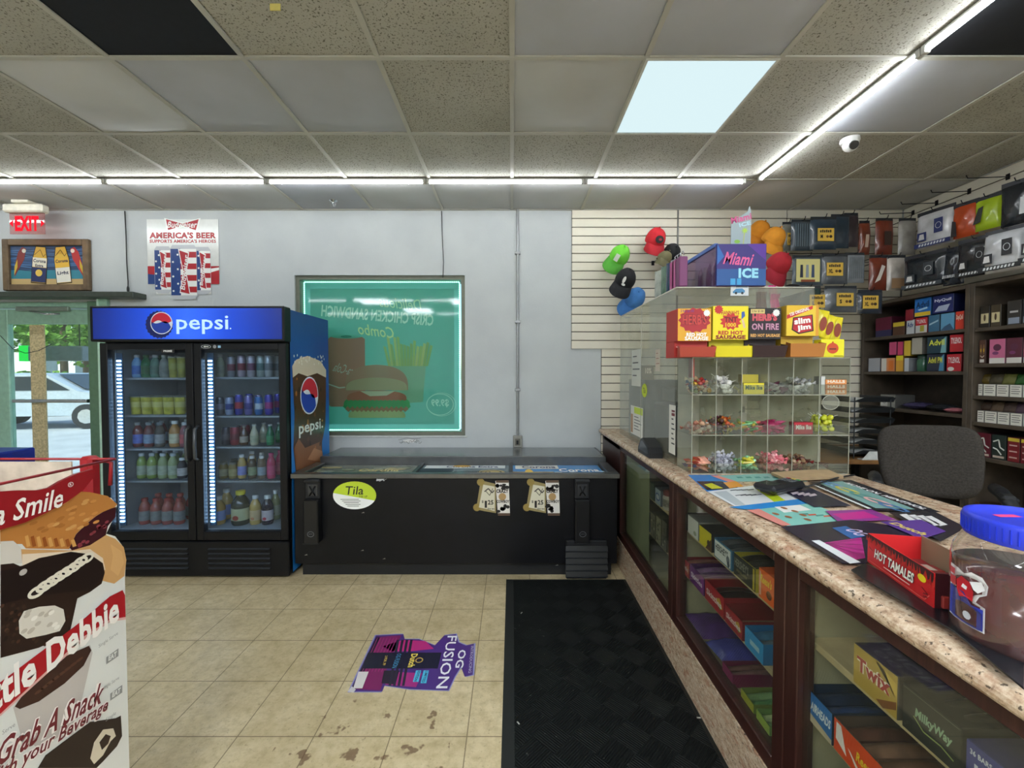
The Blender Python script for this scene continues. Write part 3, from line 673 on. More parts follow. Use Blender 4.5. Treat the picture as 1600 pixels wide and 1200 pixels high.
e = E('electrical_conduit', (b.x, YW-.02, b.z), 'grey electrical conduit running from the ceiling to a wall outlet', 'conduit')
GAL = C_('#9a9c9c', .4, .7); MB().cyl((a.x+.005, YW-.018, b.z), (a.x+.005, YW-.018, ZC-.004), .0105, GAL).build('pipe', e)
for z in (1.3, 1.9, 2.5): MB().box(a.x-.02, YW-.032, z-.012, a.x+.03, YW-.001, z+.012, GAL, .003).build('strap', e)
m = MB(); m.box(a.x-.035, YW-.045, b.z-.05, a.x+.045, YW-.001, b.z+.055, C_('#8d8c85', .5, .3), .005); m.disc(0, 0, .1, .1, GAL, 0) if 0 else None
m.box(a.x-.018, YW-.05, b.z-.03, a.x+.028, YW-.045, b.z+.03, C_('#5f5b50', .5), .002); m.box(a.x-.006, YW-.053, b.z-.02, a.x+.012, YW-.05, b.z+.015, BLK); m.build('outlet_box', e)
# sprinkler head
p = onZ(521, 322, ZC-.05); m = MB(); p.z = ZC
m.lathe([(.035, -.003), (.03, -.012), (.012, -.018), (.012, -.03)], STEEL, o=p); m.cyl((p.x, p.y, ZC-.03), (p.x, p.y, ZC-.055), .006, GAL); m.cyl((p.x-.02, p.y, ZC-.03), (p.x-.008, p.y, ZC-.055), .003, GAL); m.cyl((p.x+.02, p.y, ZC-.03), (p.x+.008, p.y, ZC-.055), .003, GAL)
m.lathe([(.001, -.06), (.02, -.059), (.02, -.056), (.001, -.055)], GAL, o=p)
tag(m.build('fire_sprinkler', org=p), 'small metal fire sprinkler in the ceiling above the window', 'sprinkler')
# dome camera
p = onZ(1328, 216, ZC); e = E('security_camera', p, 'small white dome security camera on the ceiling right of the LED strip', 'security camera')
o = MB().lathe([(.05, -.004), (.052, -.02), (.047, -.032), (.0, -.033)], C_('#dfe0de', .35), o=p, n=24).build('base', e)
m = MB(); m.ell((p.x-.003, p.y-.01, ZC-.045), (.043, .043, .04), C_('#e4e5e3', .3)); m.build('eyeball', e)
m = MB(); q = Vector((p.x-.01, p.y-.045, ZC-.063)); d = Vector((-.15, -.8, -.55)).normalized(); m.cyl(q-d*.014, q+d*.006, .024, C_('#1a1a1e', .1), n=20); m.build('lens', e)
p = onZ(430, 4, ZC); tag(MB().box(p.x-.02, p.y-.002, ZC-.03, p.x+.02, p.y+.002, ZC-.005, C_('#cdbf6a', .5)).build('ceiling_tag', org=p), 'small yellow tag hanging from the ceiling grid at the top edge', 'tag')
# ================================================================== two-door beverage cooler
BK = C_('#0a0b0f', .42, spec=.3, var=.3, vs=8); BK2 = C_('#101216', .5, var=.2, vs=8)
fx0, fx1, fy0, fy1, fh = -2.865, -1.565, 2.955, 3.63, 1.895
cool = E('beverage_cooler', (-2.2, 3.3, 0), 'tall black two-door glass beverage cooler with a lit blue header', 'beverage cooler')
GI = C_('#a9b0b8', .5, .2, var=.15, vs=6)
m = MB(); t_ = .055; iz0, iz1 = .33, 1.62
m.box(fx0, fy0+.05, .02, fx0+t_, fy1, fh, BK); m.box(fx1-t_, fy0+.05, .02, fx1, fy1, fh, BK)
m.box(fx0+t_, fy1-.05, .02, fx1-t_, fy1, fh, BK); m.box(fx0+t_, fy0+.05, .02, fx1-t_, fy1-.05, iz0, BK2); m.box(fx0+t_, fy0+.05, iz1, fx1-t_, fy1-.05, fh, BK)
m.build('cabinet', cool)
m = MB(); m.box(fx0+t_, fy1-.06, iz0, fx1-t_, fy1-.051, iz1, GI); m.box(fx0+t_, fy0+.06, iz0, fx0+t_+.008, fy1-.06, iz1, GI); m.box(fx1-t_-.008, fy0+.06, iz0, fx1-t_, fy1-.06, iz1, GI)
m.box(fx0+t_, fy0+.06, iz0, fx1-t_, fy1-.06, iz0+.006, GI); m.build('liner', cool)
m = MB(); m.box(fx0+.0, fy0+.0, .02, fx1, fy0+.05, .265, BK, .006)
for s_, (a, b) in enumerate(((fx0+.12, -2.27), (-2.13, fx1-.13))):
    for k in range(5):
        z = .07+k*.034; m.add([(a, fy0-.001, z), (b, fy0-.001, z), (b, fy0-.012, z+.008), (a, fy0-.012, z+.008), (b, fy0-.001, z+.016), (a, fy0-.001, z+.016)], [(0, 1, 2, 3), (3, 2, 4, 5)], C_('#2a2d31', .4))
m.build('grille', cool)
# blue lit header
hz0, hz1 = onY(290, 531, fy0-.03).z, onY(290, 481, fy0-.03).z
t = NT('lit_blue_header'); sx = t.n('SeparateXYZ'); t.l(t.obj(), sx.inputs[0]); 
u = t.math('MULTIPLY', t.math('ABSOLUTE', t.math('ADD', sx.outputs[0], 0)), 1.35)
col = t.ramp([(0, '#2f62e8'), (.35, '#1a45c4'), (.75, '#0d2a8a'), (1, '#081a55')], u); t.l(col, t.p.inputs['Emission Color']); t.p.inputs['Emission Strength'].default_value = .55
HB = t.fin(col, .25)
m = MB(); m.box(fx0-.02, fy0-.04, hz0-.012, fx1+.01, fy0+.049, hz1+.012, BK, .006); m.build('header_box', cool)
hc = ((fx0+fx1)/2, fy0-.041, (hz0+hz1)/2)
def globe(m, cx, cy, r, z, rim='#e8eefc', rot=R(-18)):
    m.disc(cx, cy, r, r, P_(rim), z)
    def seg(a0, a1, bend0, bend1, col, zz):
        n = 16; pts = [(r*.92*cos(a0+(a1-a0)*i/n), r*.92*sin(a0+(a1-a0)*i/n)) for i in range(n+1)]
        p0 = pts[-1]; p1 = pts[0]; 
        for i in range(1, n):
            f_ = i/n; x = p0[0]+(p1[0]-p0[0])*f_; y = p0[1]+(p1[1]-p0[1])*f_+r*(bend0*sin(pi*f_)+bend1*sin(2*pi*f_)); pts.append((x, y))
        c_, s_ = cos(rot), sin(rot); m.poly([(cx+x*c_-y*s_, cy+x*s_+y*c_) for x, y in pts], P_(col), zz)
    seg(R(28), R(205), .12, .2, '#d0213a', z+.0008); seg(R(-170), R(-5), .22, .2, '#1b3fae', z+.0008)
m = MB(frame(hc, (1, 0, 0), (0, 0, 1))); hw = (fx1-fx0)/2-.005; hh = (hz1-hz0)/2-.004
m.rect(-hw, -hh, hw, hh, HB, .0005)
gx = onY(251, 505, fy0-.04).x-hc[0]
m.disc(gx-.008, -.006, .096, .096, P_('#0a1c66'), .001, 44, jag=-.07); globe(m, gx+.008, .004, .076, .0018)
LB = Emis('#bfe2ff', .95); xa = onY(276, 505, fy0-.04).x-hc[0]; xb = onY(360, 505, fy0-.04).x-hc[0]
m.text('pepsi', (xa+xb)/2-.006, -.008, xb-xa-.012, .125, LB, .002, .012); m.disc(xb+.002, -.033, .005, .005, LB, .002)
ho = m.build('header_sign', cool, org=None)
for v in ho.data.vertices: pass
# move the header mesh origin to its middle so the glow is centred
off = Vector(hc)-Vector(cool.location); ho.data.transform(Matrix.Translation(-off)); ho.location = off
# side graphic: blue with a glass of cola
t = NT('blue_side_print'); sx = t.n('SeparateXYZ'); t.l(t.obj(), sx.inputs[0])
SB = t.fin(t.ramp([(0, '#1a6fc4'), (.35, '#2b8ad8'), (.6, '#1a63b8'), (1, '#0d357e')], t.math('ADD', t.math('MULTIPLY', sx.outputs[2], .48), t.math('MULTIPLY', t.noise(3, 5), .15))), .35)
sg = MB(frame((fx1+.001, fy0+.05, 0), (0, 1, 0), (0, 0, 1))); W = fy1-fy0-.05; L = .0008
def sy(px): return onX(px, 600, fx1).y-(fy0+.05)
def sz(px, py): return onX(px, py, fx1).z
sg.box(0, .03, -.0005, W, fh, .0, SB)
# local coordinates from the photo's pixels on the cabinet side
def Q(px, py): p_ = onX(px, py, fx1); return (p_.y-(fy0+.05), p_.z)
sg.poly([Q(456, 575), Q(462, 565), Q(480, 558), Q(498, 566), Q(509, 580), Q(509, 620), Q(508, 665), Q(503, 690), Q(503, 720), Q(462, 740), Q(458, 700), Q(460, 650)], P_('#4a2a1a', .3), L)
sg.poly([Q(456, 572), Q(462, 562), Q(480, 556), Q(500, 564), Q(509, 578), Q(509, 590), Q(495, 583), Q(480, 588), Q(466, 583), Q(457, 590)], P_('#d9c9b2', .4), L*2)
for k in range(46):
    x = rnd.uniform(461, 505); y = rnd.uniform(592, 700); q = Q(x, y); sg.disc(q[0], q[1], rnd.uniform(.008, .02), rnd.uniform(.008, .024), P_(rnd.choice(['#7a4526', '#2a150c', '#a8672f', '#c08a3c', '#5b3420']), .3), L*2.2+k*.00002, 9)
for k in range(26):
    q = Q(rnd.uniform(458, 506), rnd.uniform(555, 570)); sg.disc(q[0], q[1], .007, .01, P_('#efe6d8'), L*2.6, 8)
q = Q(483, 618); sgT = sg.T.copy(); sg.T = sg.T @ Matrix.Translation((q[0], q[1], 0)) @ Matrix.Diagonal((1, 1, 1, 1)); globe(sg, 0, 0, .145, L*4, rot=R(-35)); sg.T = sgT
q0 = Q(468, 668); q1 = Q(502, 664); sg.text('pepsi.', (q0[0]+q1[0])/2, (q0[1]+q1[1])/2-.01, q1[0]-q0[0]+.04, .11, WH, L*5, .02)
sg.poly([Q(462, 735), Q(459, 700), Q(466, 685), Q(476, 700), Q(500, 690), Q(504, 712), Q(500, 728)], P_('#8a5a3c', .4), L*3)
sg.poly([Q(480, 718), Q(490, 700), Q(503, 705), Q(504, 722)], P_('#b88462', .4), L*3.5)
sg.build('side_graphic', cool)
# doors
def door(x0, x1, hx, first):
    m = MB(); z0, z1 = .275, hz0-.02; b = .052; y0, y1 = fy0, fy0+.045
    m.box(x0, y0, z0, x0+b, y1, z1, BK, .004); m.box(x1-b, y0, z0, x1, y1, z1, BK, .004); m.box(x0+b, y0, z0, x1-b, y1, z0+b*1.2, BK, .004); m.box(x0+b, y0, z1-b*.9, x1-b, y1, z1, BK, .004)
    d = m.build('door', cool)
    MB().box(x0+b, y0+.018, z0+b, x1-b, y0+.024, z1-b*.9, Pane('#e2ebf2', .04, '#6a7076', ior=1.3)).build('glass', d)
    h = MB(); pts = [(hx, y0-.0, 1.08), (hx, y0-.035, 1.06), (hx, y0-.04, .95), (hx, y0-.035, .86), (hx, y0, .84)]
    h.tube(pts, .011, C_('#4a4d50', .35, .3)); h.build('handle', d)
    return d
d1_ = door(fx0+.004, -2.217, -2.245, True); d2_ = door(-2.211, fx1-.004, -2.185, False)
m = MB(frame((fx0+.48, fy0-.0006, hz0-.075), (1, 0, 0), (0, 0, 1))); m.rect(-.045, -.014, .045, .014, P_('#16181c'), 0); m.text('PRIME', 0, 0, .06, .014, WH, .0006, .04); m.build('sticker', d1_)
m = MB(frame((-2.12, fy0-.0006, hz0-.045), (1, 0, 0), (0, 0, 1))); m.disc(0, 0, .034, .013, P_('#cfd3d6'), 0); m.disc(0, 0, .031, .011, P_('#15171a'), .0004)
m.poly([(-.018, 0), (-.006, .007), (-.006, .003), (.018, .003), (.018, -.003), (-.006, -.003), (-.006, -.007)], WH, .0008); m.disc(.06, 0, .012, .012, P_('#8d9195'), 0); m.rect(.082, -.008, .102, .008, P_('#9ccbe8'), 0); m.build('sticker', d2_)
# LED strips just inside each door
for x in (fx0+t_+.03, -2.135):
    m = MB(); m.box(x-.022, fy0+.06, iz0+.03, x+.022, fy0+.068, iz1-.03, C_('#2a4a66', .4))
    o = m.build('light_strip', cool); m = MB(); z = iz0+.06
    while z < iz1-.08:
        m.box(x-.014, fy0+.055, z-.0045, x+.012, fy0+.061, z+.0045, Emis('#bfe0ff', LED_POWER*2)); z += .026
    m.build('led', o)
shz = {'L': [], 'R': []}
SHM = C_('#b4bac0', .35, .6)
for side, x0, x1, ylist in (('L', fx0+t_+.008, -2.225, (590, 647, 698, 747, 808)), ('R', -2.215, fx1-t_-.008, (589, 648, 695, 747, 815))):
    for k, y in enumerate(ylist):
        z = onY(300, y, 3.12).z
        if k == 4: z = iz0+.0065
        shz[side].append(z)
        if k < 4:
            m = MB(); 
            m.box(x0, fy0+.09, z-.014, x1, fy0+.098, z-.001, SHM); m.box(x0, fy1-.09, z-.012, x1, fy1-.085, z-.001, SHM)
            n = 22
            for i in range(n): x = x0+(x1-x0)*(i+.5)/n; m.box(x-.002, fy0+.098, z-.006, x+.002, fy1-.09, z-.001, SHM)
            m.build('shelf', cool)
# drinks
def bottle_mesh(h, r, liq, lab, cap, kind='bottle', labn=None, la=.15, lb=.52):
    m = MB(); lm = C_(liq, .12, var=.1, coat=.3); n = 16
    if kind == 'can':
        m.lathe([(r*.8, 0), (r, .012), (r, h-.018), (r*.8, h-.004), (r*.8, h), (r*.72, h-.004), (0, h-.004)], C_(lab, .3, .3), n)
        m.lathe([(r*1.006, h*.3), (r*1.006, h*.62)], C_(cap, .35, var=.3, vs=60), n); m.lathe([(r*.81, h-.0035), (r*.81, h), (0, h-.003)], STEEL, n)
        return m
    if kind == 'cup':
        m.lathe([(r*.82, 0), (r, h*.93), (r*1.04, h*.94), (r*1.04, h), (0, h)], C_(lab, .45, var=.3, vs=30), n); m.lathe([(r*1.05, h*.95), (r*1.05, h*1.01), (0, h*1.015)], C_(cap, .4), n)
        m.lathe([(r*.93, h*.4), (r*.97, h*.7)], C_(liq, .5), n); return m
    if kind == 'jar':
        m.lathe([(r*.92, 0), (r, .008), (r, h*.72), (r*.8, h*.84), (r*.78, h*.87)], lm, n); m.lathe([(r*.82, h*.86), (r*.82, h), (0, h)], C_(cap, .4), n); m.lathe([(r*1.01, h*.16), (r*1.01, h*.58)], C_(lab, .5, var=.25, vs=40), n); return m
    if kind == 'glass':
        m.lathe([(r*.9, 0), (r, .01), (r, h*.5), (r*.85, h*.64), (r*.42, h*.84), (r*.42, h*.93)], lm, n); m.lathe([(r*.5, h*.92), (r*.5, h), (0, h)], C_(cap, .4), n); m.lathe([(r*1.01, h*.14), (r*1.01, h*.46)], C_(lab, .5, var=.25, vs=40), n); return m
    m.lathe([(r*.85, 0), (r, .012), (r, h*.14), (r*.93, h*.16), (r*.95, h*.36), (r, h*.5), (r*.97, h*.66), (r*.6, h*.82), (r*.42, h*.87), (r*.42, h*.9)], lm, n)
    m.lathe([(r*1.01, h*la), (r*.97, h*(la+lb)/2), (r*1.015, h*lb)], C_(lab, .5, var=.25, vs=40), n)
    m.lathe([(r*.56, h*.885), (r*.56, h*.975), (r*.5, h), (0, h)], C_(cap, .4), n); return m
_bm = {}
def drink(x, z, spec, label, group, y=3.12):
    nm = {'can': 'drink_can', 'cup': 'drink_cup', 'jar': 'juice_jar'}.get(spec[5] if len(spec) > 5 else 'b', 'drink_bottle')
    if spec not in _bm:
        o = bottle_mesh(*spec).build(nm, org=(0, 0, 0)); _bm[spec] = o; o.location = (x, y, z+.0006)
        tag(o, label, nm.split('_')[1] if nm != 'juice_jar' else 'jar', group); return o
    o = dup(_bm[spec], (x, y, z+.0006), rnd.uniform(0, 6), label, group); return o
rowname = ['top', 'second', 'third', 'fourth', 'bottom']
def row(side, k, items, group, back=True):
    """items: (px of centre, spec, description)"""
    n = len(items); dn = 'left' if side == 'L' else 'right'; ds = [q[2] for q in items]
    xs = [onY(q[0], 600, 3.12).x for q in items]; lim = (-2.805+.045, -2.235) if side == 'L' else (-2.19, -1.63)
    for i in range(1, n): xs[i] = max(xs[i], xs[i-1]+(items[i][1][1]+items[i-1][1][1])*1.03+.001)
    xs[-1] = min(xs[-1], lim[1]-items[-1][1][1])
    for i in range(n-2, -1, -1): xs[i] = min(xs[i], xs[i+1]-(items[i][1][1]+items[i+1][1][1])*1.03-.001)
    for bk, (gr_, yy) in enumerate(((group, 3.12), (group+', rear row', 3.24))):
        if bk and not back: break
        for i, (px, spec, desc) in enumerate(items):
            pos = '' if ds.count(desc) == 1 else ', '+nth(i, n)
            drink(xs[i], shz[side][k], spec, '%s, %s door %s shelf%s%s' % (desc, dn, rowname[k], ' rear' if bk else '', pos), gr_, yy)
B = lambda liq, lab, cap, h=.175, r=.032: (h, r, liq, lab, cap, 'bottle')
row('L', 0, [(215, B('#7fb0e0', '#3f74c8', '#dfe6ee', .165), 'blue labelled water bottle'), (228, B('#2e7a4a', '#2a6a3a', '#2a7a40', .165), 'green soda bottle'), (240, B('#5f8a78', '#4a7060', '#cfd5d2', .165), 'dull green bottle'), (252, B('#8a9088', '#7a8078', '#c4c8c4', .165), 'grey bottle'), (266, (.15, .03, '#a8a850', '#a8a43e', '#d6d6c0', 'cup'), 'yellow green cup'), (280, (.15, .03, '#a8a850', '#a8a43e', '#d6d6c0', 'cup'), 'yellow green cup')], 'drinks on the top left cooler shelf')
row('L', 1, [(x, (.13, .038, '#d8cf7a', '#cfc548', '#8f8f7c', 'cup'), 'yellow drink can with a pale band') for x in (213, 230, 247, 264, 281)], 'yellow cans on the second left cooler shelf')
row('L', 2, [(214, B('#7a3a38', '#6a7ad0', '#8a8f94', .18), 'dark red juice bottle with a blue label'), (231, B('#7a3a38', '#8fa2c0', '#8a8f94', .18), 'dark red juice bottle with a pale label'), (248, B('#5a5048', '#9a9aa0', '#8a8f94', .18), 'brown juice bottle with a grey label'), (272, B('#c08a4a', '#d8cfae', '#e6e6e2', .19, .036), 'orange juice bottle'), (286, B('#8a4a52', '#c04a50', '#c8ccd0', .18), 'red juice bottle')], 'juice bottles on the third left cooler shelf')
row('L', 3, [(x, B('#8aa04e' if x < 250 else '#9aa878', '#aeb8a0', '#bcc4c8', .185), 'pale green bottle with a light label') for x in (219, 235, 252, 268)]+[(282, B('#3c3a42', '#b8b4b4', '#dcdcdc', .15), 'dark bottle with a white label')], 'bottles on the fourth left cooler shelf')
row('L', 4, [(x, B('#a04a42', '#8a8a88', '#a8403a', .19, .037), 'red capped juice bottle') for x in (222, 240, 258, 276)], 'red juice bottles on the bottom left cooler shelf')
row('R', 0, [(345, B('#9aa08a', '#8a9080', '#c8c8c4', .165, .028), 'pale olive bottle'), (362, (.15, .027, '#9a9aa8', '#8a8a94', '#7a3a4a', 'can'), 'slim grey can'), (378, (.16, .027, '#b8a8b0', '#b0a0b0', '#7a2a3a', 'can'), 'tall silver can with a red band'), (393, (.16, .027, '#b8a8b0', '#b0a8b4', '#6a3a5a', 'can'), 'tall silver can with a purple band'), (408, (.16, .027, '#a0b0b0', '#a8b4b0', '#5a7a7a', 'can'), 'tall silver can with a teal band'), (420, (.16, .027, '#b8b8b8', '#b4b8bc', '#7a8088', 'can'), 'tall plain silver can')], 'cans on the top right cooler shelf')
row('R', 1, [(343, (.13, .028, '#6a6a70', '#5a5c66', '#8a8aa0', 'can'), 'dark grey energy drink can'), (358, (.13, .027, '#3a4a8a', '#9aa4c4', '#2c3f8c', 'can'), 'silver and blue energy drink can'), (373, (.15, .028, '#3a3a9a', '#3c3aa0', '#b0283a', 'can'), 'blue energy drink can with a red band'), (388, (.14, .028, '#5a5a9a', '#7a70b0', '#34308a', 'can'), 'violet energy drink can'), (404, (.135, .027, '#4a7ab0', '#3a74b8', '#c0d0e0', 'can'), 'light blue energy drink can'), (420, (.15, .028, '#3a3a9a', '#4238a4', '#a0287a', 'can'), 'blue energy drink can with a pink band')], 'energy drinks on the second right cooler shelf')
row('R', 2, [(352, (.13, .03, '#3a3038', '#3a3640', '#5a5058', 'can'), 'dark can'), (364, (.135, .033, '#8a2a3a', '#962a3a', '#7a1f30', 'can'), 'red can'), (380, (.14, .028, '#5a3a2a', '#b8a89a', '#8a8278', 'glass'), 'glass coffee bottle with a tan label'), (396, (.15, .028, '#cfc7a8', '#b8b89a', '#c8c8bc', 'glass'), 'glass bottle of cream coffee'), (421, (.15, .026, '#1f7a4a', '#3f9a66', '#cfd5d0', 'glass'), 'green glass water bottle')], 'drinks on the third right cooler shelf')
row('R', 3, [(347, (.12, .03, '#8a7a4a', '#a8a080', '#6a6a60', 'jar'), 'short jar with a tan label'), (362, (.12, .03, '#8a7a4a', '#a89a6a', '#6a6a60', 'jar'), 'short jar with an olive label'), (376, B('#c0a060', '#8a90d0', '#e6e6e2', .175, .03), 'juice bottle with a lavender label'), (392, B('#5a4a3a', '#8a9a78', '#e6e6e2', .165, .029), 'dark juice bottle with a green label'), (407, B('#6a5a4a', '#9aa8b0', '#e6e6e2', .165, .029), 'dark juice bottle with a grey label'), (422, B('#c83a6a', '#d0487c', '#c04070', .185, .03), 'pink juice bottle')], 'bottles on the fourth right cooler shelf')
# big juice bottles, bottom right
def big(px, h, r, liq, lab, cap, lx, labc, y=3.12):
    x = onY(px, 600, y).x; z = shz['R'][4]+.0006; e = E('juice_bottle', (x, y, z), lx, 'bottle', 'large juice bottles on the cooler floor')
    a = (x, y, z)
    MB().lathe([(r*.9, 0), (r, .012), (r, h*.12), (r*.96, h*.15), (r*.96, h*.5), (r, h*.53), (r*.96, h*.66), (r*.55, h*.82), (r*.4, h*.87), (r*.4, h*.9)], C_(liq, .1, var=.08, coat=.4), 20, a).build('bottle', e)
    MB().lathe([(r*.99, h*.15), (r*.99, h*.5)], C_(lab, .5, var=.1, vs=30), 20, a).build('label', e)
    m = MB(); m.lathe([(r*.52, h*.885), (r*.52, h), (0, h)], C_(cap, .4), 16, a); m.build('cap', e)
    m = MB(frame((x, y-r*1.0-.001, z+h*.32), (1, 0, 0), (0, 0, 1))); m.disc(0, -.02, r*.35, r*.28, P_(labc), 0); m.build('label_picture', e)
big(338, .2, .045, '#c8a05a', '#8fa0d8', '#e8e8e4', 'amber juice bottle with a lavender label, leftmost on the right cooler floor', '#b0b8e0')
big(351, .225, .044, '#c8a868', '#7f90cc', '#e8e8e4', 'second amber juice bottle, just behind the leftmost one on the cooler floor', '#c8c8e8', 3.24)
big(373, .245, .062, '#3a3a26', '#c8c69a', '#d8c830', 'wide dark olive juice bottle with a yellow cap on the cooler floor', '#a03a2a')
big(396, .21, .038, '#d0ac62', '#d8b88a', '#e8e8e4', 'amber juice bottle with a peach label on the cooler floor', '#d08a5a')
big(415, .21, .040, '#2a1e2a', '#cfc0c0', '#e8e8e4', 'dark purple juice bottle with a white and red label on the cooler floor', '#a8263a')
big(428, .22, .032, '#a8a878', '#b8b89a', '#e8e8e4', 'pale juice bottle at the right end of the cooler floor', '#8a8a5a', 3.22)

# ================================================================== deep beer cooler / chest with sliding tops
qx0, qx1, qy0 = onY(459, 905, 2.955).x, onY(965, 905, 2.955).x, 2.955
qx1 = min(qx1, .755); H = .745
ch = E('bottle_chest_cooler', ((qx0+qx1)/2, 3.3, 0), 'long low black chest cooler with a steel rim under the window', 'chest cooler')
SS = C_('#6d6f70', .28, .85, var=.15, vs=10); SSd = C_('#3a3c3e', .35, .7)
yb = 3.34
m = MB(); m.box(qx0, qy0+.02, .10, qx1, YW-.04, H-.03, BK, .004); m.box(qx0+.03, qy0+.07, .0, qx1-.03, YW-.06, .10, BK2); m.build('body', ch)
m = MB(); m.box(qx0-.015, qy0, H-.035, qx1+.012, qy0+.05, H, SS, .004); m.box(qx0-.015, qy0+.05, H-.035, qx0+.06, yb, H, SS, .003); m.box(qx1-.06, qy0+.05, H-.035, qx1+.012, yb, H, SS, .003)
for f_ in (.365, .67): x = qx0+(qx1-qx0)*f_; m.box(x-.014, qy0+.05, H-.03, x+.014, yb, H-.004, SSd, .002)
m.build('rim', ch)
m = MB(); m.box(qx0+.02, yb, H-.035, qx1+.0, YW-.03, H+.045, SS, .004); m.box(qx0+.03, yb+.01, H+.0455, qx1-.02, YW-.05, H+.0475, C_('#8c9092', .22, .8, var=.1, vs=5)); m.build('top_deck', ch)
m = MB(); Tz = frame((0, 0, H-.022), (1, 0, 0), (0, 1, 0)); m.T = Tz
xs_ = [qx0+.06, qx0+(qx1-qx0)*.365, qx0+(qx1-qx0)*.67, qx1-.06]
bk = ['#5f6656', '#5c6e74', '#3f86c4']
for k in range(3):
    a, b = xs_[k]+.014, xs_[k+1]-.014; 
    m.box(a-.01, qy0+.052, -.006, b+.01, yb-.004, 0, P_('#2a2c2c')); m.rect(a, qy0+.055, b, yb-.01, P_(bk[k], .25), .0006)
L = .0012; a, b = xs_[0]+.014, xs_[1]-.014
for k in range(16): m.disc(rnd.uniform(a+.05, b-.05), rnd.uniform(qy0+.09, yb-.05), rnd.uniform(.02, .09), rnd.uniform(.015, .04), P_(rnd.choice(['#7d846c', '#a89a6a', '#4f5548', '#8a8f7c']), .3), L+k*.00005, 9)
m.text('Corona', (a+b)/2+.1, qy0+.2, .3, .08, P_('#d8c98a'), L*2.4, .02)
a, b = xs_[1]+.014, xs_[2]-.014; m.rect(a+.02, yb-.12, b-.03, yb-.02, P_('#d8dcdc'), L); m.text('Corona Extra', (a+b)/2+.05, yb-.07, .4, .06, P_('#22305e'), L*2, .03); m.rect(a, qy0+.06, a+.25, qy0+.26, P_('#2a3340'), L)
m.text('BREWED IN MEXICO', (a+b)/2-.05, qy0+.14, .5, .05, P_('#1c2430'), L*2, .03)
m.disc(b-.13, qy0+.14, .1, .07, P_('#c9b478'), L); m.ring(b-.13, qy0+.14, .08, .055, .014, P_('#3a3322'), L*2); m.disc(a+.3, yb-.05, .07, .03, P_('#d0a23a'), L*2.4)
a, b = xs_[2]+.014, xs_[3]-.014; m.rect(a+.02, yb-.14, a+.35, yb-.02, P_('#dcdcd4'), L); m.text('Corona', a+.2, yb-.08, .26, .08, P_('#22305e'), L*2, .03)
m.text('Corona', b-.17, qy0+.2, .3, .1, WH, L*2, .03); m.rect(a, qy0+.06, a+.3, qy0+.15, P_('#d3a83c'), L); m.disc(a+.12, qy0+.13, .03, .1, P_('#e8c65a'), L*2)
for k in range(9): m.disc(rnd.uniform(a+.3, b), rnd.uniform(qy0+.07, qy0+.16), .03, .012, P_('#cfe4f0'), L*1.5, 8)
m.build('advert_panel', ch)
# bottle openers with cap catchers
for px, lbl in ((490, 'at the left end'), (909, 'at the right end')):
    c = onY(px, 780, qy0); x = c.x; e = E('bottle_opener', (x, qy0+.018, .26), 'black bottle opener with cap catcher %s of the chest cooler' % lbl, 'bottle opener', 'bottle openers on the chest cooler')
    zt, zb = min(onY(px, 747, qy0).z, H-.042), onY(px, 846, qy0).z
    m = MB(); m.box(x-.05, qy0-.05, zb, x+.05, qy0+.019, zt-.13, C_('#0c0d10', .35), .006); m.disc(0, 0, 1, 1, BK, 0) if 0 else None
    m.box(x-.055, qy0-.055, zb, x+.055, qy0-.049, zb+.006, BK2); m.build('cap_catcher', e)
    m = MB(); m.box(x-.05, qy0-.012, zt-.13, x+.05, qy0+.019, zt, BK2, .004); m.box(x-.052, qy0-.035, zt-.012, x+.052, qy0+.0, zt+.006, BK2, .004)
    m.box(x-.03, qy0-.018, zt-.11, x+.035, qy0-.0125, zt-.03, C_('#4a4c50', .3, .7)); m.tube([(x-.018, qy0-.022, zt-.04), (x, qy0-.026, zt-.075), (x-.018, qy0-.022, zt-.105)], .005, BK); m.tube([(x+.02, qy0-.022, zt-.04), (x+.002, qy0-.026, zt-.075), (x+.02, qy0-.022, zt-.105)], .005, BK); m.build('opener', e)
    m = MB(frame((x, qy0-.0506, zb+.07), (1, 0, 0), (0, 0, 1))); m.ring(0, 0, .024, .02, .004, C_('#6a6c70', .4), 0); m.text('opener', 0, 0, .028, .008, C_('#6a6c70', .4), 0, .02); m.build('emblem', e)
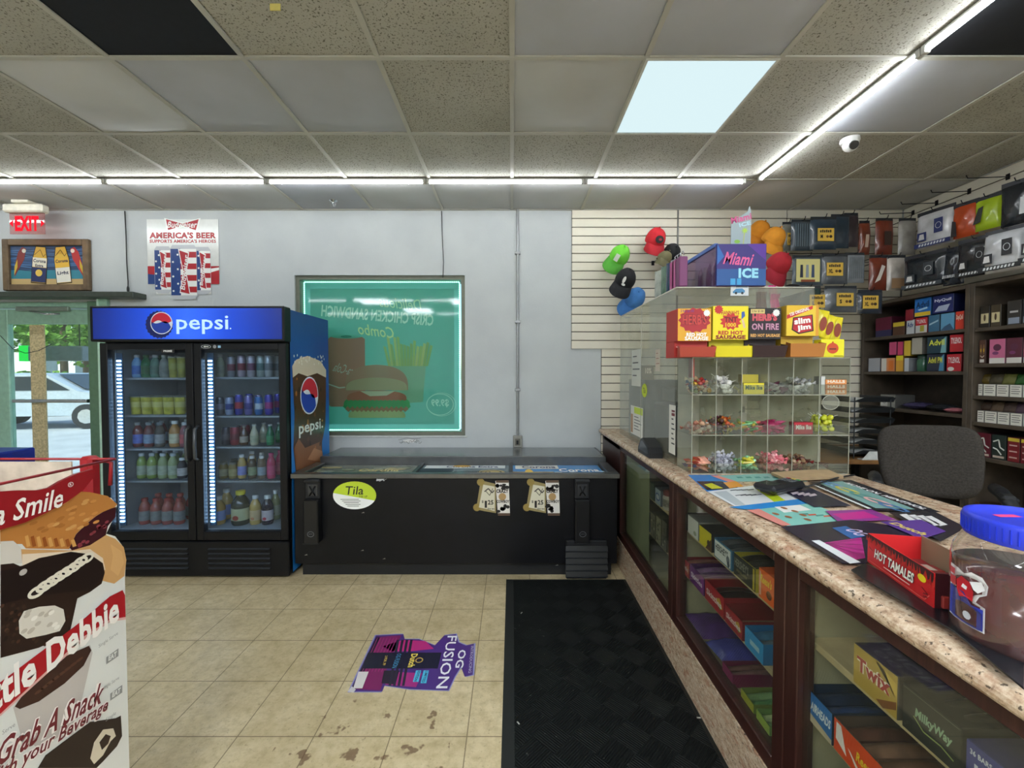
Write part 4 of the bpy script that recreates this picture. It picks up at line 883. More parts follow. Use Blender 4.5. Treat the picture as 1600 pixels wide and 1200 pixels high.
# stickers on its front
fr = lambda px, py: frame(onY(px, py, qy0+.0185), (1, 0, 0), (0, 0, 1))
k_ = 2.98/665
m = MB(fr(554, 774)); m.disc(0, 0, 34*k_, 22*k_, WH, 0, 36)
m.poly([(34*k_*cos(R(a)), 22*k_*sin(R(a))) for a in range(-22, 171, 8)], P_('#b9cf2c'), .0005)
m.text('Tila', .0, .035, .13, .06, P_('#20261a'), .001, .01, .15); m.text('top up', .06, -.008, .06, .018, P_('#20261a'), .001, .0, .2)
for k in range(5): m.rect(-.1+.012*k, -.03-.012*k, .03+.012*(k % 2), -.026-.012*k, P_('#5a5f5a'), .001)
tag(m.build('oval_sticker', org=onY(554, 774, qy0+.0185)), 'oval lime and white sticker on the left of the chest cooler front', 'sticker')
for px, w_ in ((775, 'left'), (853, 'right')):
    m = MB(fr(px, 778)); kk = k_
    m.poly([(-24*kk, 28*kk), (-16*kk, 26*kk), (0, 22*kk), (0, -24*kk), (-18*kk, -21*kk), (-32*kk, -18*kk), (-30*kk, -10*kk)], P_('#8f8052'), 0)
    for q in ((-24, 25), (-30, -15)): m.disc(q[0]*kk, q[1]*kk, 6*kk, 6*kk, P_('#8f7a3c'), .0003, 14)
    m.poly([(-20*kk, 21*kk), (-2*kk, 18*kk), (-2*kk, -21*kk), (-17*kk, -17*kk), (-27*kk, -15*kk), (-24*kk, 0)], P_('#cdc8b0'), .0005)
    m.text('1', -16*kk, -10*kk, .016, .05, P_('#1a1712'), .001, .03); m.text('25', -8.5*kk, -7*kk, .04, .033, P_('#1a1712'), .001, .03); m.text('$', -21*kk, -6*kk, .013, .02, P_('#1a1712'), .001, .02)
    m.text('23oz cans', -8*kk, -17*kk, .05, .012, P_('#1a1712'), .001, .03)
    m.line([(-18*kk, 10*kk), (-12*kk, 15*kk), (-6*kk, 8*kk), (-3*kk, 12*kk)], .008, P_('#3a3630'), .001); m.line([(-17*kk, 12*kk), (-10*kk, 4*kk), (-5*kk, 15*kk)], .005, P_('#5a554a'), .0012)
    m.poly([(-1*kk, 27*kk), (20*kk, 27*kk), (22*kk, -26*kk), (3*kk, -26*kk)], P_('#d8d4cc'), .0014); m.rect(0, 24*kk, 20*kk, 28*kk, P_('#5a4636'), .0016); m.rect(3*kk, -28*kk, 22*kk, -24*kk, P_('#5a4636'), .0016)
    for k in range(15): m.disc(rnd.uniform(2, 19)*kk, rnd.choice([rnd.uniform(12, 22), rnd.uniform(-22, -10)])*kk, rnd.uniform(2, 4)*kk, rnd.uniform(1.5, 3.5)*kk, P_('#1b1816'), .0017, 8)
    m.text('CRAZY', 10*kk, 11*kk, 19*kk, 6*kk, P_('#2a2018'), .002, .05); m.disc(10*kk, 2*kk, 6*kk, 6*kk, P_('#a88858'), .0018, 12); m.text('COWBOY', 11*kk, -5.5*kk, 20*kk, 5*kk, P_('#2a2018'), .002, .05)
    tag(m.build('price_sticker', org=onY(px, 778, qy0+.0185)), '%s of two cow-print price stickers on the front of the chest cooler' % w_, 'sticker', 'price stickers on the chest cooler')
m = MB(fr(598, 747)); 
for k in range(7): m.poly([(rnd.uniform(-.03, .03)+.01*k-.03, rnd.uniform(-.03, .01)) for _ in range(3)], P_('#b8babc'), .0001*k)
tag(m.build('torn_sticker', org=onY(598, 747, qy0+.0185)), 'torn silver sticker scrap under the rim of the chest cooler', 'sticker')
m = MB()
for px, py in ((567, 801), (566, 860), (870, 883), (478, 867), (600, 873)): c = onY(px, py, qy0+.018); m.add([(c.x-.012, c.y, c.z-.004), (c.x+.012, c.y, c.z-.002), (c.x+.006, c.y, c.z+.006)], [(0, 1, 2)], P_('#8a8a80'))
m.build('scuff_mark', ch)
# vent louvre box at the lower right of its front
a = onY(885, 845, qy0-.02); b = onY(957, 905, qy0-.02)
m = MB(); m.box(a.x, qy0-.02, .012, b.x-.04, qy0+.019, a.z, BK2, .004)
for k in range(5): z = .03+k*.045; m.add([(a.x-.005, qy0-.03, z), (b.x-.035, qy0-.03, z), (b.x-.035, qy0-.008-.012, z+.034), (a.x-.005, qy0-.02, z+.034)], [(0, 1, 2, 3)], C_('#0b0c0e', .3)); m.box(a.x-.005, qy0-.032, z-.003, b.x-.035, qy0-.02, z+.002, C_('#24262a', .3))
m.build('vent_grille', ch)
# ================================================================== glass display counter
CX, CT, CB = .80, .96, 1.34            # front face, top height, rear of the cases
t = NT('reddish_wood'); g = t.noise(3, 6, t.mapping(scale=(12, 12, 1)), .7, 1.5); WOOD = t.fin(t.ramp([(.3, '#2a1411'), (.6, '#3d211b'), (.8, '#4a2b23')], g), .35, .45)
def granite(nm, st):
    t = NT(nm); o = t.mapping(scale=st)
    c = t.ramp([(.32, '#7d6450'), (.45, '#b79b80'), (.55, '#cdb79c'), (.68, '#dccbb4')], t.noise(38, 8, o, .75))
    c = t.mix(t.ramp([(.54, 0.), (.64, .7)], t.noise(14, 5, o, .6)), c, '#a77a60'); c = t.mix(t.ramp([(.60, 0.), (.66, .85)], t.noise(75, 3, o, .6)), c, '#3d322b')
    return t.fin(c, .22, .5)
GRAN = granite('speckled_granite', (1, 1, 1)); GRAN2 = granite('streaked_granite', (1, 1, 2.6)); INS = C_('#b0a888', .7, var=.2, vs=6); SHELF = C_('#c2ae84', .5, var=.2, vs=9)
GLS = Pane('#f6f8f4', .03, '#8a8c7c', ior=1.45)
def unit(y0, y1, lab, end=False):
    e = E('display_case', ((CX+CB)/2, (y0+y1)/2, 0), lab, 'display case', 'glass display cases under the counter top')
    m = MB(); pl = .21
    m.box(CX-.004, y0+.001, 0.0006, CX+.02, y1-.001, pl, GRAN2); m.build('kick_plate', e)
    m = MB(); fw = .055
    m.box(CX, y0+.001, pl, CX+.05, y0+fw, CT-.041, WOOD, .003); m.box(CX, y1-fw-(.55 if end else 0), pl, CX+.05, y1-.001, CT-.041, WOOD, .003)
    m.box(CX, y0+fw, pl, CX+.05, y1-fw, pl+.055, WOOD, .003); m.box(CX, y0+fw, CT-.085, CX+.05, y1-fw, CT-.041, WOOD, .003); m.build('frame', e)
    m = MB(); m.box(CX+.05, y0+.002, .012, CB, y0+.02, CT-.041, INS); m.box(CX+.05, y1-.02, .012, CB, y1-.002, CT-.041, INS); m.box(CB-.015, y0+.02, .012, CB, y1-.02, CT-.041, INS); m.box(CX+.05, y0+.02, pl, CB-.015, y1-.02, pl+.04, INS); m.build('carcass', e)
    yy1 = y1-fw-(.55 if end else 0)
    MB().box(CX+.018, y0+fw, pl+.055, CX+.024, yy1, CT-.085, GLS).build('glass', e)
    for z in (.47, .69): MB().box(CX+.055, y0+.022, z-.02, CB-.02, y1-.022, z, SHELF, .002).build('shelf', e)
    return e
unit(2.10, 3.74, 'farthest glass display case under the counter, with a wide wooden end', True)
unit(1.23, 2.098, 'middle glass display case filled with boxes of chocolate bars')
unit(.25, 1.228, 'nearest glass display case at the bottom right with a gold box inside')
# top with a rounded nose
m = MB(); xa, xb, y0, y1 = .765, 1.635, .2, 3.74; n = 8; r = .02; prof = [(xa+r-r*sin(pi*k/n)*1.0, CT-r+r*cos(pi*k/n)) for k in range(n+1)]
v = []; f = []
prof = [(xb, CT)]+prof+[(xb, CT-2*r)]; k = len(prof)
for y in (y0, y1): v += [(x, y, z) for x, z in prof]
f = [(i, (i+1) % k, k+(i+1) % k, k+i) for i in range(k)]+[tuple(range(k)), tuple(range(k, 2*k))[::-1]]
m.add(v, f, GRAN); o = fixn(m.build('countertop')); tag(o, 'long speckled tan granite countertop with a rounded edge', 'countertop')
# rear legs of the top
m = MB()
m.box(1.345, .25, .0006, 1.58, 3.72, .05, INS); m.box(1.56, .25, .05, 1.58, 3.72, CT-.0405, INS)
tag(m.build('counter_backing'), 'plain wooden backing under the rear half of the counter top', 'counter backing')

# ------------------------------------------------------------------ printed boxes
def span(X, pa, pb):
    ya, yb = X*F/(pa-800), X*F/(pb-800); mid = (ya+yb)/2
    lo, hi = ((2.125, 3.7) if mid > 2.1 else (1.255, 2.072) if mid > 1.23 else (.28, 1.203)) if X < 1.2 else (2.895, 3.70) if mid > 2.86 else (1.735, 2.822)
    return min(ya, hi), max(yb, lo)
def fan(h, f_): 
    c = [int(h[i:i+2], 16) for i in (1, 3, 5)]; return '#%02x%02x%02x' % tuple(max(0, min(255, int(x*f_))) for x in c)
def case_box(X, pa, pb, zs, h, depth, col, txt, tcol, label, side=None, accent=None, name='candy_box', cat='box', art=None, group=None, shear=0, opened=False, tw=.8, th=.45, ty=0, ang=0, dark=False):
    """a box on a shelf whose printed face looks towards -x; pa, pb are its ends in photo pixels"""
    ya, yb = span(X, pa, pb)
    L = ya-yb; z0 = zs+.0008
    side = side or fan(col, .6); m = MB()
    if not opened: m.box(X+.0006, yb+.002, z0, X+depth, ya-.002, z0+h, P_(side, .45), .0015)
    else:
        s_ = P_(side, .45); m.box(X+.0006, yb+.002, z0, X+.003, ya-.002, z0+h, s_); m.box(X+depth-.003, yb+.002, z0, X+depth, ya-.002, z0+h*1.15, s_); m.box(X+.003, yb+.002, z0, X+depth-.003, yb+.005, z0+h, s_); m.box(X+.003, ya-.005, z0, X+depth-.003, ya-.002, z0+h, s_); m.box(X+.003, yb+.005, z0, X+depth-.003, ya-.005, z0+.003, P_('#8a7a5c'))
    m.T = frame((X, (ya+yb)/2, z0+h/2), (0, -1, 0), (0, 0, 1)); w = L-.004
    m.rect(-w/2+.001, -h/2+.001, w/2-.001, h/2-.001, P_(col, .4), 0)
    if accent: m.rect(-w/2+.001, -h/2+.001, w/2-.001, -h/2+h*.16, P_(accent, .4), .0004); m.rect(-w/2+.001, h/2-h*.1, w/2-.001, h/2-.001, P_(accent, .4), .0004)
    if art: art(m, w, h)
    if txt: m.text(txt, 0, ty*h, w*tw, h*th, P_(tcol, .4), .001, .03, shear, ang)
    o = m.build(name, org=(X+depth/2, (ya+yb)/2, z0)); tag(o, label, cat, group); return o
def bars(X, pa, pb, zs, h, depth, cols, label, group, rowh=.018, inset=.01):
    """candy bars lying in an open box, as one row of individual bars"""
    ya, yb = span(X, pa, pb); yb += .006; ya -= .006; n = max(2, int((ya-yb)/.036))
    for i in range(n):
        y = yb+(ya-yb)*(i+.5)/n; m = MB(); w = (ya-yb)/n*.43; c = cols[i % len(cols)]
        m.grid(8, 4, lambda u, v: (X+.008+(depth-.016)*u, y-w+2*w*v, zs+.001+h+rowh*.8*(sin(pi*min(1, max(0, (u-.08)/.84)))**.4 if .08 < u < .92 else 0)*sin(pi*v)**.5), C_(c, .3, var=.35, vs=40))
        m.box(X+.012, y-w*.9, zs+.004, X+depth-.012, y+w*.9, zs+.001+h, C_(c, .35, var=.3, vs=30))
        tag(m.build('candy_bar', org=(X+depth/2, y, zs)), label, 'candy bar', group)
D = .84; U, M_, LW = .69, .47, .25
# middle case, upper shelf
def wave(c1, c2):
    return lambda m, w, h: (m.poly([(w*.05, -h/2+.002), (w*.5-.001, -h/2+.002), (w*.5-.001, h*.2), (w*.3, -h*.05)], P_(c1), .0005), m.disc(w*.3, -h*.12, w*.13, h*.18, P_(c2), .0007))
case_box(D, 1062, 1076, U, .075, .2, '#1c1a1c', None, '', 'dark box at the far end of the upper shelf, middle case', tw=.7, th=.25)
case_box(D, 1077, 1094, U, .085, .2, '#d8d8d2', None, '', 'plain white box on the upper shelf beside the yellow box, middle case', art=lambda m, w, h: m.disc(.2*w, -h*.25, w*.14, h*.12, P_('#9aa08a'), .0005))
case_box(D, 1095, 1115, U, .08, .2, '#e0cf1e', None, '#7a3a1a', 'bright yellow candy box on the upper shelf, middle case', side='#2b2a30', art=wave('#5a3420', '#3a2418'), th=.25, ty=.22)
case_box(D, 1119, 1148, U, .078, .2, '#2a6f96', None, '', "white and blue chocolate bar box on the upper shelf, middle case", side='#2f5f80', opened=True, art=lambda m, w, h: (m.rect(-w*.46, -h*.44, w*.43, h*.42, P_('#e2e4e2'), .0005), m.text("HERSHEY'S", -w*.06, h*.12, w*.7, h*.36, P_('#2b2a2c'), .001, .03), m.disc(w*.3, -h*.1, w*.09, h*.2, P_('#6a7078'), .001), m.disc(w*.33, -h*.3, w*.07, h*.14, P_('#2a3a4a'), .0013)))
case_box(D, 1150, 1186, U, .082, .2, '#1c1b1a', None, '', 'black and gold chocolate bar box on the upper shelf, middle case', side='#a89a2a', opened=True, art=lambda m, w, h: (m.text("HERSHEY'S", -w*.12, h*.14, w*.64, h*.38, P_('#8f8f80'), .001, .03), m.rect(w*.38, -h*.45, w*.46, h*.45, P_('#b8a52a'), .0006), m.text('SPECIAL DARK', -w*.1, -h*.2, w*.5, h*.12, P_('#8a8250'), .001), m.ring(0, 0, 0, 0, 0, P_('#000000')) if 0 else None))
case_box(D, 1190, 1216, U, .1, .2, '#e2601a', "Reese's", '#e8d020', 'orange peanut butter cup box on the upper shelf, middle case', side='#c04a12', tw=.72, th=.3, ty=.2, shear=.15, art=lambda m, w, h: (m.poly([(-w*.45, -h*.4), (-w*.32, -h*.4), (-w*.36, h*.4), (-w*.45, h*.42)], P_('#d8a890'), .0005), m.disc(w*.18, -h*.2, w*.17, h*.14, P_('#5a3018'), .0005), m.disc(w*.18, -h*.17, w*.14, h*.09, P_('#7a4a28'), .0007)))
bars(D, 1120, 1147, U, .066, .19, ['#4a4f58', '#3a3f48', '#565a60'], 'grey-wrapped chocolate bar lying in the white and blue box', 'bars in the white and blue box')
bars(D, 1151, 1185, U, .068, .19, ['#2a2826', '#3a3632', '#1f1e1c'], 'dark-wrapped chocolate bar lying in the black and gold box', 'bars in the black and gold box')
tag(MB().box(D+.24, 1.72, U+.001, D+.4, 1.98, U+.09, P_('#b5a52a')).build('candy_box'), 'dull yellow box at the back of the upper shelf, middle case', 'box')
# middle case, lower shelf
case_box(D, 1061, 1080, M_, .075, .22, '#a8232e', 'Skittles', '#e8d8d0', 'red candy box at the far end of the lower shelf, middle case', side='#7a1a20', th=.3, opened=True, art=lambda m, w, h: m.disc(w*.3, 0, w*.2, h*.3, P_('#c87a5a'), .0004))
case_box(D, 1081, 1104, M_, .08, .22, '#6a2a78', 'Skittles', '#ecdcec', 'purple candy box on the lower shelf between two red ones', side='#4a1a58', th=.3, opened=True, art=lambda m, w, h: (m.rect(w*.3, -h*.5, w*.49, h*.49, P_('#8a3a90'), .0004),))
sk = lambda m, w, h: (m.poly([(w*.1, h*.1), (w*.3, -h*.25), (w*.45, -h*.1), (w*.3, h*.3)], P_('#c8a23a'), .0004), m.poly([(w*.14, 0), (w*.32, -h*.25), (w*.38, -h*.1)], P_('#4a8a3a'), .0006))
case_box(D, 1105, 1136, M_, .085, .22, '#a81f2c', 'Skittles', '#ece0dc', 'red candy box in the middle of the lower shelf, middle case', side='#8a1a24', th=.3, opened=True, art=sk)
case_box(D, 1137, 1166, M_, .07, .22, '#a2202c', 'Skittles', '#ece0dc', 'red candy box on the lower shelf beside the blue box', side='#7a1820', th=.3, opened=True, art=sk)
bars(D, 1082, 1103, M_, .06, .2, ['#7a4a80', '#5a3a68', '#8a6a90'], 'purple-wrapped candy pack in the purple box', 'packs in the purple box')
bars(D, 1062, 1079, M_, .055, .2, ['#6a3a3a', '#8a5a50'], 'red-wrapped candy pack in the far red box', 'packs in the far red box')
bars(D, 1106, 1120, M_, .045, .2, ['#2a1a1c', '#3a2224'], 'dark red candy pack in the middle red box', 'packs in the middle red box')
case_box(D, 1169, 1200, M_, .07, .2, '#2f8fc8', None, '', 'blue box at the near end of the lower shelf, middle case', side='#1f6aa0', opened=True, art=lambda m, w, h: m.rect(-w*.2, -h*.15, w*.3, h*.1, P_('#a8c8d8'), .0005))
bars(D, 1170, 1199, M_, .05, .18, ['#5a6a78', '#3f6a8a', '#8a949c'], 'grey-blue candy pack in the blue box', 'packs in the blue box')
# middle case, deck
def pouch(cx, cy, cz, w, h, t_, col, label, rot=(0, 0, 0), name='candy_bag', cat='bag', group=None, art=None, back=None, rough=.25):
    m = MB(); mt = C_(col, rough, var=.3, vs=18, bump=.6, bs=35)
    def P0(u, v, s): 
        e_ = (16*u*(1-u)*v*(1-v))**.45; wob = .12*sin(u*17+cx*40)*sin(v*13+cz*30)
        return (w*(u-.5), h*(v-.5), s*t_/2*e_*(1+wob))
    m.grid(10, 10, lambda u, v: P0(u, v, 1), mt); m.grid(10, 10, lambda u, v: P0(1-u, v, -1), C_(back, rough, var=.2) if back else mt)
    if art: art(m)
    o = m.build(name, org=(0, 0, 0)); o.location = (cx, cy, cz); o.rotation_euler = rot; return tag(o, label, cat, group)
pouch(D+.1, 1.94, LW+.03, .2, .2, .055, '#5a3a78', 'purple candy bag lying on the floor of the middle case')
pouch(D+.09, 1.76, LW+.032, .17, .14, .06, '#4a4a9a', 'blue and purple bag on the floor of the middle case', (0, 0, R(6)))
case_box(D, 1134, 1152, LW, .05, .28, '#8a2a5a', None, '', 'magenta tray box on the floor of the middle case', side='#6a2040', opened=True, th=.3)
bars(D, 1135, 1151, LW, .035, .26, ['#7a5a58', '#6a4a44', '#8a706a'], 'brown-wrapped bar in the magenta tray box', 'bars in the magenta tray box')
case_box(D, 1164, 1186, LW, .045, .28, '#a8a838', None, '', 'yellow green tray box on the floor of the middle case', side='#6a7a3a', opened=True, th=.3)
bars(D, 1165, 1185, LW, .03, .26, ['#5a8a58', '#7a9a68', '#8a9a4a'], 'green gum pack in the yellow green tray box', 'packs in the yellow green tray box')
case_box(D, 1189, 1212, LW, .045, .28, '#9ab04a', None, '', 'pale green tray box nearest on the floor of the middle case', side='#6a8a4a', opened=True)
bars(D, 1190, 1211, LW, .03, .26, ['#8ab07a', '#b0c48a', '#5a8a5a'], 'pale green gum pack in the nearest tray box', 'packs in the nearest tray box')
# nearest case
tw_ = lambda m, w, h: (m.text('Twix', -w*.02, h*.08, w*.76, h*.36, P_('#efe6d8'), .0008, .1), m.text('Twix', -w*.02, h*.08, w*.76, h*.36, P_('#a3202c'), .0013, .035), m.poly([(w*.2, -h*.5), (w*.48, -h*.28), (w*.48, -h*.1), (w*.05, -h*.42)], P_('#7a4a22'), .0005), m.poly([(w*.0, h*.5), (w*.16, h*.5), (w*.48, -h*.05), (w*.48, h*.3)], P_('#c9a94a'), .0004))
case_box(D, 1342, 1416, U, .098, .2, '#b39440', None, '', 'gold caramel bar box on the upper shelf, nearest case', side='#3a3430', art=tw_)
case_box(D, 1421, 1520, U, .095, .22, '#23231f', None, '', 'black chocolate bar box with green lettering, nearest case', side='#1a1a18', art=lambda m, w, h: (m.text('MilkyWay', w*.06, h*.04, w*.62, h*.26, P_('#8aa88a'), .0009, .04, .1), m.line([(-w*.28, -h*.05), (-w*.1, -h*.22), (w*.2, -h*.2), (w*.4, -h*.28)], .003, P_('#8a9a5a'), .0008), m.rect(-w*.48, h*.44, w*.48, h*.455, P_('#6a6a58'), .0008)))
bars(D, 1422, 1519, U, .088, .2, ['#2e2d2a', '#24231f'], 'dark chocolate bar lying on the black box', 'bars in the black box')
case_box(D, 1524, 1640, U, .085, .22, '#27307a', None, '', 'navy blue candy bar box nearest on the upper shelf', side='#202860', art=lambda m, w, h: (m.text('36 BARS', -w*.25, h*.3, w*.35, h*.12, P_('#c8ccd8'), .0009, .03), m.text('100', -w*.1, -h*.1, w*.5, h*.4, P_('#c8ccd8'), .0009, .03)))
ah = lambda m, w, h: (m.rect(-w*.49, -h*.49, -w*.24, h*.49, P_('#6a2034'), .0004), m.ring(-w*.36, h*.15, w*.08, h*.16, .004, P_('#c87a8a'), .0007), m.text('AIRHEADS', w*.12, h*.08, w*.68, h*.3, P_('#e6edf2'), .0009, .04, .1), m.poly([(-w*.24, -h*.49), (w*.49, -h*.49), (w*.49, -h*.35), (-w*.24, -h*.22)], P_('#c8b89a'), .0005))
case_box(D, 1259, 1312, M_, .085, .22, '#2f6fb0', None, '', 'blue taffy box on the lower shelf, nearest case', side='#203048', opened=True, art=ah)
bars(D, 1260, 1311, M_, .062, .2, ['#1f3a68', '#24304a', '#2a4a7a'], 'navy-wrapped taffy pack in the blue taffy box', 'packs in the blue taffy box')
case_box(D, 1313, 1400, M_, .085, .22, '#d8481a', None, '', 'orange candy box on the lower shelf, nearest case', side='#5a4a40', opened=True, art=lambda m, w, h: (m.poly([(-w*.44, h*.42), (-w*.34, h*.42), (-w*.22, -h*.32), (-w*.45, -h*.1)], P_('#e8e0dc'), .0005), m.poly([(-w*.2, 0), (0, -h*.4), (w*.1, -h*.4), (-w*.14, -h*.05)], P_('#e8e0dc'), .0005), m.text("Reese's", w*.18, .05*h, w*.4, h*.3, P_('#e8c828'), .0009, .03, .1)))
bars(D, 1314, 1399, M_, .062, .2, ['#6a4a3a', '#7a5a48', '#5a3a30'], 'brown-wrapped peanut butter pack in the orange box', 'packs in the orange box')
case_box(D, 1215+45, 1330, LW, .05, .28, '#3a5a2a', None, '', 'dark green tray box on the floor of the nearest case', side='#2a3a20', opened=True)
# farthest case: pale poster inside the glass, bottles and cards
MB_ = MB(frame((D-.006, 2.82, .60), (0, -1, 0), (0, 0, 1))); MB_.box(-.25, -.30, -.002, .25, .27, 0, C_('#8d9470', .6, var=.15, vs=5)); tag(MB_.build('backing_sheet', org=(D, 2.82, .3)), 'pale olive sheet standing behind the glass of the farthest case', 'sheet')
case_box(D, 1017, 1024, U, .10, .1, '#3a4a3a', None, '', 'small dark green box in the farthest case', side='#2a2a26')
case_box(D, 1025, 1034, U, .09, .1, '#9aa8b0', None, '', 'pale box with a blue round logo in the farthest case', side='#5a6068', art=lambda m, w, h: (m.disc(0, 0, w*.4, h*.25, P_('#2a4a8a'), .0005), m.disc(0, 0, w*.3, h*.16, P_('#c8ccd0'), .0007)))
m = MB(); y_ = D*F/(1041-800)+.03; m.lathe([(.04, 0), (.045, .01), (.045, .07), (.035, .085)], C_('#b5b0a4', .3), 16, (D+.045, y_, U+.001)); m.lathe([(.042, .08), (.042, .105), (0, .105)], C_('#6a2a26', .4), 16, (D+.045, y_, U+.001)); m.lathe([(.0458, .02), (.0458, .06)], C_('#8a8478', .4, var=.5, vs=60), 16, (D+.045, y_, U+.001))
tag(m.build('snack_jar', org=(D+.045, y_, U+.001)), 'small jar with a dark red lid on the farthest case shelf', 'jar')
for i, (pa, pb, c) in enumerate(((1010, 1016, '#4a6a8a'), (1018, 1026, '#6a6450'), (1027, 1035, '#8a8468'), (1036, 1044, '#5a5444'))):
    case_box(D, pa, pb, M_, (.10, .14, .15, .16)[i], .12, c, None, '', ('blue', 'brown', 'beige', 'dark brown')[i]+' patterned packet on the lower shelf of the farthest case', art=lambda m, w, h: [m.disc(rnd.uniform(-.3, .3)*w, rnd.uniform(-.4, .4)*h, w*.12, h*.05, P_(rnd.choice(['#2a2620', '#b0a890', '#3a4430'])), .0005+.0001*q, 7) for q in range(9)])
# ================================================================== flyers under the counter edge
lay_ = [0]
def flyer(pts, col, label, art=None, name='flyer', cat='flyer', th=.0008):
    """a sheet lying on the counter; corners given in photo pixels, met with the counter top"""
    z = CT+.0006+lay_[0]*.0011; lay_[0] += 1; P_w = [onZ(x, y, z+th) for x, y in pts]; c = sum(P_w, Vector())/len(P_w)
    m = MB(frame((c.x, c.y, z), (0, -1, 0), (1, 0, 0))); q = [(-(p.y-c.y), p.x-c.x) for p in P_w]     # local x towards the viewer, y to the right
    ar = sum(q[i][0]*q[(i+1) % len(q)][1]-q[(i+1) % len(q)][0]*q[i][1] for i in range(len(q)))
    if ar < 0: q = q[::-1]
    m.prism(q, 0, th, P_(col, .25))
    xs = [a for a, b in q]; ys = [b for a, b in q]
    m.L = lambda px, py: (lambda p: (-(p.y-c.y), p.x-c.x))(onZ(px, py, z+th))
    if art: art(m, th+.0003)
    return tag(m.build(name, org=(c.x, c.y, z)), label, cat)
def lp(m, pts, col, z): m.poly([m.L(*p) for p in pts], P_(col, .25), z)
def ltx(m, t, px, py, w, h, col, z, ang=0, bold=.02):
    a, b = m.L(px, py); m.text(t, a, b, w, h, P_(col, .25), z, bold, 0, ang)
def lt3(m, t, pa, pb, h, col, z):
    a = Vector(m.L(*pa)); b = Vector(m.L(*pb)); d = b-a; n = Vector((-d.y, d.x)).normalized()*h*.5
    c = (a+b)/2; q = m.L((pa[0]+pb[0])/2-8, (pa[1]+pb[1])/2+3); c += n if n.dot(Vector(q)-c) > 0 else -n
    m.text(t, c.x, c.y, d.length*.94, h, P_(col, .25), z, .04, 0, math.atan2(d.y, d.x))
flyer([(1075, 742), (1120, 742), (1160, 765), (1105, 768)], '#2f7fc4', 'blue and dark flyer at the far corner of the counter', lambda m, z: (lp(m, [(1088, 752), (1128, 752), (1158, 764), (1105, 766)], '#22242a', z), lp(m, [(1130, 754), (1150, 752), (1162, 760), (1140, 763)], '#e09a3a', z+.0003), lp(m, [(1100, 757), (1112, 755), (1130, 763), (1112, 764)], '#c8c828', z+.0003)))
flyer([(1122, 743), (1200, 740), (1262, 752), (1150, 752)], '#84bdb4', 'pale teal flyer in front of the clear candy case', lambda m, z: (lp(m, [(1110, 743), (1122, 743), (1150, 752), (1138, 753)], '#e09080', z), [lp(m, [(1150+k*14, 745), (1158+k*14, 744.6), (1162+k*14, 747), (1153+k*14, 747.4)], '#5a9a94', z) for k in range(5)]))
flyer([(1105, 768), (1190, 757), (1270, 786), (1150, 792)], '#d8dcdc', 'white and lime information flyer on the counter', lambda m, z: (lp(m, [(1178, 762), (1195, 760), (1230, 784), (1212, 786)], '#bcd02a', z), lp(m, [(1115, 769), (1135, 767), (1165, 789), (1150, 790)], '#b4bcc0', z), [lp(m, [(1140+k*9, 766-k*.3), (1150+k*9, 765-k*.3), (1152+k*9, 766-k*.3), (1142+k*9, 767-k*.3)], '#3a3c44', z+.0002) for k in range(4)], [lp(m, [(1148+k*8, 774), (1165+k*8, 772), (1167+k*8, 773), (1150+k*8, 775)], '#5a5c64', z+.0002) for k in range(4)]))
flyer([(1140, 792), (1272, 777), (1296, 788), (1200, 796), (1160, 795)], '#2b86cc', 'bright blue curved flyer on the counter')
flyer([(1180, 796), (1270, 786), (1326, 812), (1232, 822)], '#7fbfb4', 'teal food menu flyer with small pictures on the counter', lambda m, z: (lp(m, [(1210, 792), (1250, 789), (1268, 797), (1225, 801)], '#e2e4e0', z), [m.disc(*m.L(*p), .014, .010, P_('#8a5a3a'), z+.0004, 12) for p in ((1225, 794), (1242, 799), (1212, 803), (1232, 808), (1255, 805), (1262, 812))], [lp(m, [(1250+k*12, 803+k), (1262+k*12, 802+k), (1264+k*12, 804+k), (1252+k*12, 805+k)], '#c85a4a' if k % 2 else '#4a8a84', z+.0003) for k in range(4)]))
flyer([(1168, 797), (1186, 795), (1236, 820), (1222, 821)], '#d88a80', 'narrow coral strip along the edge of the teal menu flyer')
flyer([(1215, 762), (1262, 760), (1330, 790), (1272, 792)], '#232338', 'dark navy flyer with white marks behind the card reader', lambda m, z: [lp(m, [(1235+k*9, 770+k), (1246+k*9, 768+k), (1250+k*9, 771+k), (1239+k*9, 773+k)], '#c8b8c0', z) for k in range(4)])
flyer([(1262, 752), (1330, 750), (1470, 800), (1362, 797)], '#20222a', 'long black poster with white slanted lettering along the counter back', lambda m, z: (lp(m, [(1278, 754), (1316, 752), (1430, 796), (1368, 794)], '#7fa9a4', z), lt3(m, 'MOVE ON, MENTHOL', (1324, 753.5), (1458, 798), .03, '#e6e8e8', z+.0004), [m.ring(*m.L(1300+k*24, 757+k*9), .06, .024, .014, P_(('#5f86b8', '#c8c04a', '#4a8a84', '#d0a0a0', '#3f6a9a')[k]), z+.0003+.0002*k) for k in range(5)], lt3(m, 'A flavor beyond flavor', (1285, 762), (1350, 791), .016, '#e0e4e2', z+.001), lp(m, [(1268, 757), (1272, 757), (1362, 795), (1356, 795)], '#e0e4e2', z+.0003)))
flyer([(1290, 798), (1362, 796), (1400, 812), (1310, 815)], '#8a3a8a', 'purple and magenta flyer in the middle of the counter', lambda m, z: lp(m, [(1300, 803), (1350, 799), (1375, 809), (1318, 812)], '#c02a8a', z))
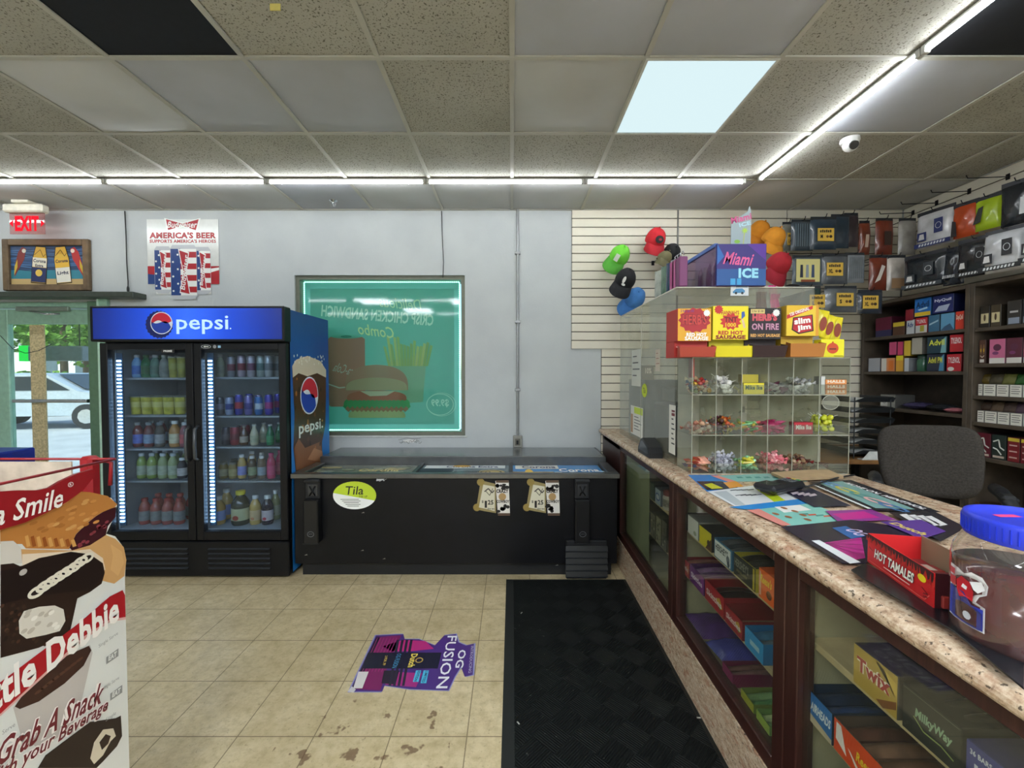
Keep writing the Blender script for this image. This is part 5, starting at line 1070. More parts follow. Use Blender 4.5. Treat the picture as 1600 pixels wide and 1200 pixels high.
flyer([(1220, 823), (1330, 812), (1400, 822), (1440, 846), (1352, 880), (1316, 880)], '#241f30', 'black and magenta flyer beside the open red candy box', lambda m, z: (lp(m, [(1288, 848), (1346, 840), (1352, 872), (1330, 876)], '#a8287a', z), [m.line([m.L(1290, 850), m.L(1350, 842+k*9)], .002, P_('#3a1a34'), z+.0003+.0001*k) for k in range(4)], lp(m, [(1268, 845), (1280, 844), (1345, 879), (1328, 881)], '#d8dcde', z+.0004), lp(m, [(1300, 825), (1322, 822), (1352, 838), (1330, 842)], '#2a5a94', z+.0003), ltx(m, 'OG', 1340, 832, .05, .05, '#c8b8d8', z+.0006, 0, .02)))
flyer([(1388, 800), (1462, 800), (1510, 824), (1470, 846)], '#26262c', 'black flyer with white stripes near the blue-lidded jar', lambda m, z: [lp(m, [(1405+k*13, 804+k), (1416+k*13, 803+k), (1448+k*11, 820), (1436+k*11, 822)], '#dcdcdc', z) for k in range(4)])
flyer([(1338, 886), (1352, 880), (1470, 940), (1600, 1035), (1600, 1075), (1490, 985), (1352, 905), (1330, 890)], '#1b1c20', 'long black rubber mat along the front of the counter', name='counter_mat', cat='counter mat', th=.003)
flyer([(1376, 815), (1440, 812), (1478, 830), (1440, 842)], '#5a3a8a', 'violet flyer behind the open red candy box', lambda m, z: (ltx(m, 'Dutch', 1420, 826, .1, .03, '#e0c860', z, R(5), .03),))
# paper bags stack in front of the candy case
lay_[0] += 1
a, b, c_, d = [onZ(x, y, CT+.02) for x, y in ((1205, 738), (1290, 732), (1318, 744), (1228, 748))]
m = MB(); m.T = frame((0, 0, CT+.0085), (1, 0, 0), (0, 1, 0)); q = [(p.x, p.y) for p in (d, c_, b, a)]
m.prism(q, 0, .012, C_('#b59a74', .8, var=.1), C_('#9a8260', .85))
cc = (a+b+c_+d)/4; tag(m.build('paper_bag_stack', org=(cc.x, cc.y, CT+.0085)), 'flat stack of brown paper bags in front of the candy case', 'paper bags')
# card reader
def loc_(px, py, z=CT+.006): return onZ(px, py, z)
p = onZ(1222, 766, CT+.012); e = E('card_reader', (p.x, p.y, CT+.012), 'black card payment terminal lying on the counter flyers', 'card reader'); BP = C_('#17181b', .4)
m = MB(Matrix.Translation(p) @ Matrix.Rotation(R(-62), 4, 'Z') @ Matrix.Rotation(R(0), 4, 'X')); m.box(-.04, -.11, .0, .04, .1, .035, BP, .012); m.box(-.045, -.13, .012, .045, -.04, .04, BP, .01); m.build('reader_body', e)
m = MB(Matrix.Translation(p) @ Matrix.Rotation(R(-62), 4, 'Z')); m.box(-.03, -.12, .0402, .03, -.055, .0412, C_('#2a3230', .1))
for k in range(12): m.box(-.028+(k % 3)*.02, .02+(k//3)*.018, .0352, -.014+(k % 3)*.02, .032+(k//3)*.018, .038, C_(('#5a5d60', '#b03030', '#c8b030', '#3a8a4a')[k % 4] if k > 8 else '#5a5d60', .5), .001)
m.build('keypad', e)
a = onZ(1262, 760, CT+.02); cord([p+Vector((.08, .05, .01)), a, onZ(1290, 752, CT+.016), onZ(1310, 746, CT+.014), onZ(1335, 742, CT+.014)], .004, 'black cable running from the card reader to the counter back')
# coin tray / bill reader on the edge of the counter further back
p = onZ(1022, 712, CT); e = E('ticket_scanner', (p.x, p.y, CT), 'black slanted ticket scanner on the counter edge by the acrylic shield', 'scanner')
py_ = .85*F/(1020-800)
m = MB(); x0, x1, ya, yb_ = .785, .862, 2.42, 2.64
prof = [(ya, 0), (yb_, 0), (yb_, .03), (yb_-.05, .085), (yb_-.09, .1), (ya+.02, .06), (ya, .03)]
m.T = frame((x0, 0, CT+.0008), (0, 1, 0), (0, 0, 1)); m.prism(prof, 0, x1-x0, BP); o = fixn(m.build('scanner_body', e)); 
m = MB(); m.T = frame((x0-.001, 0, CT), (0, 1, 0), (0, 0, 1)); m.poly([(ya+.03, .02), (yb_-.02, .02), (yb_-.05, .07), (yb_-.09, .084), (ya+.03, .052)], C_('#30343a', .1, spec=1), -.0005); m.build('scan_window', e)

# ================================================================== acrylic shield and candy case
ACR = Pane('#eef0ea', .14, '#b9b5a6'); AX = .872; sz1 = 1.895
e = E('acrylic_shield', (AX, 2.8, CT), 'tall clear acrylic counter shield running back from the candy case', 'counter shield')
MB().box(AX-.003, 2.27, CT+.001, AX+.003, 3.42, sz1, ACR).build('side_panel', e)
MB().box(AX+.004, 2.263, 1.3, 1.60, 2.269, sz1, ACR).build('front_panel', e)
MB().box(AX-.003, 2.27, sz1+.0005, 1.60, 3.42, sz1+.0055, ACR).build('top_panel', e)
m = MB()
for y in (2.86,): m.box(AX-.006, y-.004, CT+.001, AX-.0035, y+.004, sz1, C_('#cfcfc4', .2, alpha=.5))
m.build('seam_strip', e)
m = MB(); m.tube([(AX, 2.27, sz1+.007), (AX, 3.42, sz1+.007)], .004, C_('#d8d6c8', .3)); m.tube([(AX, 2.266, sz1+.007), (1.6, 2.266, sz1+.007)], .004, C_('#d8d6c8', .3)); m.build('edge_tape', e)
def sheet(px0, py0, px1, py1, col, label, art=None, name='paper_notice', X=AX-.0042, cat='notice'):
    ya, yb = X*F/(px0-800), X*F/(px1-800); c = (ya+yb)/2; zt = onX(px1, py0, X).z; zb = onX(px1, py1, X).z
    if ya < yb: ya, yb = yb, ya
    w, h = ya-yb, zt-zb; m = MB(frame((X, c, (zt+zb)/2), (0, -1, 0), (0, 0, 1))); m.box(-w/2, -h/2, -.0006, w/2, h/2, 0, P_(col))
    if art: art(m, w, h)
    return tag(m.build(name, org=(X, c, zb)), label, cat)
def lines(col='#5a5c60', n=6, x0=-.38, x1=.38, y0=.3, y1=-.4):
    return lambda m, w, h: [m.rect(w*x0, h*(y0+(y1-y0)*k/n), w*(x0+(x1-x0)*(.6+.4*((k*7) % 3)/2)), h*(y0+(y1-y0)*k/n)+h*.03, P_(col), .0004) for k in range(n)]
sheet(986, 638, 1005, 686, '#dcdcd4', 'white notice with a lime patch low on the acrylic shield', lambda m, w, h: (m.rect(-w*.2, h*.25, w*.48, h*.47, P_('#bccf2a'), .0004), m.rect(-w*.48, -h*.45, -w*.3, h*.2, P_('#b08a6a'), .0004), lines(n=5, x0=-.2, x1=.4, y0=.12)(m, w, h)))
sheet(987, 545, 1001, 604, '#c9cac0', 'tall pale printed card high on the acrylic shield', lines('#3a3c3c', 4))
sheet(1002, 571, 1021, 594, '#8c8a7e', 'small grey printed card on the acrylic shield', lambda m, w, h: m.text('10%', w*.1, h*.15, w*.5, h*.4, P_('#d8d4c4'), .0006))
sheet(1024, 545, 1031, 580, '#c4b8a8', 'narrow pinkish card on the acrylic shield', lines('#8a4a44', 3))
sheet(1046, 634, 1056, 712, '#dedcd2', 'tall white notice with red marks beside the candy case', lambda m, w, h: (m.rect(-w*.1, h*.28, w*.4, h*.34, P_('#6a1a1e'), .0004), m.rect(-w*.1, h*.36, w*.4, h*.4, P_('#6a1a1e'), .0004), lines('#3a3c3c', 6, -.1, .4, .2)(m, w, h)))
m = MB(frame((AX-.0042, .868*F/(1007-800), onX(1007, 610, AX).z), (0, -1, 0), (0, 0, 1))); m.disc(0, 0, .055, .045, P_('#c3d42e'), .0002, 30); m.text('Tila', 0, .0, .05, .035, P_('#20261a'), .0006, .01, .15)
tag(m.build('oval_sticker', org=(AX-.004, .868*F/(1007-800), 1.4)), 'small lime oval sticker on the acrylic shield', 'sticker')
# things behind the shield, seen through it
m = MB(); m.box(AX+.05, 2.95, CT+.001, 1.2, 3.35, CT+.44, C_('#8c8f90', .6)); m.box(AX+.047, 2.97, CT+.02, AX+.05, 3.33, CT+.42, C_('#7d8183', .5)); tag(m.build('grey_cabinet', org=(1.03, 3.15, CT+.001)), 'plain grey box standing behind the far half of the acrylic shield', 'box')
m = MB(); m.box(AX+.06, 2.45, CT+.001, 1.35, 2.80, CT+.3, C_('#4c4e4e', .5), .01); m.box(AX+.1, 2.44, CT+.31, 1.3, 2.78, CT+.40, C_('#6b6e6c', .5), .01); tag(fixn(m.build('lottery_machine', org=(1.1, 2.6, CT+.001))), 'grey lottery machine standing behind the acrylic shield', 'machine')
# ---- clear candy case with eighteen bins
kx0, kx1, ky0, ky1 = .868, 1.628, 2.048, 2.235; kz0, kz1 = CT+.001, onY(1200, 559, 2.05).z
PN = Pane('#f0f2ec', .06, '#a8a496'); ED = C_('#9c9c8c', .25)
case = E('candy_display_case', ((kx0+kx1)/2, 2.14, kz0), 'clear acrylic candy case of open bins on the counter', 'candy case')
rz = [kz0, onY(1200, 680, 2.05).z, onY(1200, 617, 2.05).z, kz1]; cxs = [onY(p_, 600, 2.05).x for p_ in (1078, 1119, 1159, 1200, 1239, 1280, 1324)]
MB().box(kx0, ky0, kz0, kx0+.004, ky1, kz1, PN).build('side_panel', case); MB().box(kx1-.004, ky0, kz0, kx1, ky1, kz1, PN).build('side_panel', case)
MB().box(kx0+.004, ky1-.004, kz0, kx1-.004, ky1, kz1, Pane('#e6e6dc', .5, '#c5c0ae')).build('back_panel', case)
m = MB()
for z in rz: m.box(kx0+.004, ky0+.001, z-.002 if z > kz0 else z, kx1-.004, ky1-.004, z+.002, PN)
m.build('tray', case)
m = MB()
for x in cxs[1:-1]: m.box(x-.0015, ky0+.002, kz0+.004, x+.0015, ky1-.005, kz1-.004, PN)
m.build('divider', case)
m = MB()
for z in rz: m.box(kx0, ky0-.001, z-.002, kx1, ky0+.001, z+.002, ED)
for x in [kx0+.001]+cxs[1:-1]+[kx1-.001]: m.box(x-.0015, ky0-.001, kz0, x+.0015, ky0+.001, kz1, ED)
m.build('edge', case)
m = MB()
for r_ in range(3): m.box(kx0+.004, ky0, rz[r_]+.003, kx1-.004, ky0+.003, rz[r_]+.05, PN)
m.build('front_lip', case)
q = onY(1299, 629, 2.04); m = MB(frame((q.x, 2.044, q.z), (1, 0, 0), (0, 0, 1))); m.ring(0, 0, .042, .036, .003, ED, 0); m.disc(0, 0, .039, .033, C_('#a8a898', .4, alpha=.35), .0); tag(m.build('round_seal', org=(q.x, 2.044, q.z)), 'faint round seal on the right of the candy case front', 'sticker')
# candy prototypes
def twist(col):
    m = MB(); a = C_(col, .25, var=.35, vs=60, coat=.4); m.ell((0, 0, 0), (.014, .011, .011), a, 8, 6)
    for s_ in (-1, 1): m.add([(s_*.012, 0, 0), (s_*.03, .011, .005), (s_*.034, -.001, .01), (s_*.032, -.011, -.005), (s_*.03, .001, -.01)], [(0, 1, 2), (0, 2, 3), (0, 3, 4), (0, 4, 1)], a)
    return m
def pop(col):
    m = MB(); m.ell((0, 0, .0), (.0135, .0135, .0135), C_(col, .25, var=.3, vs=50), 8, 6); m.cyl((0, 0, .009), (0, 0, .034), .0015, C_('#e6e4de', .5), n=6); return m
def stick(col):
    m = MB(); m.box(-.03, -.008, -.006, .03, .008, .006, C_(col, .3, var=.35, vs=70), .004); return m
def pkt(col):
    m = MB(); mt = C_(col, .25, var=.4, vs=50, bump=.4, bs=80); m.grid(5, 4, lambda u, v: (.058*(u-.5), .038*(v-.5), .009*(16*u*(1-u)*v*(1-v))**.5), mt); m.grid(5, 4, lambda u, v: (-.058*(u-.5), .038*(v-.5), -.007*(16*u*(1-u)*v*(1-v))**.5), mt); return m
KN = {'t': (twist, 'wrapped_candy', 'candy', .016), 'p': (pop, 'lollipop', 'lollipop', .02), 's': (stick, 'candy_stick', 'candy', .015), 'k': (pkt, 'candy_packet', 'candy', .013)}
_cp = {}
def pile(col_, row_, kind, cols, n, desc, hmax=.09, back=.0):
    fn, nm, cat, st = KN[kind]; mg = .012 if kind != 'k' else .024; n = int(n*1.35); x0, x1 = cxs[col_]+mg if col_ else kx0+mg+.01, cxs[col_+1]-mg; z0 = rz[row_]+.004
    rr = random.Random(col_*10+row_)
    rname = ['bottom', 'middle', 'top'][row_]; cname = ['leftmost', 'second', 'third', 'fourth', 'fifth', 'rightmost'][col_]
    per = 8; 
    for i in range(n):
        layer = i//per; c = cols[i % len(cols)]
        f_ = 1-layer*.1; x = (x0+x1)/2+((i*.382+rr.random()*.25) % 1-.5)*(x1-x0)*f_; y = ky0+.032+rr.random()*(ky1-ky0-.085)*f_; z = z0+.012+layer*st*1.0+rr.random()*.006
        z = min(z, z0+hmax)
        rot = (rr.uniform(-.5, .5), rr.uniform(-.5, .5), rr.uniform(0, 6.28)) if kind != 'p' else (rr.uniform(.2, 1.3), rr.uniform(-.4, .4), rr.uniform(0, 6.28))
        k = (kind, c)
        lab = '%s in the %s bin of the %s row' % (desc, cname, rname); grp = 'candy in the %s bin of the %s row' % (cname, rname)
        if k not in _cp:
            o = fn(c).build(nm, org=(0, 0, 0)); o.location = (x, y, z); o.rotation_euler = rot; tag(o, lab, cat, grp); _cp[k] = o
        else: dup(_cp[k], (x, y, z), None, lab, grp, rot=rot)
WP = ['#c8b8a0', '#a83a34', '#6a7a4a', '#d8c8a8', '#3a4a7a']
pile(0, 2, 't', ['#c2a888', '#a83a34', '#d8c8a8', '#6a7a4a', '#2f4a80', '#c8a03c'], 22, 'mixed wrapped candy')
pile(1, 2, 'p', ['#dcdad4', '#b8b4b0', '#e6e4e0'], 20, 'white wrapped lollipop')
pile(2, 2, 's', ['#c8b83a', '#a89a30', '#d8c850'], 8, 'yellow candy stick')
pile(3, 2, 'k', ['#7a2a44', '#a8a4a0', '#5a3040', '#8a8884', '#b8b4ac'], 16, 'silver and maroon candy packet')
pile(4, 2, 't', ['#b8b8b6', '#8f908f', '#d0d0cc'], 24, 'silver wrapped candy')
pile(0, 1, 't', ['#a86a5a', '#c89a7a', '#8a4a44', '#b8a89a'], 14, 'pinkish brown wrapped candy')
pile(1, 1, 't', ['#c87a3a', '#5a2a3a', '#a89a4a', '#d05a30', '#4a2a22'], 24, 'orange and dark wrapped candy')
pile(2, 1, 's', ['#6aa86a', '#c8a83a', '#b84a4a', '#8ab878'], 18, 'green and yellow candy stick')
pile(3, 1, 'k', ['#b83a6a', '#a02a58', '#c85a80'], 20, 'pink candy packet')
pile(5, 1, 'p', ['#d8d83a', '#c8d030', '#e0e050', '#b0b828'], 24, 'yellow wrapped lollipop')
pile(0, 0, 'k', ['#d05a4a', '#e08a5a', '#c84a3a', '#d8b04a', '#e0a08a', '#3a2f6a'], 22, 'orange and red candy packet')
pile(1, 0, 't', ['#b8b8c4', '#9fa0ac', '#d0d0d8'], 26, 'grey clear wrapped candy')
pile(2, 0, 's', ['#c8d04a', '#7ac08a', '#9ad0a0', '#c8b83a'], 22, 'lime and green candy stick')
pile(3, 0, 't', ['#e08a90', '#d86a78', '#e8a8a8'], 28, 'pink wrapped candy')
pile(4, 0, 't', ['#8a6a4a', '#5a3a30', '#a88a6a', '#7a2a2a'], 20, 'brown wrapped candy')
pile(5, 0, 'k', ['#a8a8a0', '#6a4a44', '#8f8a80'], 6, 'clear and brown candy packet', .05)
def mini(px0, px1, py0, py1, y, col, txt, tcol, label, d=.04, th=.4, art=None, name='candy_box'):
    a = onY(px0, py0, y); b = onY(px1, py1, y); z0 = b.z; w, h = b.x-a.x, a.z-b.z
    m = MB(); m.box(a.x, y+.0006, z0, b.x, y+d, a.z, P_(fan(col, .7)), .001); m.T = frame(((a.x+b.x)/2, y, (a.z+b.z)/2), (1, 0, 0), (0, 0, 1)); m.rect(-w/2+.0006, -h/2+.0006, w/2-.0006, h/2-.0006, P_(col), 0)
    if txt: m.text(txt, 0, h*.1, w*.82, h*th, P_(tcol), .0008, .04)
    if art: art(m, w, h)
    return tag(m.build(name, org=((a.x+b.x)/2, y+d/2, z0)), label, 'candy box')
mini(1162, 1194, 598.5, 616, 2.055, '#e0d024', 'Mike Ike', '#2a5a2a', 'small yellow candy box in the third bin of the top row')
mini(1241, 1270, 660, 678.5, 2.055, '#b02030', 'Mike Ike', '#e6e0dc', 'small red candy box in the fifth bin of the middle row')
for k in range(3): mini(1290, 1323, 593+k*8, 600.6+k*8, 2.056, '#d88a4a' if k != 1 else '#c87a40', 'HALLS', '#e6dccc', ('topmost', 'middle', 'lowest')[k]+' orange cough drop pack stacked in the rightmost top bin', .05, .6, name='cough_drop_pack')
mini(1283, 1289, 588, 616, 2.06, '#c8c8c4', None, '', 'white upright pack beside the orange cough drops', .05)
mini(1160, 1185, 585, 598, 2.12, '#b8a838', None, '', 'dull yellow box behind the small yellow candy box', .04)
mini(1081, 1085, 560, 590, 2.1, '#a83a30', None, '', 'red upright pack at the left of the top row', .04)
# ---- big boxes of sausage sticks on top of the candy case
def dispenser(px0, px1, pt, pm, pb_, yf, col, side, label, art, trayc, inner, rz_=0):
    """upright carton with an open chute tray at its foot"""
    a = onY(px0, pt, yf); b = onY(px1, pm, yf); z0 = kz1+.003; w = b.x-a.x; cx = (a.x+b.x)/2; zt = a.z; zm = b.z; D_ = .15
    e = E('snack_carton', (cx, yf+D_/2, z0), label, 'snack box', 'meat snack cartons on the candy case')
    m = MB(); m.box(cx-w/2, yf, zm, cx+w/2, yf+D_, zt, P_(side), .002); m.box(cx-w/2, yf+.04, z0, cx+w/2, yf+D_, zm, P_(side)); fz = zm
    m.T = frame((cx, yf-.0008, (zm+zt)/2), (1, 0, 0), (0, 0, 1)); m.rect(-w/2+.001, -(zt-zm)/2+.001, w/2-.001, (zt-zm)/2-.001, P_(col), 0); art(m, w, zt-zm); m.build('carton', e)
    m = MB(); t_ = P_(trayc); yo = yf-.045; zz = z0+(zm-z0)*.62
    m.add([(cx-w/2, yo+.01, z0), (cx+w/2, yo+.01, z0), (cx+w/2+.006, yo, zz), (cx-w/2-.006, yo, zz)], [(0, 1, 2, 3)], t_)
    m.add([(cx-w/2, yo+.01, z0), (cx-w/2-.006, yo, zz), (cx-w/2, yf, zz+.01), (cx-w/2, yf, z0)], [(0, 1, 2, 3)], t_); m.add([(cx+w/2, yo+.01, z0), (cx+w/2+.006, yo, zz), (cx+w/2, yf, zz+.01), (cx+w/2, yf, z0)], [(3, 2, 1, 0)], t_)
    m.add([(cx-w/2, yo+.01, z0+.0005), (cx+w/2, yo+.01, z0+.0005), (cx+w/2, yf+.04, z0+.0005), (cx-w/2, yf+.04, z0+.0005)], [(0, 1, 2, 3)], t_)
    m.add([(cx-w/2+.004, yo+.012, zz-.012), (cx+w/2-.004, yo+.012, zz-.012), (cx+w/2-.004, yf+.03, zz+.004), (cx-w/2+.004, yf+.03, zz+.004)], [(0, 1, 2, 3)], P_(inner)); m.build('chute_tray', e)
    return e
def star(m, cx, cy, r, col, z, n=22, jag=.35): m.disc(cx, cy, r, r, P_(col), z, n, 0, jag)
def herb(m, w, h):
    m.disc(0, h*.14, w*.42, h*.34, P_('#a8232a'), .0005, 26, jag=.16); m.text("HERB'S", 0, h*.16, w*.74, h*.34, P_('#5a1218'), .0008, .09); m.text("HERB'S", 0, h*.16, w*.72, h*.32, P_('#c23a34'), .0012, .03)
    m.text('RED HOT', w*.06, -h*.3, w*.6, h*.12, P_('#f0ede6'), .0012, .05); m.text('SAUSAGE', w*.06, -h*.42, w*.7, h*.12, P_('#f0ede6'), .0012, .05); m.text('2 for $1.00', -w*.22, h*.42, w*.4, h*.09, P_('#6a2a7a'), .0014, .02); star(m, w*.36, h*.36, w*.08, '#e8e8e4', .0014)
def tnt(m, w, h):
    m.disc(0, h*.04, w*.24, h*.2, P_('#c8342a'), .0005, 24, jag=.3); m.text("HANNAH'S", -w*.02, h*.3, w*.5, h*.12, P_('#b8342a'), .0009, .03); m.text('TNT', 0, h*.1, w*.36, h*.15, P_('#6a1a1a'), .0012, .05); m.text('1000', 0, -h*.06, w*.3, h*.12, P_('#e8c828'), .0012, .03)
    m.text('RED HOT', w*.0, -h*.29, w*.7, h*.12, P_('#b83a2a'), .0012, .05); m.text('SAUSAGE', w*.0, -h*.42, w*.84, h*.12, P_('#8a2a1c'), .0012, .06); star(m, -w*.34, h*.39, w*.1, '#c42a2a', .0009)
    m.poly([(w*.3, h*.1), (w*.4, h*.2), (w*.38, h*.34), (w*.3, h*.32)], P_('#3a5aa8'), .001); m.poly([(w*.3, h*.1), (w*.36, h*.1), (w*.42, -h*.14), (w*.36, -h*.16)], P_('#e0c0a0'), .001)
def fire(m, w, h):
    m.text("HERB'S", -w*.02, h*.2, w*.78, h*.24, P_('#c8505a'), .0009, .07); m.text('ON FIRE', 0, -h*.1, w*.86, h*.22, P_('#7a3a6a'), .0009, .07); m.text('ON FIRE', 0, -h*.1, w*.84, h*.2, P_('#c89aa8'), .0012, .01)
    m.text('RED HOT SAUSAGE', 0, -h*.38, w*.92, h*.1, P_('#e0a85a'), .0012, .04); m.rect(-w*.46, h*.32, -w*.02, h*.46, P_('#d8c27a'), .0006); m.text('2 for $1.00', -w*.24, h*.39, w*.36, h*.08, P_('#2a1a16'), .001, .02); star(m, w*.34, h*.34, w*.09, '#e8e8e4', .001)
def slim(m, w, h):
    m.poly([(-w*.48, h*.2), (w*.3, h*.5), (-w*.48, h*.5)], P_('#e0b428'), .0003); m.poly([(-w*.49, h*.18), (w*.3, h*.49), (w*.3, h*.38), (-w*.49, h*.05)][::-1], P_('#c42a2c'), .0005); m.text('120 ORIGINAL', -w*.1, h*.30, w*.62, h*.11, P_('#f0ece4'), .0009, .04, 0, R(18))
    m.poly([(-w*.34, -h*.3), (-w*.12, -h*.44), (w*.34, -h*.34), (w*.3, h*.2), (-w*.3, h*.1)], P_('#2a1a18'), .0006); m.poly([(-w*.3, -h*.28), (-w*.1, -h*.4), (w*.3, -h*.31), (w*.27, h*.17), (-w*.27, h*.07)], P_('#b8262c'), .0008)
    m.text('slim', -w*.02, h*.0, w*.5, h*.2, P_('#f2efe8'), .0013, .05, 0, R(8)); m.text('jim', w*.04, -h*.24, w*.42, h*.22, P_('#f2efe8'), .0013, .05, 0, R(8)); m.rect(w*.4, -h*.5, w*.49, h*.5, P_('#d8982a'), .0004)
dispenser(1059, 1111, 482, 533, 557, 2.05, '#dda322', '#b8342e', "yellow and red sausage carton, leftmost on the candy case", herb, '#a8402c', '#d8d0c4')
dispenser(1114, 1169, 478, 531, 556, 2.055, '#e8d81e', '#c0b418', 'bright yellow sausage carton second from left on the candy case', tnt, '#dccb1c', '#c8b818')
dispenser(1171, 1220, 481, 530, 557, 2.05, '#1c1618', '#2a1c1c', 'black sausage carton in the middle of the candy case top', fire, '#2f1614', '#b8aca0')
dispenser(1229, 1279, 477, 525, 556, 2.045, '#e4c334', '#c8a02a', 'yellow meat stick carton right of the black one', slim, '#b0702e', '#8a5a28')
for k, (px, py, an, lab) in enumerate(((1284, 505, 12, 'farthest left of the small yellow packets by the cartons'), (1294, 512, 20, 'middle small yellow packet by the meat stick carton'), (1306, 515, 10, 'rear yellow snack packet at the right of the cartons'))):
    q = onY(px, py, 2.10+.02*k); m = MB(); 
    o = pouch(q.x, q.y, q.z, .055, .13, .02, '#e0d02a', lab, (R(88), R(an), 0), 'snack_packet', 'packet', art=lambda m: (m.disc(0, -.005, .017, .035, P_('#8a3a22'), .0125),))
a = onY(1283, 527, 2.06); b = onY(1319, 555, 2.06)
m = MB(frame(((a.x+b.x)/2, 2.06, kz1+.003), (1, 0, 0), (0, 0, 1))); w = b.x-a.x; h = a.z-b.z; m.box(-w/2, 0, -.05, w/2, h, 0, P_('#e6dc22'), .001); m.disc(0, h*.5, w*.25, h*.3, P_('#c84a24'), .0006, 20); m.disc(0, h*.75, w*.05, h*.14, P_('#c84a24'), .0008, 8); m.text('GUSHERS', 0, h*.45, w*.34, h*.14, P_('#5a1c12'), .0012, .03) if 0 else m.rect(-w*.15, h*.42, w*.15, h*.5, P_('#6a2418'), .001)
m.rect(w*.05, h*.06, w*.45, h*.09, P_('#3a3a20'), .001); tag(m.build('snack_tray', org=((a.x+b.x)/2, 2.08, kz1+.003)), 'bright yellow tray with an orange tomato picture at the right end', 'snack box')
# ---- frozen drink style display box on the shield
a = onY(1120, 381, 2.24); b = onY(1197, 440, 2.24); bx0, bx1, bz0, bz1 = a.x, b.x, sz1+.011, a.z; yr = 2.24
e = E('drink_display_box', ((bx0+bx1)/2, 2.45, bz0), 'purple and blue Miami ICE display box on top of the shield', 'display box')
yR = 3.05
m = MB(); m.box(bx0, yr, bz0, bx1, yr+.012, bz1, P_('#2c2f78'), .002); m.box(bx0, yr+.012, bz0, bx0+.004, yR, bz1-.004, Pane('#b99ac0', .35, '#9a80a8')); m.box(bx1-.004, yr+.012, bz0, bx1, yR, bz1-.004, P_('#5a3a8a')); m.box(bx0, yr+.012, bz0, bx1, yR, bz0+.004, P_('#8a6aa0')); m.box(bx0, yR-.004, bz0, bx1, yR, bz1-.004, P_('#4a7ab0'))
m.box(bx0-.006, yr+.012, bz1-.012, bx0+.012, yR, bz1+.006, P_('#5a7ac8')); m.build('box', e)
w, h = bx1-bx0, bz1-bz0; m = MB(frame(((bx0+bx1)/2, yr-.0008, (bz0+bz1)/2), (1, 0, 0), (0, 0, 1)))
m.rect(-w/2+.002, -h/2+.002, w/2-.002, -h*.1, P_('#24579a'), 0); m.rect(-w/2+.002, -h*.1, w/2-.002, h/2-.002, P_('#3a2c7c'), 0); m.poly([(w*.1, h*.5), (w*.49, h*.5), (w*.49, h*.1)], P_('#5a2f9a'), .0003)
m.text('Miami', -w*.06, h*.14, w*.56, h*.3, P_('#e0609a'), .0009, .02, .25, R(-4)); m.text('ICE', w*.14, -h*.2, w*.4, h*.24, P_('#9adcf0'), .0009, .05); m.poly([(-w*.49, h*.5), (-w*.35, h*.2), (-w*.49, 0)], P_('#2f6ab8'), .0003)
m.rect(-w*.22, -h*.48, -w*.12, -h*.33, P_('#3fa0d8'), .0006); m.rect(-w*.09, -h*.48, 0, -h*.33, P_('#3fa0d8'), .0006); m.build('front_print', e)
c = onY(1156, 350, 2.3); zt_ = onY(1170, 322, 2.3).z; x0, x1 = onY(1142, 380, 2.3).x, onY(1173, 380, 2.3).x
m = MB(frame((0, 2.3, 0), (1, 0, 0), (0, 0, 1))); m.prism([(x0, bz1-.0), (x1, bz1-.0), (x1, zt_-.03), (x1-.008, zt_), (x1-.02, zt_-.03), (x0+.006, zt_-.08), (x0, zt_-.1)], -.003, 0, P_('#a8b8c0')); wz = (x0+x1)/2
m.text('Miami', wz, zt_-.065, (x1-x0)*1.05, .035, P_('#e0609a'), .0006, .03, .1, R(14)); m.text('ICE', wz+.02, zt_-.095, (x1-x0)*.6, .022, P_('#c0e4f0'), .0008, .05, 0, R(14)); star(m, wz+.02, zt_-.13, .022, '#b8dc5a', .0008, 16, -.6); m.line([(wz+.018, zt_-.14), (wz+.012, bz1+.01)], .005, P_('#c8d07a'), .0008); m.disc(wz-.02, bz1+.03, .016, .01, P_('#8ac04a'), .001, 9); m.rect(x0+.004, bz1+.002, x1-.004, bz1+.015, P_('#e0c050'), .0005); m.build('header_card', e)
for k, (x, yv, c_) in enumerate(((bx0+.06, 2.5, '#d8a07a'), (bx0+.06, 2.62, '#c8b0a0'), (bx0+.12, 2.4, '#b8905a'), (bx0+.07, 2.76, '#d0d0d4'))):
    tag(MB().lathe([(.025, 0), (.028, .01), (.028, .1), (.012, .13), (.012, .15)], C_(c_, .3), 12, (x, yv, bz0+.0046)).build('drink_bottle', org=(x, yv, bz0+.0046)), ('tan', 'pale pink', 'amber', 'white')[k]+' small bottle inside the purple display box', 'bottle')
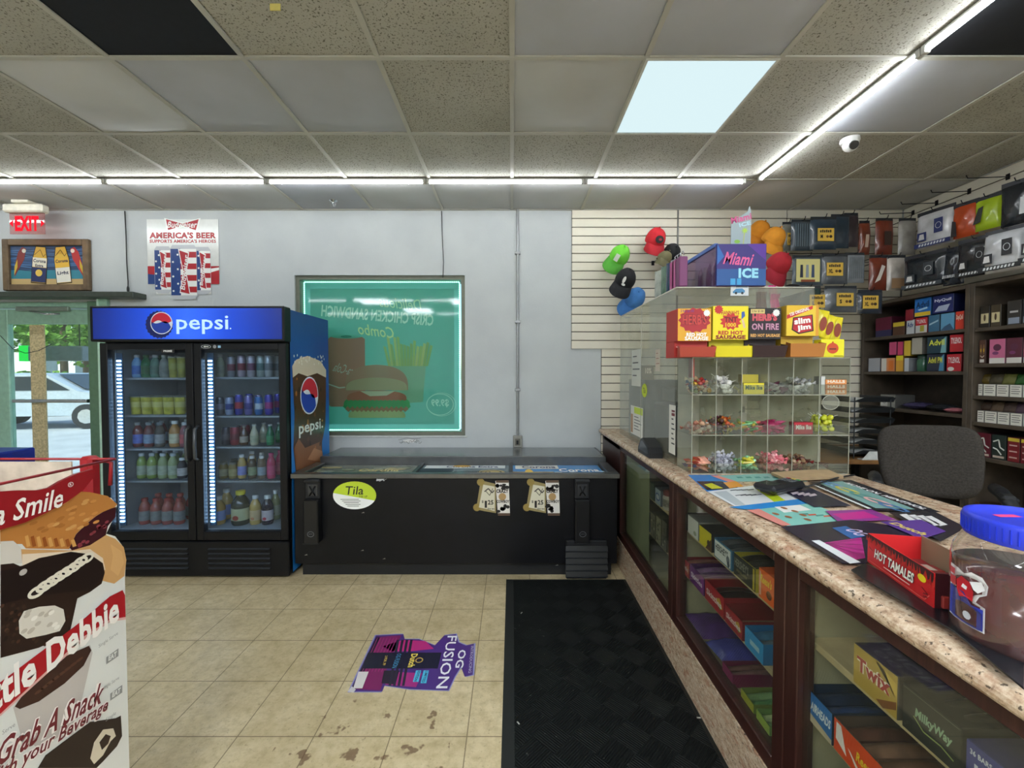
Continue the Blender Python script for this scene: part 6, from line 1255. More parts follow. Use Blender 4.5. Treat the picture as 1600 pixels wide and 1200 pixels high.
# pink framed packets and plastic pouches standing on the shield beside it
for k, (px, pt, pb_, c_, lab) in enumerate(((1022, 412, 462, '#b9bfb6', 'crinkled clear pouch, leftmost on the shield top'), (1032, 405, 458, '#6f8a78', 'green tinted clear pouch on the shield top'), (1040, 412, 455, '#3a4a6a', 'dark blue pouch on the shield top'), (1047, 414, 452, '#b0b4b8', 'pale grey pouch on the shield top'))):
    Y_ = 3.36-k*.1; q = onX(px, pb_, AX+.03); q0 = onX(px, pt, AX+.03); Y_ = q.y; 
    pouch(AX+.07, Y_, sz1+.012+.1, .11, .19, .03, c_, lab, (R(90), 0, R(-70)), 'plastic_pouch', 'pouch', rough=.12)
for k, (px, c_) in enumerate(((1052, '#b04a86'), (1056, '#c05a98'), (1061, '#7a3a6a'))):
    Y_ = onX(px, 430, AX+.02).y; m = MB(); m.box(AX+.01, Y_-.03, sz1+.012, AX+.055, Y_+.03, sz1+.17, P_(c_), .004); m.tube([(AX+.03, Y_, sz1+.17), (AX+.03, Y_+.005, sz1+.195), (AX+.04, Y_, sz1+.205), (AX+.045, Y_, sz1+.185)], .003, STEEL)
    tag(m.build('pink_package', org=(AX+.085, Y_, sz1+.012)), ('nearest', 'middle', 'farthest')[2-k]+' of the slim pink packages standing on the shield', 'package', 'slim pink packages')
m = MB(); q = onY(1128, 372, 2.5); m.ell((q.x, 2.5, bz1+.035), (.03, .03, .025), P_('#e06a9a'), 10, 6); m.ell((q.x-.03, 2.5, bz1+.02), (.03, .015, .02), P_('#1c1c20'), 10, 6); tag(m.build('flower_ornament', org=(q.x, 2.5, bz1)), 'small pink and black ornament on the purple display box', 'ornament')
a = onY(1142, 446, 2.255); b = onY(1170, 462, 2.255); m = MB(frame(((a.x+b.x)/2, 2.258, (a.z+b.z)/2), (1, 0, 0), (0, 0, 1))); w, h = b.x-a.x, a.z-b.z; m.box(-w/2, -h/2, -.0008, w/2, h/2, 0, P_('#dfe3e4')); m.poly([(-w*.38, -h*.1), (-w*.2, h*.2), (w*.15, h*.22), (w*.3, 0), (w*.28, -h*.2), (-w*.36, -h*.25)], P_('#4a8ab8'), .0005); m.disc(-w*.2, -h*.24, w*.07, h*.12, P_('#22262c'), .0008); m.disc(w*.15, -h*.24, w*.07, h*.12, P_('#22262c'), .0008); m.rect(-w*.2, h*.3, w*.42, h*.4, P_('#8aa0b0'), .0004)
tag(m.build('car_card', org=((a.x+b.x)/2, 2.258, b.z)), 'small white card with a blue car picture taped on the shield', 'card')
# ================================================================== caps on the slotted wall
HK = C_('#1c1c1e', .4, .6)
def hook(x, z, label, L=.2, Y=YW-.0165, tilt=.05, ax='Y'):
    m = MB()
    if ax == 'Y': m.tube([(x, Y, z), (x, Y-.02, z), (x, Y-L, z+tilt), (x, Y-L-.01, z+tilt+.02)], .003, HK, 6); m.box(x-.012, Y-.004, z-.02, x+.012, Y-.0005, z+.02, HK)
    else: m.tube([(Y, x, z), (Y-.02, x, z), (Y-L, x, z+tilt), (Y-L-.01, x, z+tilt+.02)], .003, HK, 6); m.box(Y-.004, x-.012, z-.02, Y-.0005, x+.012, z+.02, HK)
    return tag(m.build('display_hook', org=(x, Y, z) if ax == 'Y' else (Y, x, z)), label, 'hook')
_hk = []
def rod(x, z, Y, label):
    if any(abs(x-a) < .05 and abs(z-b) < .04 for a, b in _hk): return
    _hk.append((x, z)); hook(x, z, 'hook for the '+' '.join(label.split()[:13]), YW-.0165-Y+.03, tilt=.0)
def cap(px, py, Y, rot, col, brim, label, patch=None, s=1.0, panel_=None):
    q = onY(px, py, Y); rod(q.x, q.z+.05*s, Y, label); e = E('baseball_cap', q, label, 'cap', 'baseball caps hanging on the slotted wall'); e.rotation_euler = rot
    ca = C_(col, .85, var=.12, vs=20, bump=.3, bs=300); br = C_(brim, .85, var=.1)
    m = MB(); r = .088*s
    def cf(u, v):
        a = 2*pi*u; t = v*pi/2; rr = r*(cos(t)**.85)*(1+.03*cos(6*a)*sin(2*t)); return (rr*cos(a)*.92, rr*sin(a)*1.08, r*1.18*sin(t)-.01)
    m.grid(24, 8, cf, ca); m.grid(24, 1, lambda u, v: (r*.92*cos(-2*pi*u)*(1-.04*v), r*1.08*sin(-2*pi*u)*(1-.04*v), -.01-.02*v), ca)
    m.ell((0, 0, r*1.17), (.008, .008, .005), ca, 8, 4); o = m.build('crown'); o.parent = e
    m = MB()
    def bf(u, v, dz):
        a = -pi/2+(u-.5)*2.3; k = 1+v*.85*cos((u-.5)*2.6); x = r*.92*cos(a)*(k if k > 1 else 1)*1.0; y = r*1.06*sin(a)*k; return (x*(1 if v == 0 else .93), y, -.012-.055*v*v-.9*x*x*v+dz)
    m.grid(14, 5, lambda u, v: bf(u, v, 0), br); m.grid(14, 5, lambda u, v: bf(1-u, v, -.004), br); o = m.build('brim'); o.parent = e
    if patch:
        m = MB(Matrix.Translation((0, -r*1.02, r*.42)) @ Matrix.Rotation(R(68), 4, 'X')); patch(m); o = m.build('patch'); o.parent = e
    return e
HT = 3.60
cap(968, 400, HT, (R(48), R(34), R(-12)), '#6fcf3c', '#55a83a', 'lime green cap with a white tag hanging on the slotted wall', lambda m: m.box(-.018, -.03, 0, .018, .03, .006, P_('#dfe6d8')))
cap(977, 437, HT-.14, (R(44), R(26), R(-10)), '#15161a', '#1a1b20', 'black cap with a white feather mark under the green cap', lambda m: (m.disc(-.005, .012, .012, .028, P_('#e6e6e2'), .006, 16), m.disc(.004, -.024, .016, .01, P_('#e6e6e2'), .006, 9)))
cap(992, 466, HT, (R(62), R(38), R(-15)), '#4a86cc', '#3f78bc', 'light blue cap below the black one on the slotted wall')
cap(1024, 374, HT, (R(40), R(8), R(4)), '#c8202c', '#b01c28', 'bright red cap with a black mesh patch on the slotted wall', lambda m: (m.disc(0, 0, .035, .03, P_('#1c1a1c'), .006, 18), m.disc(.006, .0, .014, .01, P_('#a8303a'), .008, 9)))
cap(1050, 395, HT-.02, (R(70), R(-4), R(6)), '#17181b', '#6b6546', 'small black cap right of the bright red cap', s=.82)
cap(1038, 404, HT-.12, (R(20), R(30), R(10)), '#6b6546', '#5f5a3e', 'olive brown cap half hidden behind the pouches', s=.7)
cap(1186, 362, 3.58, (R(46), R(4), R(8)), '#d98a1e', '#c87c1a', 'left of two orange caps behind the Miami ICE box', s=.95)
cap(1208, 374, 3.40, (R(40), R(12), R(10)), '#d68c22', '#cc861c', 'right orange cap, in front of the other orange one', s=1.0)
cap(1216, 414, 3.22, (R(50), R(16), R(5)), '#a81c28', '#98182a', 'dark red cap under the orange caps', s=1.0)
cap(1236, 462, 3.3, (R(75), R(0), R(5)), '#241f1f', '#1c1819', 'black cap below the dark red cap', s=.95)
# pink tops hanging
for k, (px, w_, c_, lab) in enumerate(((1190, .05, '#8a1c30', 'dark red garment hanging beside the pink ones'), (1196, .05, '#d8d0d0', 'white garment hanging between the red and pink ones'), (1205, .09, '#e0208c', 'bright pink garment hanging behind the candy cartons'))):
    Y_ = 2.62+.02*k; q = onY(px, 464, Y_); zt_, zb_ = onY(px, 446, Y_).z, onY(px, 482, Y_).z
    m = MB(frame((q.x, Y_, (zt_+zb_)/2), (1, 0, 0), (0, 0, 1))); h = (zt_-zb_)/2
    m.grid(12, 6, lambda u, v: ((u-.5)*w_*(.55+.6*(1-v)), h*(2*v-1), .01*sin(u*20)*(1-v*.6)), C_(c_, .8, var=.12)); m.grid(12, 6, lambda u, v: ((.5-u)*w_*(.55+.6*(1-v)), h*(2*v-1), -.008-.006*sin(u*20)), C_(c_, .8, var=.12))
    tag(m.build('hanging_garment', org=(q.x, Y_, zb_)), lab, 'garment')
# ================================================================== packaged clothing hanging on hooks, back wall
TEAL = '#2c3e4a'
def pack(px0, py0, px1, py1, Y, col, label, tagtxt=None, bag='#a8b4ba', extra=None, t_=.05, hd=True, tagpos=(0, 0), tagcol='#d9b24a', name='packaged_clothing', rz_=0):
    Y = 3.3+(Y-3.05)*.5; a = onY(px0, py0, Y); b = onY(px1, py1, Y); w, h = b.x-a.x, a.z-b.z; cx, cz = (a.x+b.x)/2, (a.z+b.z)/2; rod(cx, a.z+.008, Y, label)
    e = E(name, (cx, Y, b.z), label, 'packaged clothing'); e.rotation_euler = (0, 0, rz_)
    m = MB(frame((0, 0, h/2), (1, 0, 0), (0, 0, 1))); mt = C_(col, .28, var=.4, vs=9, bump=.8, bs=14, coat=.5); se = cx*31+cz*17
    def g(u, v, s_): return ((u-.5)*w, (v-.5)*h, s_*t_/2*(16*u*(1-u)*v*(1-v))**.33*(1+.13*sin(u*14+se)*sin(v*11+se*2)))
    m.grid(12, 10, lambda u, v: g(u, v, 1), mt); m.grid(12, 10, lambda u, v: g(1-u, v, -1), mt); o = m.build('folded_garment'); o.parent = e
    m = MB(frame((0, 0, h/2), (1, 0, 0), (0, 0, 1))); m.box(-w/2+.004, h/2-.012, -.003, w/2-.004, h/2+.016, .003, C_('#2a2e33', .4)); o = m.build('hang_strip'); o.parent = e
    m = MB(frame((0, -t_/2-.006, h/2), (1, 0, 0), (0, 0, 1)))
    if tagtxt:
        tw, th = min(w*.62, .13), min(h*.6, .1); tx, ty = tagpos[0]*w, tagpos[1]*h
        m.rect(tx-tw/2, ty-th/2, tx+tw/2, ty+th/2, P_(tagcol), 0); [m.rect(tx-tw*.36+tw*.12*q, ty+th*.16, tx-tw*.27+tw*.12*q, ty+th*(.34+.03*(q % 2)), P_('#241f18'), .0005) for q in range(6)]
        m.text(tagtxt, tx-tw*.25, ty-th*.15, tw*.14*len(tagtxt), th*.3, P_('#241f18'), .0005, .05); m.disc(tx+tw*.1, ty-th*.15, th*.11, th*.11, P_('#6a4a24'), .0005, 12); m.disc(tx+tw*.3, ty-th*.15, th*.13, th*.12, P_('#3a2c1c'), .0005, 9)
    if extra: extra(m, w, h)
    if m.v: o = m.build('product_card'); o.parent = e
    return e
stripes = lambda c: (lambda m, w, h: [m.rect(-w*.4+k*w*.1, -h*.38, -w*.4+k*w*.1+w*.03, h*.38, P_(c), .0001) for k in range(8)])
def model_pic(m, w, h):
    m.rect(-w*.45, -h*.4, w*.3, h*.4, P_('#d8cf8a'), 0); [m.poly([(x-w*.05, -h*.25), (x+w*.05, -h*.25), (x+w*.04, h*.2), (x-w*.04, h*.2)], P_(c), .0004) for x, c in ((-w*.28, '#2c3040'), (-w*.1, '#8a94a0'), (w*.08, '#3a4a6a'))]; m.rect(-w*.3, -h*.4, w*.15, -h*.32, P_('#8a4a2a'), .0006)
pack(1222, 350, 1238, 392, 3.45, '#8a8a80', 'half hidden grey pack behind the right orange cap', 'L', tagpos=(.1, -.1))
pack(1236, 346, 1270, 392, 3.3, '#3a4650', 'dark checked shirt pack at the upper left of the wall packs', extra=stripes('#6a7a84'))
pack(1266, 342, 1306, 390, 3.25, '#2d3d4c', 'dark blue clothing pack with a yellow size M tag', 'M', tagpos=(0, -.05))
pack(1298, 338, 1326, 388, 3.35, '#2a3a48', 'dark teal pack right of the size M pack')
pack(1318, 336, 1340, 386, 3.45, '#3a3034', 'dark wrinkled pack at the end of the upper row')
pack(1238, 402, 1286, 446, 3.15, '#55606a', 'clothing pack with a pale photo card of models', extra=model_pic)
pack(1284, 400, 1324, 444, 3.12, '#5a5e62', 'grey clothing pack with a yellow XL tag', 'XL', tagpos=(-.1, 0))
pack(1320, 398, 1350, 442, 3.2, '#8a9096', 'light grey striped clothing pack beside the XL one', extra=stripes('#5a626a'))
pack(1244, 450, 1282, 486, 3.1, '#2c4240', 'dark green pack in the lower row with a yellow tag', 'L', tagpos=(.25, -.1))
pack(1288, 450, 1338, 488, 3.05, '#5f6468', 'grey clothing pack with a yellow size S tag', 'S', tagpos=(.05, 0))
pack(1340, 456, 1378, 490, 3.1, '#2f3844', 'tilted dark pack with a yellow tag at the end of the lower row', 'XL', tagpos=(-.1, 0))
pack(1342, 348, 1358, 398, 3.45, '#7a3a26', 'narrow brown sock pack, left one in the upper row', extra=lambda m, w, h: m.poly([(-w*.2, -h*.3), (w*.1, -h*.3), (w*.2, h*.1), (-w*.1, h*.1)], P_('#b8a090'), 0))
pack(1368, 344, 1394, 398, 3.45, '#74301f', 'brown sock pack with a dark window in the upper row', extra=lambda m, w, h: m.rect(-w*.15, -h*.25, w*.25, h*.15, P_('#3a2a22'), 0))
pack(1358, 402, 1386, 454, 3.35, '#7c3826', 'brown sock pack with a white sock picture', extra=lambda m, w, h: m.poly([(-w*.35, -h*.3), (-w*.05, -h*.2), (w*.2, h*.2), (w*.02, h*.25), (-w*.15, -h*.05)], P_('#d8d0c8'), 0))
pack(1386, 402, 1414, 454, 3.3, '#c4bcb4', 'white sock pack with a brown foot', extra=lambda m, w, h: m.rect(-w*.4, -h*.45, w*.4, -h*.15, P_('#a08060'), 0))
pack(1404, 344, 1430, 398, 3.4, '#a09c96', 'pale grey underwear pack near the wall corner')
# packs on the right wall
marks = lambda m, w, h: [m.poly([(-w*.36+q*w*.08, -h*.3), (-w*.31+q*w*.08, -h*.3), (-w*.29+q*w*.08, -h*.22), (-w*.34+q*w*.08, -h*.22)], P_('#c8ccd0'), 0) for q in range(8)]
def rpack(px0, px1, pyt, pyb, X, col, label, extra=None, t_=.06):
    ya, yb = X*F/(px0-800), X*F/(px1-800); zt = (onX(px0, pyt, X).z+onX(px1, pyt-(px1-px0)*.3, X).z)/2; c = (px0+px1)/2
    zt = onX(c, pyt, X).z; zb = onX(c, pyb, X).z; w, h = ya-yb, zt-zb; e = E('packaged_clothing', (X, (ya+yb)/2, zb), label, 'packaged clothing'); e.rotation_euler = (0, 0, R(-78)); w *= .98; hook((ya+yb)/2, zt+.01, 'hook for the '+' '.join(label.split()[:13]), XR-.0165-X+.03, XR-.0165, 0, 'X')
    m = MB(frame((0, 0, h/2), (1, 0, 0), (0, 0, 1))); mt = C_(col, .25, var=.3, vs=8, bump=.7, bs=14, coat=.5); se = X*31+c
    def g(u, v, s_): return ((u-.5)*w, (v-.5)*h, s_*t_/2*(16*u*(1-u)*v*(1-v))**.33*(1+.12*sin(u*14+se)*sin(v*11+se*2)))
    m.grid(12, 10, lambda u, v: g(u, v, 1), mt); m.grid(12, 10, lambda u, v: g(1-u, v, -1), mt); o = m.build('folded_garment'); o.parent = e
    m = MB(frame((0, -t_/2-.008, h/2), (1, 0, 0), (0, 0, 1))); (extra or marks)(m, w, h); o = m.build('product_card'); o.parent = e
    m = MB(frame((0, 0, h/2), (1, 0, 0), (0, 0, 1))); m.box(-w/2, h/2-.01, -.004, w/2, h/2+.02, .004, C_('#2a2c34', .4)); o = m.build('hang_strip'); o.parent = e
    return e
def card(c1, txt, tc='#2a3040'):
    return lambda m, w, h: (m.rect(w*.05, -h*.15, w*.28, h*.25, P_(c1), 0), m.ring(w*.165, h*.05, w*.08, h*.09, w*.015, P_('#c8ccd0'), .0005), m.rect(-w*.48, -h*.48, w*.48, -h*.36, P_(c1), 0), [m.poly([(-w*.36+q*w*.08, -h*.45), (-w*.31+q*w*.08, -h*.45), (-w*.29+q*w*.08, -h*.385), (-w*.34+q*w*.08, -h*.385)], P_('#d8dcde'), .0005) for q in range(9)], m.rect(-w*.4, -h*.3, -w*.15, -h*.05, P_(c1), 0), m.poly([(-w*.36, -h*.26), (-w*.2, -h*.26), (-w*.22, -h*.1), (-w*.33, -h*.1)], P_('#d8d8d8'), .0004))
rpack(1432, 1482, 332, 386, 3.2, '#d8d9dc', 'white T-shirt pack with a navy card on the right wall', card('#2a3468', 'T-SHIRT'))
rpack(1486, 1520, 322, 372, 3.22, '#d0552a', 'orange T-shirt pack on the right wall', lambda m, w, h: m.poly([(-w*.45, -h*.45), (-w*.2, -h*.45), (-w*.25, 0), (-w*.4, h*.05)], P_('#2a2426'), 0))
rpack(1520, 1556, 312, 360, 3.22, '#b8d42e', 'neon yellow T-shirt pack on the right wall', lambda m, w, h: m.poly([(-w*.45, -h*.3), (-w*.15, -h*.25), (-w*.05, h*.25), (-w*.25, h*.2)], P_('#2a2e24'), 0))
rpack(1560, 1612, 288, 352, 3.2, '#25292f', 'large black pack with a white shirt picture, top right', lambda m, w, h: (m.poly([(w*.1, -h*.3), (w*.4, -h*.3), (w*.38, h*.1), (w*.12, h*.1)], P_('#d8dadc'), 0),))
rpack(1414, 1470, 400, 450, 3.05, '#20262c', 'black underwear pack with white print, lower row of the right wall', card('#3a4046', 'UNDERWEAR'))
rpack(1472, 1500, 392, 446, 3.1, '#242a34', 'dark navy pack behind the black underwear pack', None)
rpack(1496, 1548, 376, 432, 3.1, '#2e3034', 'charcoal pack with an oval logo in the lower row', card('#16181c', 'T-SHIRT'))
rpack(1538, 1600, 362, 424, 3.0, '#d4d6da', 'bulky white shirt pack with a black card, lower right', card('#1c1e22', 'SportsWear'), .12)
rpack(1600, 1660, 340, 410, 3.0, '#c8cace', 'white shirt pack at the right edge of the picture', card('#1c1e22', 'SportsWear'), .12)
for k, (px, py) in enumerate(((1420, 335), (1456, 320), (1506, 302), (1565, 280))):
    X_ = XR-.02; y = X_*F/(px-800); q = onX(px, py, X_); hook(y, q.z, ('farthest', 'second farthest', 'third farthest', 'nearest')[k]+' black hook on the right wall panel', .28, XR-.0165, -.01, 'X')
# ================================================================== dark shelving along the right wall
DW = C_('#3f362e', .5, var=.35, vs=12); DW2 = C_('#4d4338', .55, var=.3, vs=12); SX = 3.06; TOPZ = 2.045
def shelving(y0, y1, shelves, label):
    e = E('shelf_unit', ((SX+XR)/2, (y0+y1)/2, 0), label, 'shelf unit', 'dark shelving along the right wall')
    for y in (y0, y1-.03): MB().box(SX, y+.0005, .001, XR-.005, y+.0295, TOPZ, DW2, .002).build('side_panel', e)
    MB().box(XR-.02, y0+.03, .001, XR-.006, y1-.03, TOPZ, DW).build('back_panel', e)
    MB().box(SX, y0+.03, TOPZ-.028, XR-.02, y1-.03, TOPZ, DW2, .002).build('top_board', e)
    for z in shelves: MB().box(SX+.005, y0+.03, z-.024, XR-.021, y1-.03, z, DW2, .002).build('shelf', e)
    return e
Y0 = 2.86
zs1 = [1.75, 1.46, 1.165, .5]; zs2 = [1.745, 1.51, 1.30, 1.125, .90, .45]
shelving(Y0, 3.74, zs1, 'dark brown shelf unit of medicine boxes in the corner'); shelving(1.70, Y0-.001, zs2, 'dark brown shelf unit of tobacco boxes at the right edge')
rx = SX+.03
def rbox(pa, pb, zs, py0, py1, col, txt, tc, label, depth=.16, art=None, z_off=0, X=rx, name='medicine_box', th=.35, accent=None, ty=.15, group=None, cat='box'):
    """py0, py1: top and bottom of the print in the photo, only their height is used"""
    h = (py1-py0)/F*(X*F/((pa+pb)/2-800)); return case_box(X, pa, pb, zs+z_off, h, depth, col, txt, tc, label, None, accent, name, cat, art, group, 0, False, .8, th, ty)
z1_, z2_, z3_ = zs1[0], zs1[1], zs1[2]
# far unit, top compartment
H1 = .062
rbox(1366, 1391, z1_, 513, 523, '#27285a', None, '#ffffff', 'low navy box under the maroon boxes, top shelf', name='medicine_box')
rbox(1366, 1391, z1_+.001, 492, 512, '#6a1c3a', None, '#ffffff', 'maroon box stacked at the left of the top medicine shelf', z_off=.052)
rbox(1393, 1412, z1_, 500, 521, '#5a3a2a', None, '#ffffff', 'brown box with a yellow band on the top medicine shelf', art=lambda m, w, h: m.rect(-w*.48, h*.15, w*.48, h*.45, P_('#d8c03a'), .0004), ty=.3, th=.2)
rbox(1414, 1427, z1_, 498, 520, '#c8ccd0', 'Adv', '#2a4a8a', 'white and blue box on the top medicine shelf')
rbox(1428, 1447, z1_, 496, 520, '#c22a34', 'TYLENOL', '#ecdcdc', 'red and white pain relief box on the top medicine shelf', art=lambda m, w, h: (m.rect(-w*.48, -h*.48, w*.48, 0, P_('#d0d0cc'), .0004), m.rect(-w*.1, -h*.4, w*.25, -h*.02, P_('#b0a83a'), .0006)), ty=.25, th=.25)
rbox(1448, 1466, z1_, 492, 518, '#3a6a8a', None, '', 'slate blue box on the top medicine shelf', art=lambda m, w, h: m.poly([(-w*.4, 0), (w*.4, h*.2), (w*.4, h*.1), (-w*.4, -h*.1)], P_('#a0c0d0'), .0005))
rbox(1467, 1489, z1_, 490, 517, '#5f9ac0', None, '#ffffff', 'pale blue box on the top medicine shelf', art=lambda m, w, h: m.poly([(-w*.5, -h*.48), (w*.5, -h*.48), (w*.2, -h*.1), (-w*.2, -h*.25)], P_('#3a5a78'), .0005))
rbox(1490, 1504, z1_, 484, 512, '#cc3a28', 'DayQuil', '#f0d8c8', 'red orange box by the shelf post, top medicine shelf')
rbox(1412, 1425, z1_+.10, 472, 490, '#8a1c30', None, '#ffffff', 'small dark red box stacked on the top medicine shelf', z_off=.003)
rbox(1426, 1452, z1_, 464, 492, '#2470c0', 'Advil', '#10305c', 'bright blue pain relief box with a yellow base, upper layer', z_off=.125, art=lambda m, w, h: (m.rect(-w*.48, -h*.48, w*.48, -h*.26, P_('#e0c028'), .0004), m.poly([(-w*.3, -h*.1), (w*.3, 0), (w*.3, -h*.1), (-w*.2, -h*.18)], P_('#a8d0e8'), .0005)))
rbox(1454, 1487, z1_, 462, 490, '#1f2a68', 'NyQuil', '#dce0f0', 'dark blue cold medicine box, upper layer', z_off=.13, art=lambda m, w, h: m.poly([(-w*.4, -h*.4), (w*.2, -h*.4), (w*.35, -h*.05), (-w*.2, -h*.1)], P_('#a8b4cc'), .0005), ty=.2, th=.2)
# middle compartment
z = z2_
rbox(1356, 1375, z, 560, 581, '#a8acb4', None, '#ffffff', 'silver grey box at the left of the middle medicine shelf')
rbox(1376, 1398, z, 560, 581, '#d88a5a', None, '', 'white and orange box on the middle medicine shelf', art=lambda m, w, h: (m.rect(-w*.48, -h*.48, -w*.1, h*.48, P_('#d8d4cc'), .0004), m.rect(w*.05, -h*.4, w*.4, h*.3, P_('#e07a2a'), .0004)))
rbox(1399, 1411, z, 556, 581, '#e0a83a', None, '', 'orange and yellow box on the middle medicine shelf', art=lambda m, w, h: m.rect(-w*.48, h*.2, w*.48, h*.48, P_('#e8d828'), .0004))
rbox(1412, 1420, z, 560, 581, '#c8ccd4', None, '', 'narrow white box on the middle medicine shelf')
m = MB(); yq = rx*F/(1432-800); m.lathe([(.035, 0), (.038, .01), (.038, .085), (.03, .1)], C_('#2f5a44', .2), 14, (rx+.05, yq, z+.001)); m.lathe([(.034, .098), (.034, .125), (0, .125)], C_('#1c3a2c', .4), 14, (rx+.05, yq, z+.001)); tag(m.build('ointment_jar', org=(rx+.05, yq, z+.001)), 'green ointment jar on the middle medicine shelf', 'jar')
rbox(1447, 1475, z, 552, 579, '#18233c', 'Advil PM', '#d8d850', 'navy night pain relief box, lower of two on the middle shelf', art=lambda m, w, h: m.poly([(w*.2, -h*.48), (w*.48, -h*.48), (w*.48, h*.48), (w*.3, h*.3)], P_('#4a8ab0'), .0004))
rbox(1478, 1502, z, 552, 579, '#b8202e', 'TYLENOL', '#ecdcdc', 'red pain relief box, lower of two on the middle shelf', art=lambda m, w, h: m.disc(-w*.2, -h*.36, w*.22, h*.12, P_('#dcdcd8'), .0005))
rbox(1447, 1478, z+.001, 519, 545, '#1c3c4c', 'Advil', '#d8e050', 'teal pain relief box, upper of two on the middle shelf', z_off=.13, art=lambda m, w, h: m.poly([(w*.2, -h*.48), (w*.48, -h*.48), (w*.48, h*.48), (w*.3, h*.3)], P_('#7ab0b8'), .0004))
rbox(1482, 1504, z+.001, 518, 545, '#b8202e', 'TYLENOL', '#ecdcdc', 'red pain relief box, upper of two on the middle shelf', z_off=.135)
rbox(1388, 1400, z, 536, 556, '#c84a7a', None, '#ffffff', 'pink box stacked at the left of the middle shelf', z_off=.135)
rbox(1401, 1410, z, 534, 555, '#c83a6a', None, '#ffffff', 'darker pink box stacked beside the other pink one', z_off=.13)
rbox(1411, 1422, z, 532, 556, '#d8b83a', None, '', 'yellow stacked box on the middle medicine shelf', z_off=.12)
rbox(1423, 1440, z, 530, 556, '#a8a498', None, '', 'beige stacked box on the middle medicine shelf', z_off=.13)
# lower compartments
z = z3_
rbox(1376, 1400, z, 596, 616, '#8a8a84', None, '', 'grey and white box standing on the lower medicine shelf', art=lambda m, w, h: (m.rect(-w*.48, -h*.4, 0, h*.3, P_('#c8c8c4'), .0004), m.ring(-w*.22, 0, w*.12, h*.2, .004, P_('#5a5a58'), .0006)), z_off=.0)
pouch(rx+.09, rx*F/(1420-800), z+.03, .16, .17, .055, '#4a4466', 'violet and black crinkled bag on the lower medicine shelf', (0, 0, .2))
pouch(rx+.07, rx*F/(1460-800), z+.03, .15, .15, .055, '#2e3034', 'black crinkled bag on the lower medicine shelf', (0, 0, -.2))
pouch(rx+.05, rx*F/(1484-800), z+.02, .09, .1, .035, '#c87a84', 'small pink bag on the lower medicine shelf')
# near unit (tobacco)
def multi(pa, pb, n, zs, h, cols, labs, txt=None, tc='#e0e0e0', art=None, dep=.14, zo=0, gp=None, nm='tobacco_box'):
    for i in range(n):
        a = pa+(pb-pa)*i/n; b = pa+(pb-pa)*(i+1)/n-.6
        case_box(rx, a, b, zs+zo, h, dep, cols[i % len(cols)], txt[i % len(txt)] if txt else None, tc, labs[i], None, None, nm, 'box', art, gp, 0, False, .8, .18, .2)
px_ = [rx*F/(y-.0)+800 for y in (2.8,)]
sw = lambda m, w, h: (m.rect(-w*.4, -h*.3, w*.4, h*.15, P_('#c9bd94'), .0004), m.disc(0, -h*.05, w*.12, h*.16, P_('#4a3a2a'), .0006, 10))
multi(1527, 1562, 2, zs2[0], .14, ['#2c2620', '#463c2c'], ['dark box with a cream panel, left on the top tobacco shelf', 'brown box with a cream panel, second on the top tobacco shelf'], art=sw)
multi(1570, 1640, 3, zs2[0], .15, ['#33302e', '#2a2c30', '#3a3430'], ['dark grey box with white print on the top tobacco shelf', 'black box with grey print on the top tobacco shelf', 'brown black box at the right edge, top tobacco shelf'], art=lambda m, w, h: (m.rect(-w*.4, -h*.45, w*.4, -h*.2, P_('#8a94a4'), .0004), m.rect(-w*.3, h*.0, w*.3, h*.08, P_('#b8b8b8'), .0004)))
br_ = lambda m, w, h: (m.disc(-w*.22, h*.1, w*.14, h*.22, P_('#7a5a3a'), .0004), m.disc(w*.22, h*.1, w*.14, h*.22, P_('#7a5a3a'), .0004), m.disc(-w*.22, h*.06, w*.09, h*.08, P_('#c8a42a'), .0006), m.disc(w*.22, h*.06, w*.09, h*.08, P_('#c8a42a'), .0006), m.rect(-w*.35, -h*.45, w*.3, -h*.32, P_('#d8d4cc'), .0005), m.line([(-w*.3, -h*.16), (0, -h*.24), (w*.3, -h*.16)], .005, P_('#c8b8a8'), .0006))
multi(1512, 1540, 1, zs2[1], .155, ['#4c2e24'], ['brown box with two gold medallions on the second tobacco shelf'], art=br_)
pk_ = lambda m, w, h: (m.disc(0, h*.15, w*.25, h*.14, P_('#5a2a44'), .0004), m.rect(-w*.48, -h*.5, w*.48, -h*.28, P_('#dcd8d0'), .0004), m.disc(-w*.1, -h*.08, w*.2, h*.07, P_('#7a3a6a'), .0005))
multi(1544, 1650, 4, zs2[1], .155, ['#c86a90', '#5a2438', '#c0607e', '#a84a6a'], ['pink box with white base on the second tobacco shelf', 'maroon box between pink ones on the second tobacco shelf', 'second pink box on the second tobacco shelf', 'rose box at the right edge of the second tobacco shelf'], art=pk_)
wl = lambda m, w, h: [m.rect(-w*.38, h*(.3-.18*k), w*(.38-.1*(k % 2)), h*(.36-.18*k), P_('#6a6a66'), .0004) for k in range(4)]
def cigs(zs, cols, row, pa=1516, pb=1660, n=7):
    for i in range(n):
        a = pa+(pb-pa)*i/n; b = pa+(pb-pa)*(i+1)/n-.5
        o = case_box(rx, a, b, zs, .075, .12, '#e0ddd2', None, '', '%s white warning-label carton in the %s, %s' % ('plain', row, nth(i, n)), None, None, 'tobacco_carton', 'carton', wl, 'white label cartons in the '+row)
        y0_ = (rx*F/(a-800)+rx*F/(b-800))/2
        pouch(rx+.06, y0_, zs+.108, .09, .075, .045, cols[i % len(cols)], '%s crinkled pouch standing on the cartons, %s, %s' % (('dark', 'brown', 'olive', 'green')[i % 4], row, nth(i, n)), (R(70), 0, R(-80)), 'tobacco_pouch', 'pouch', 'tobacco pouches in the '+row)
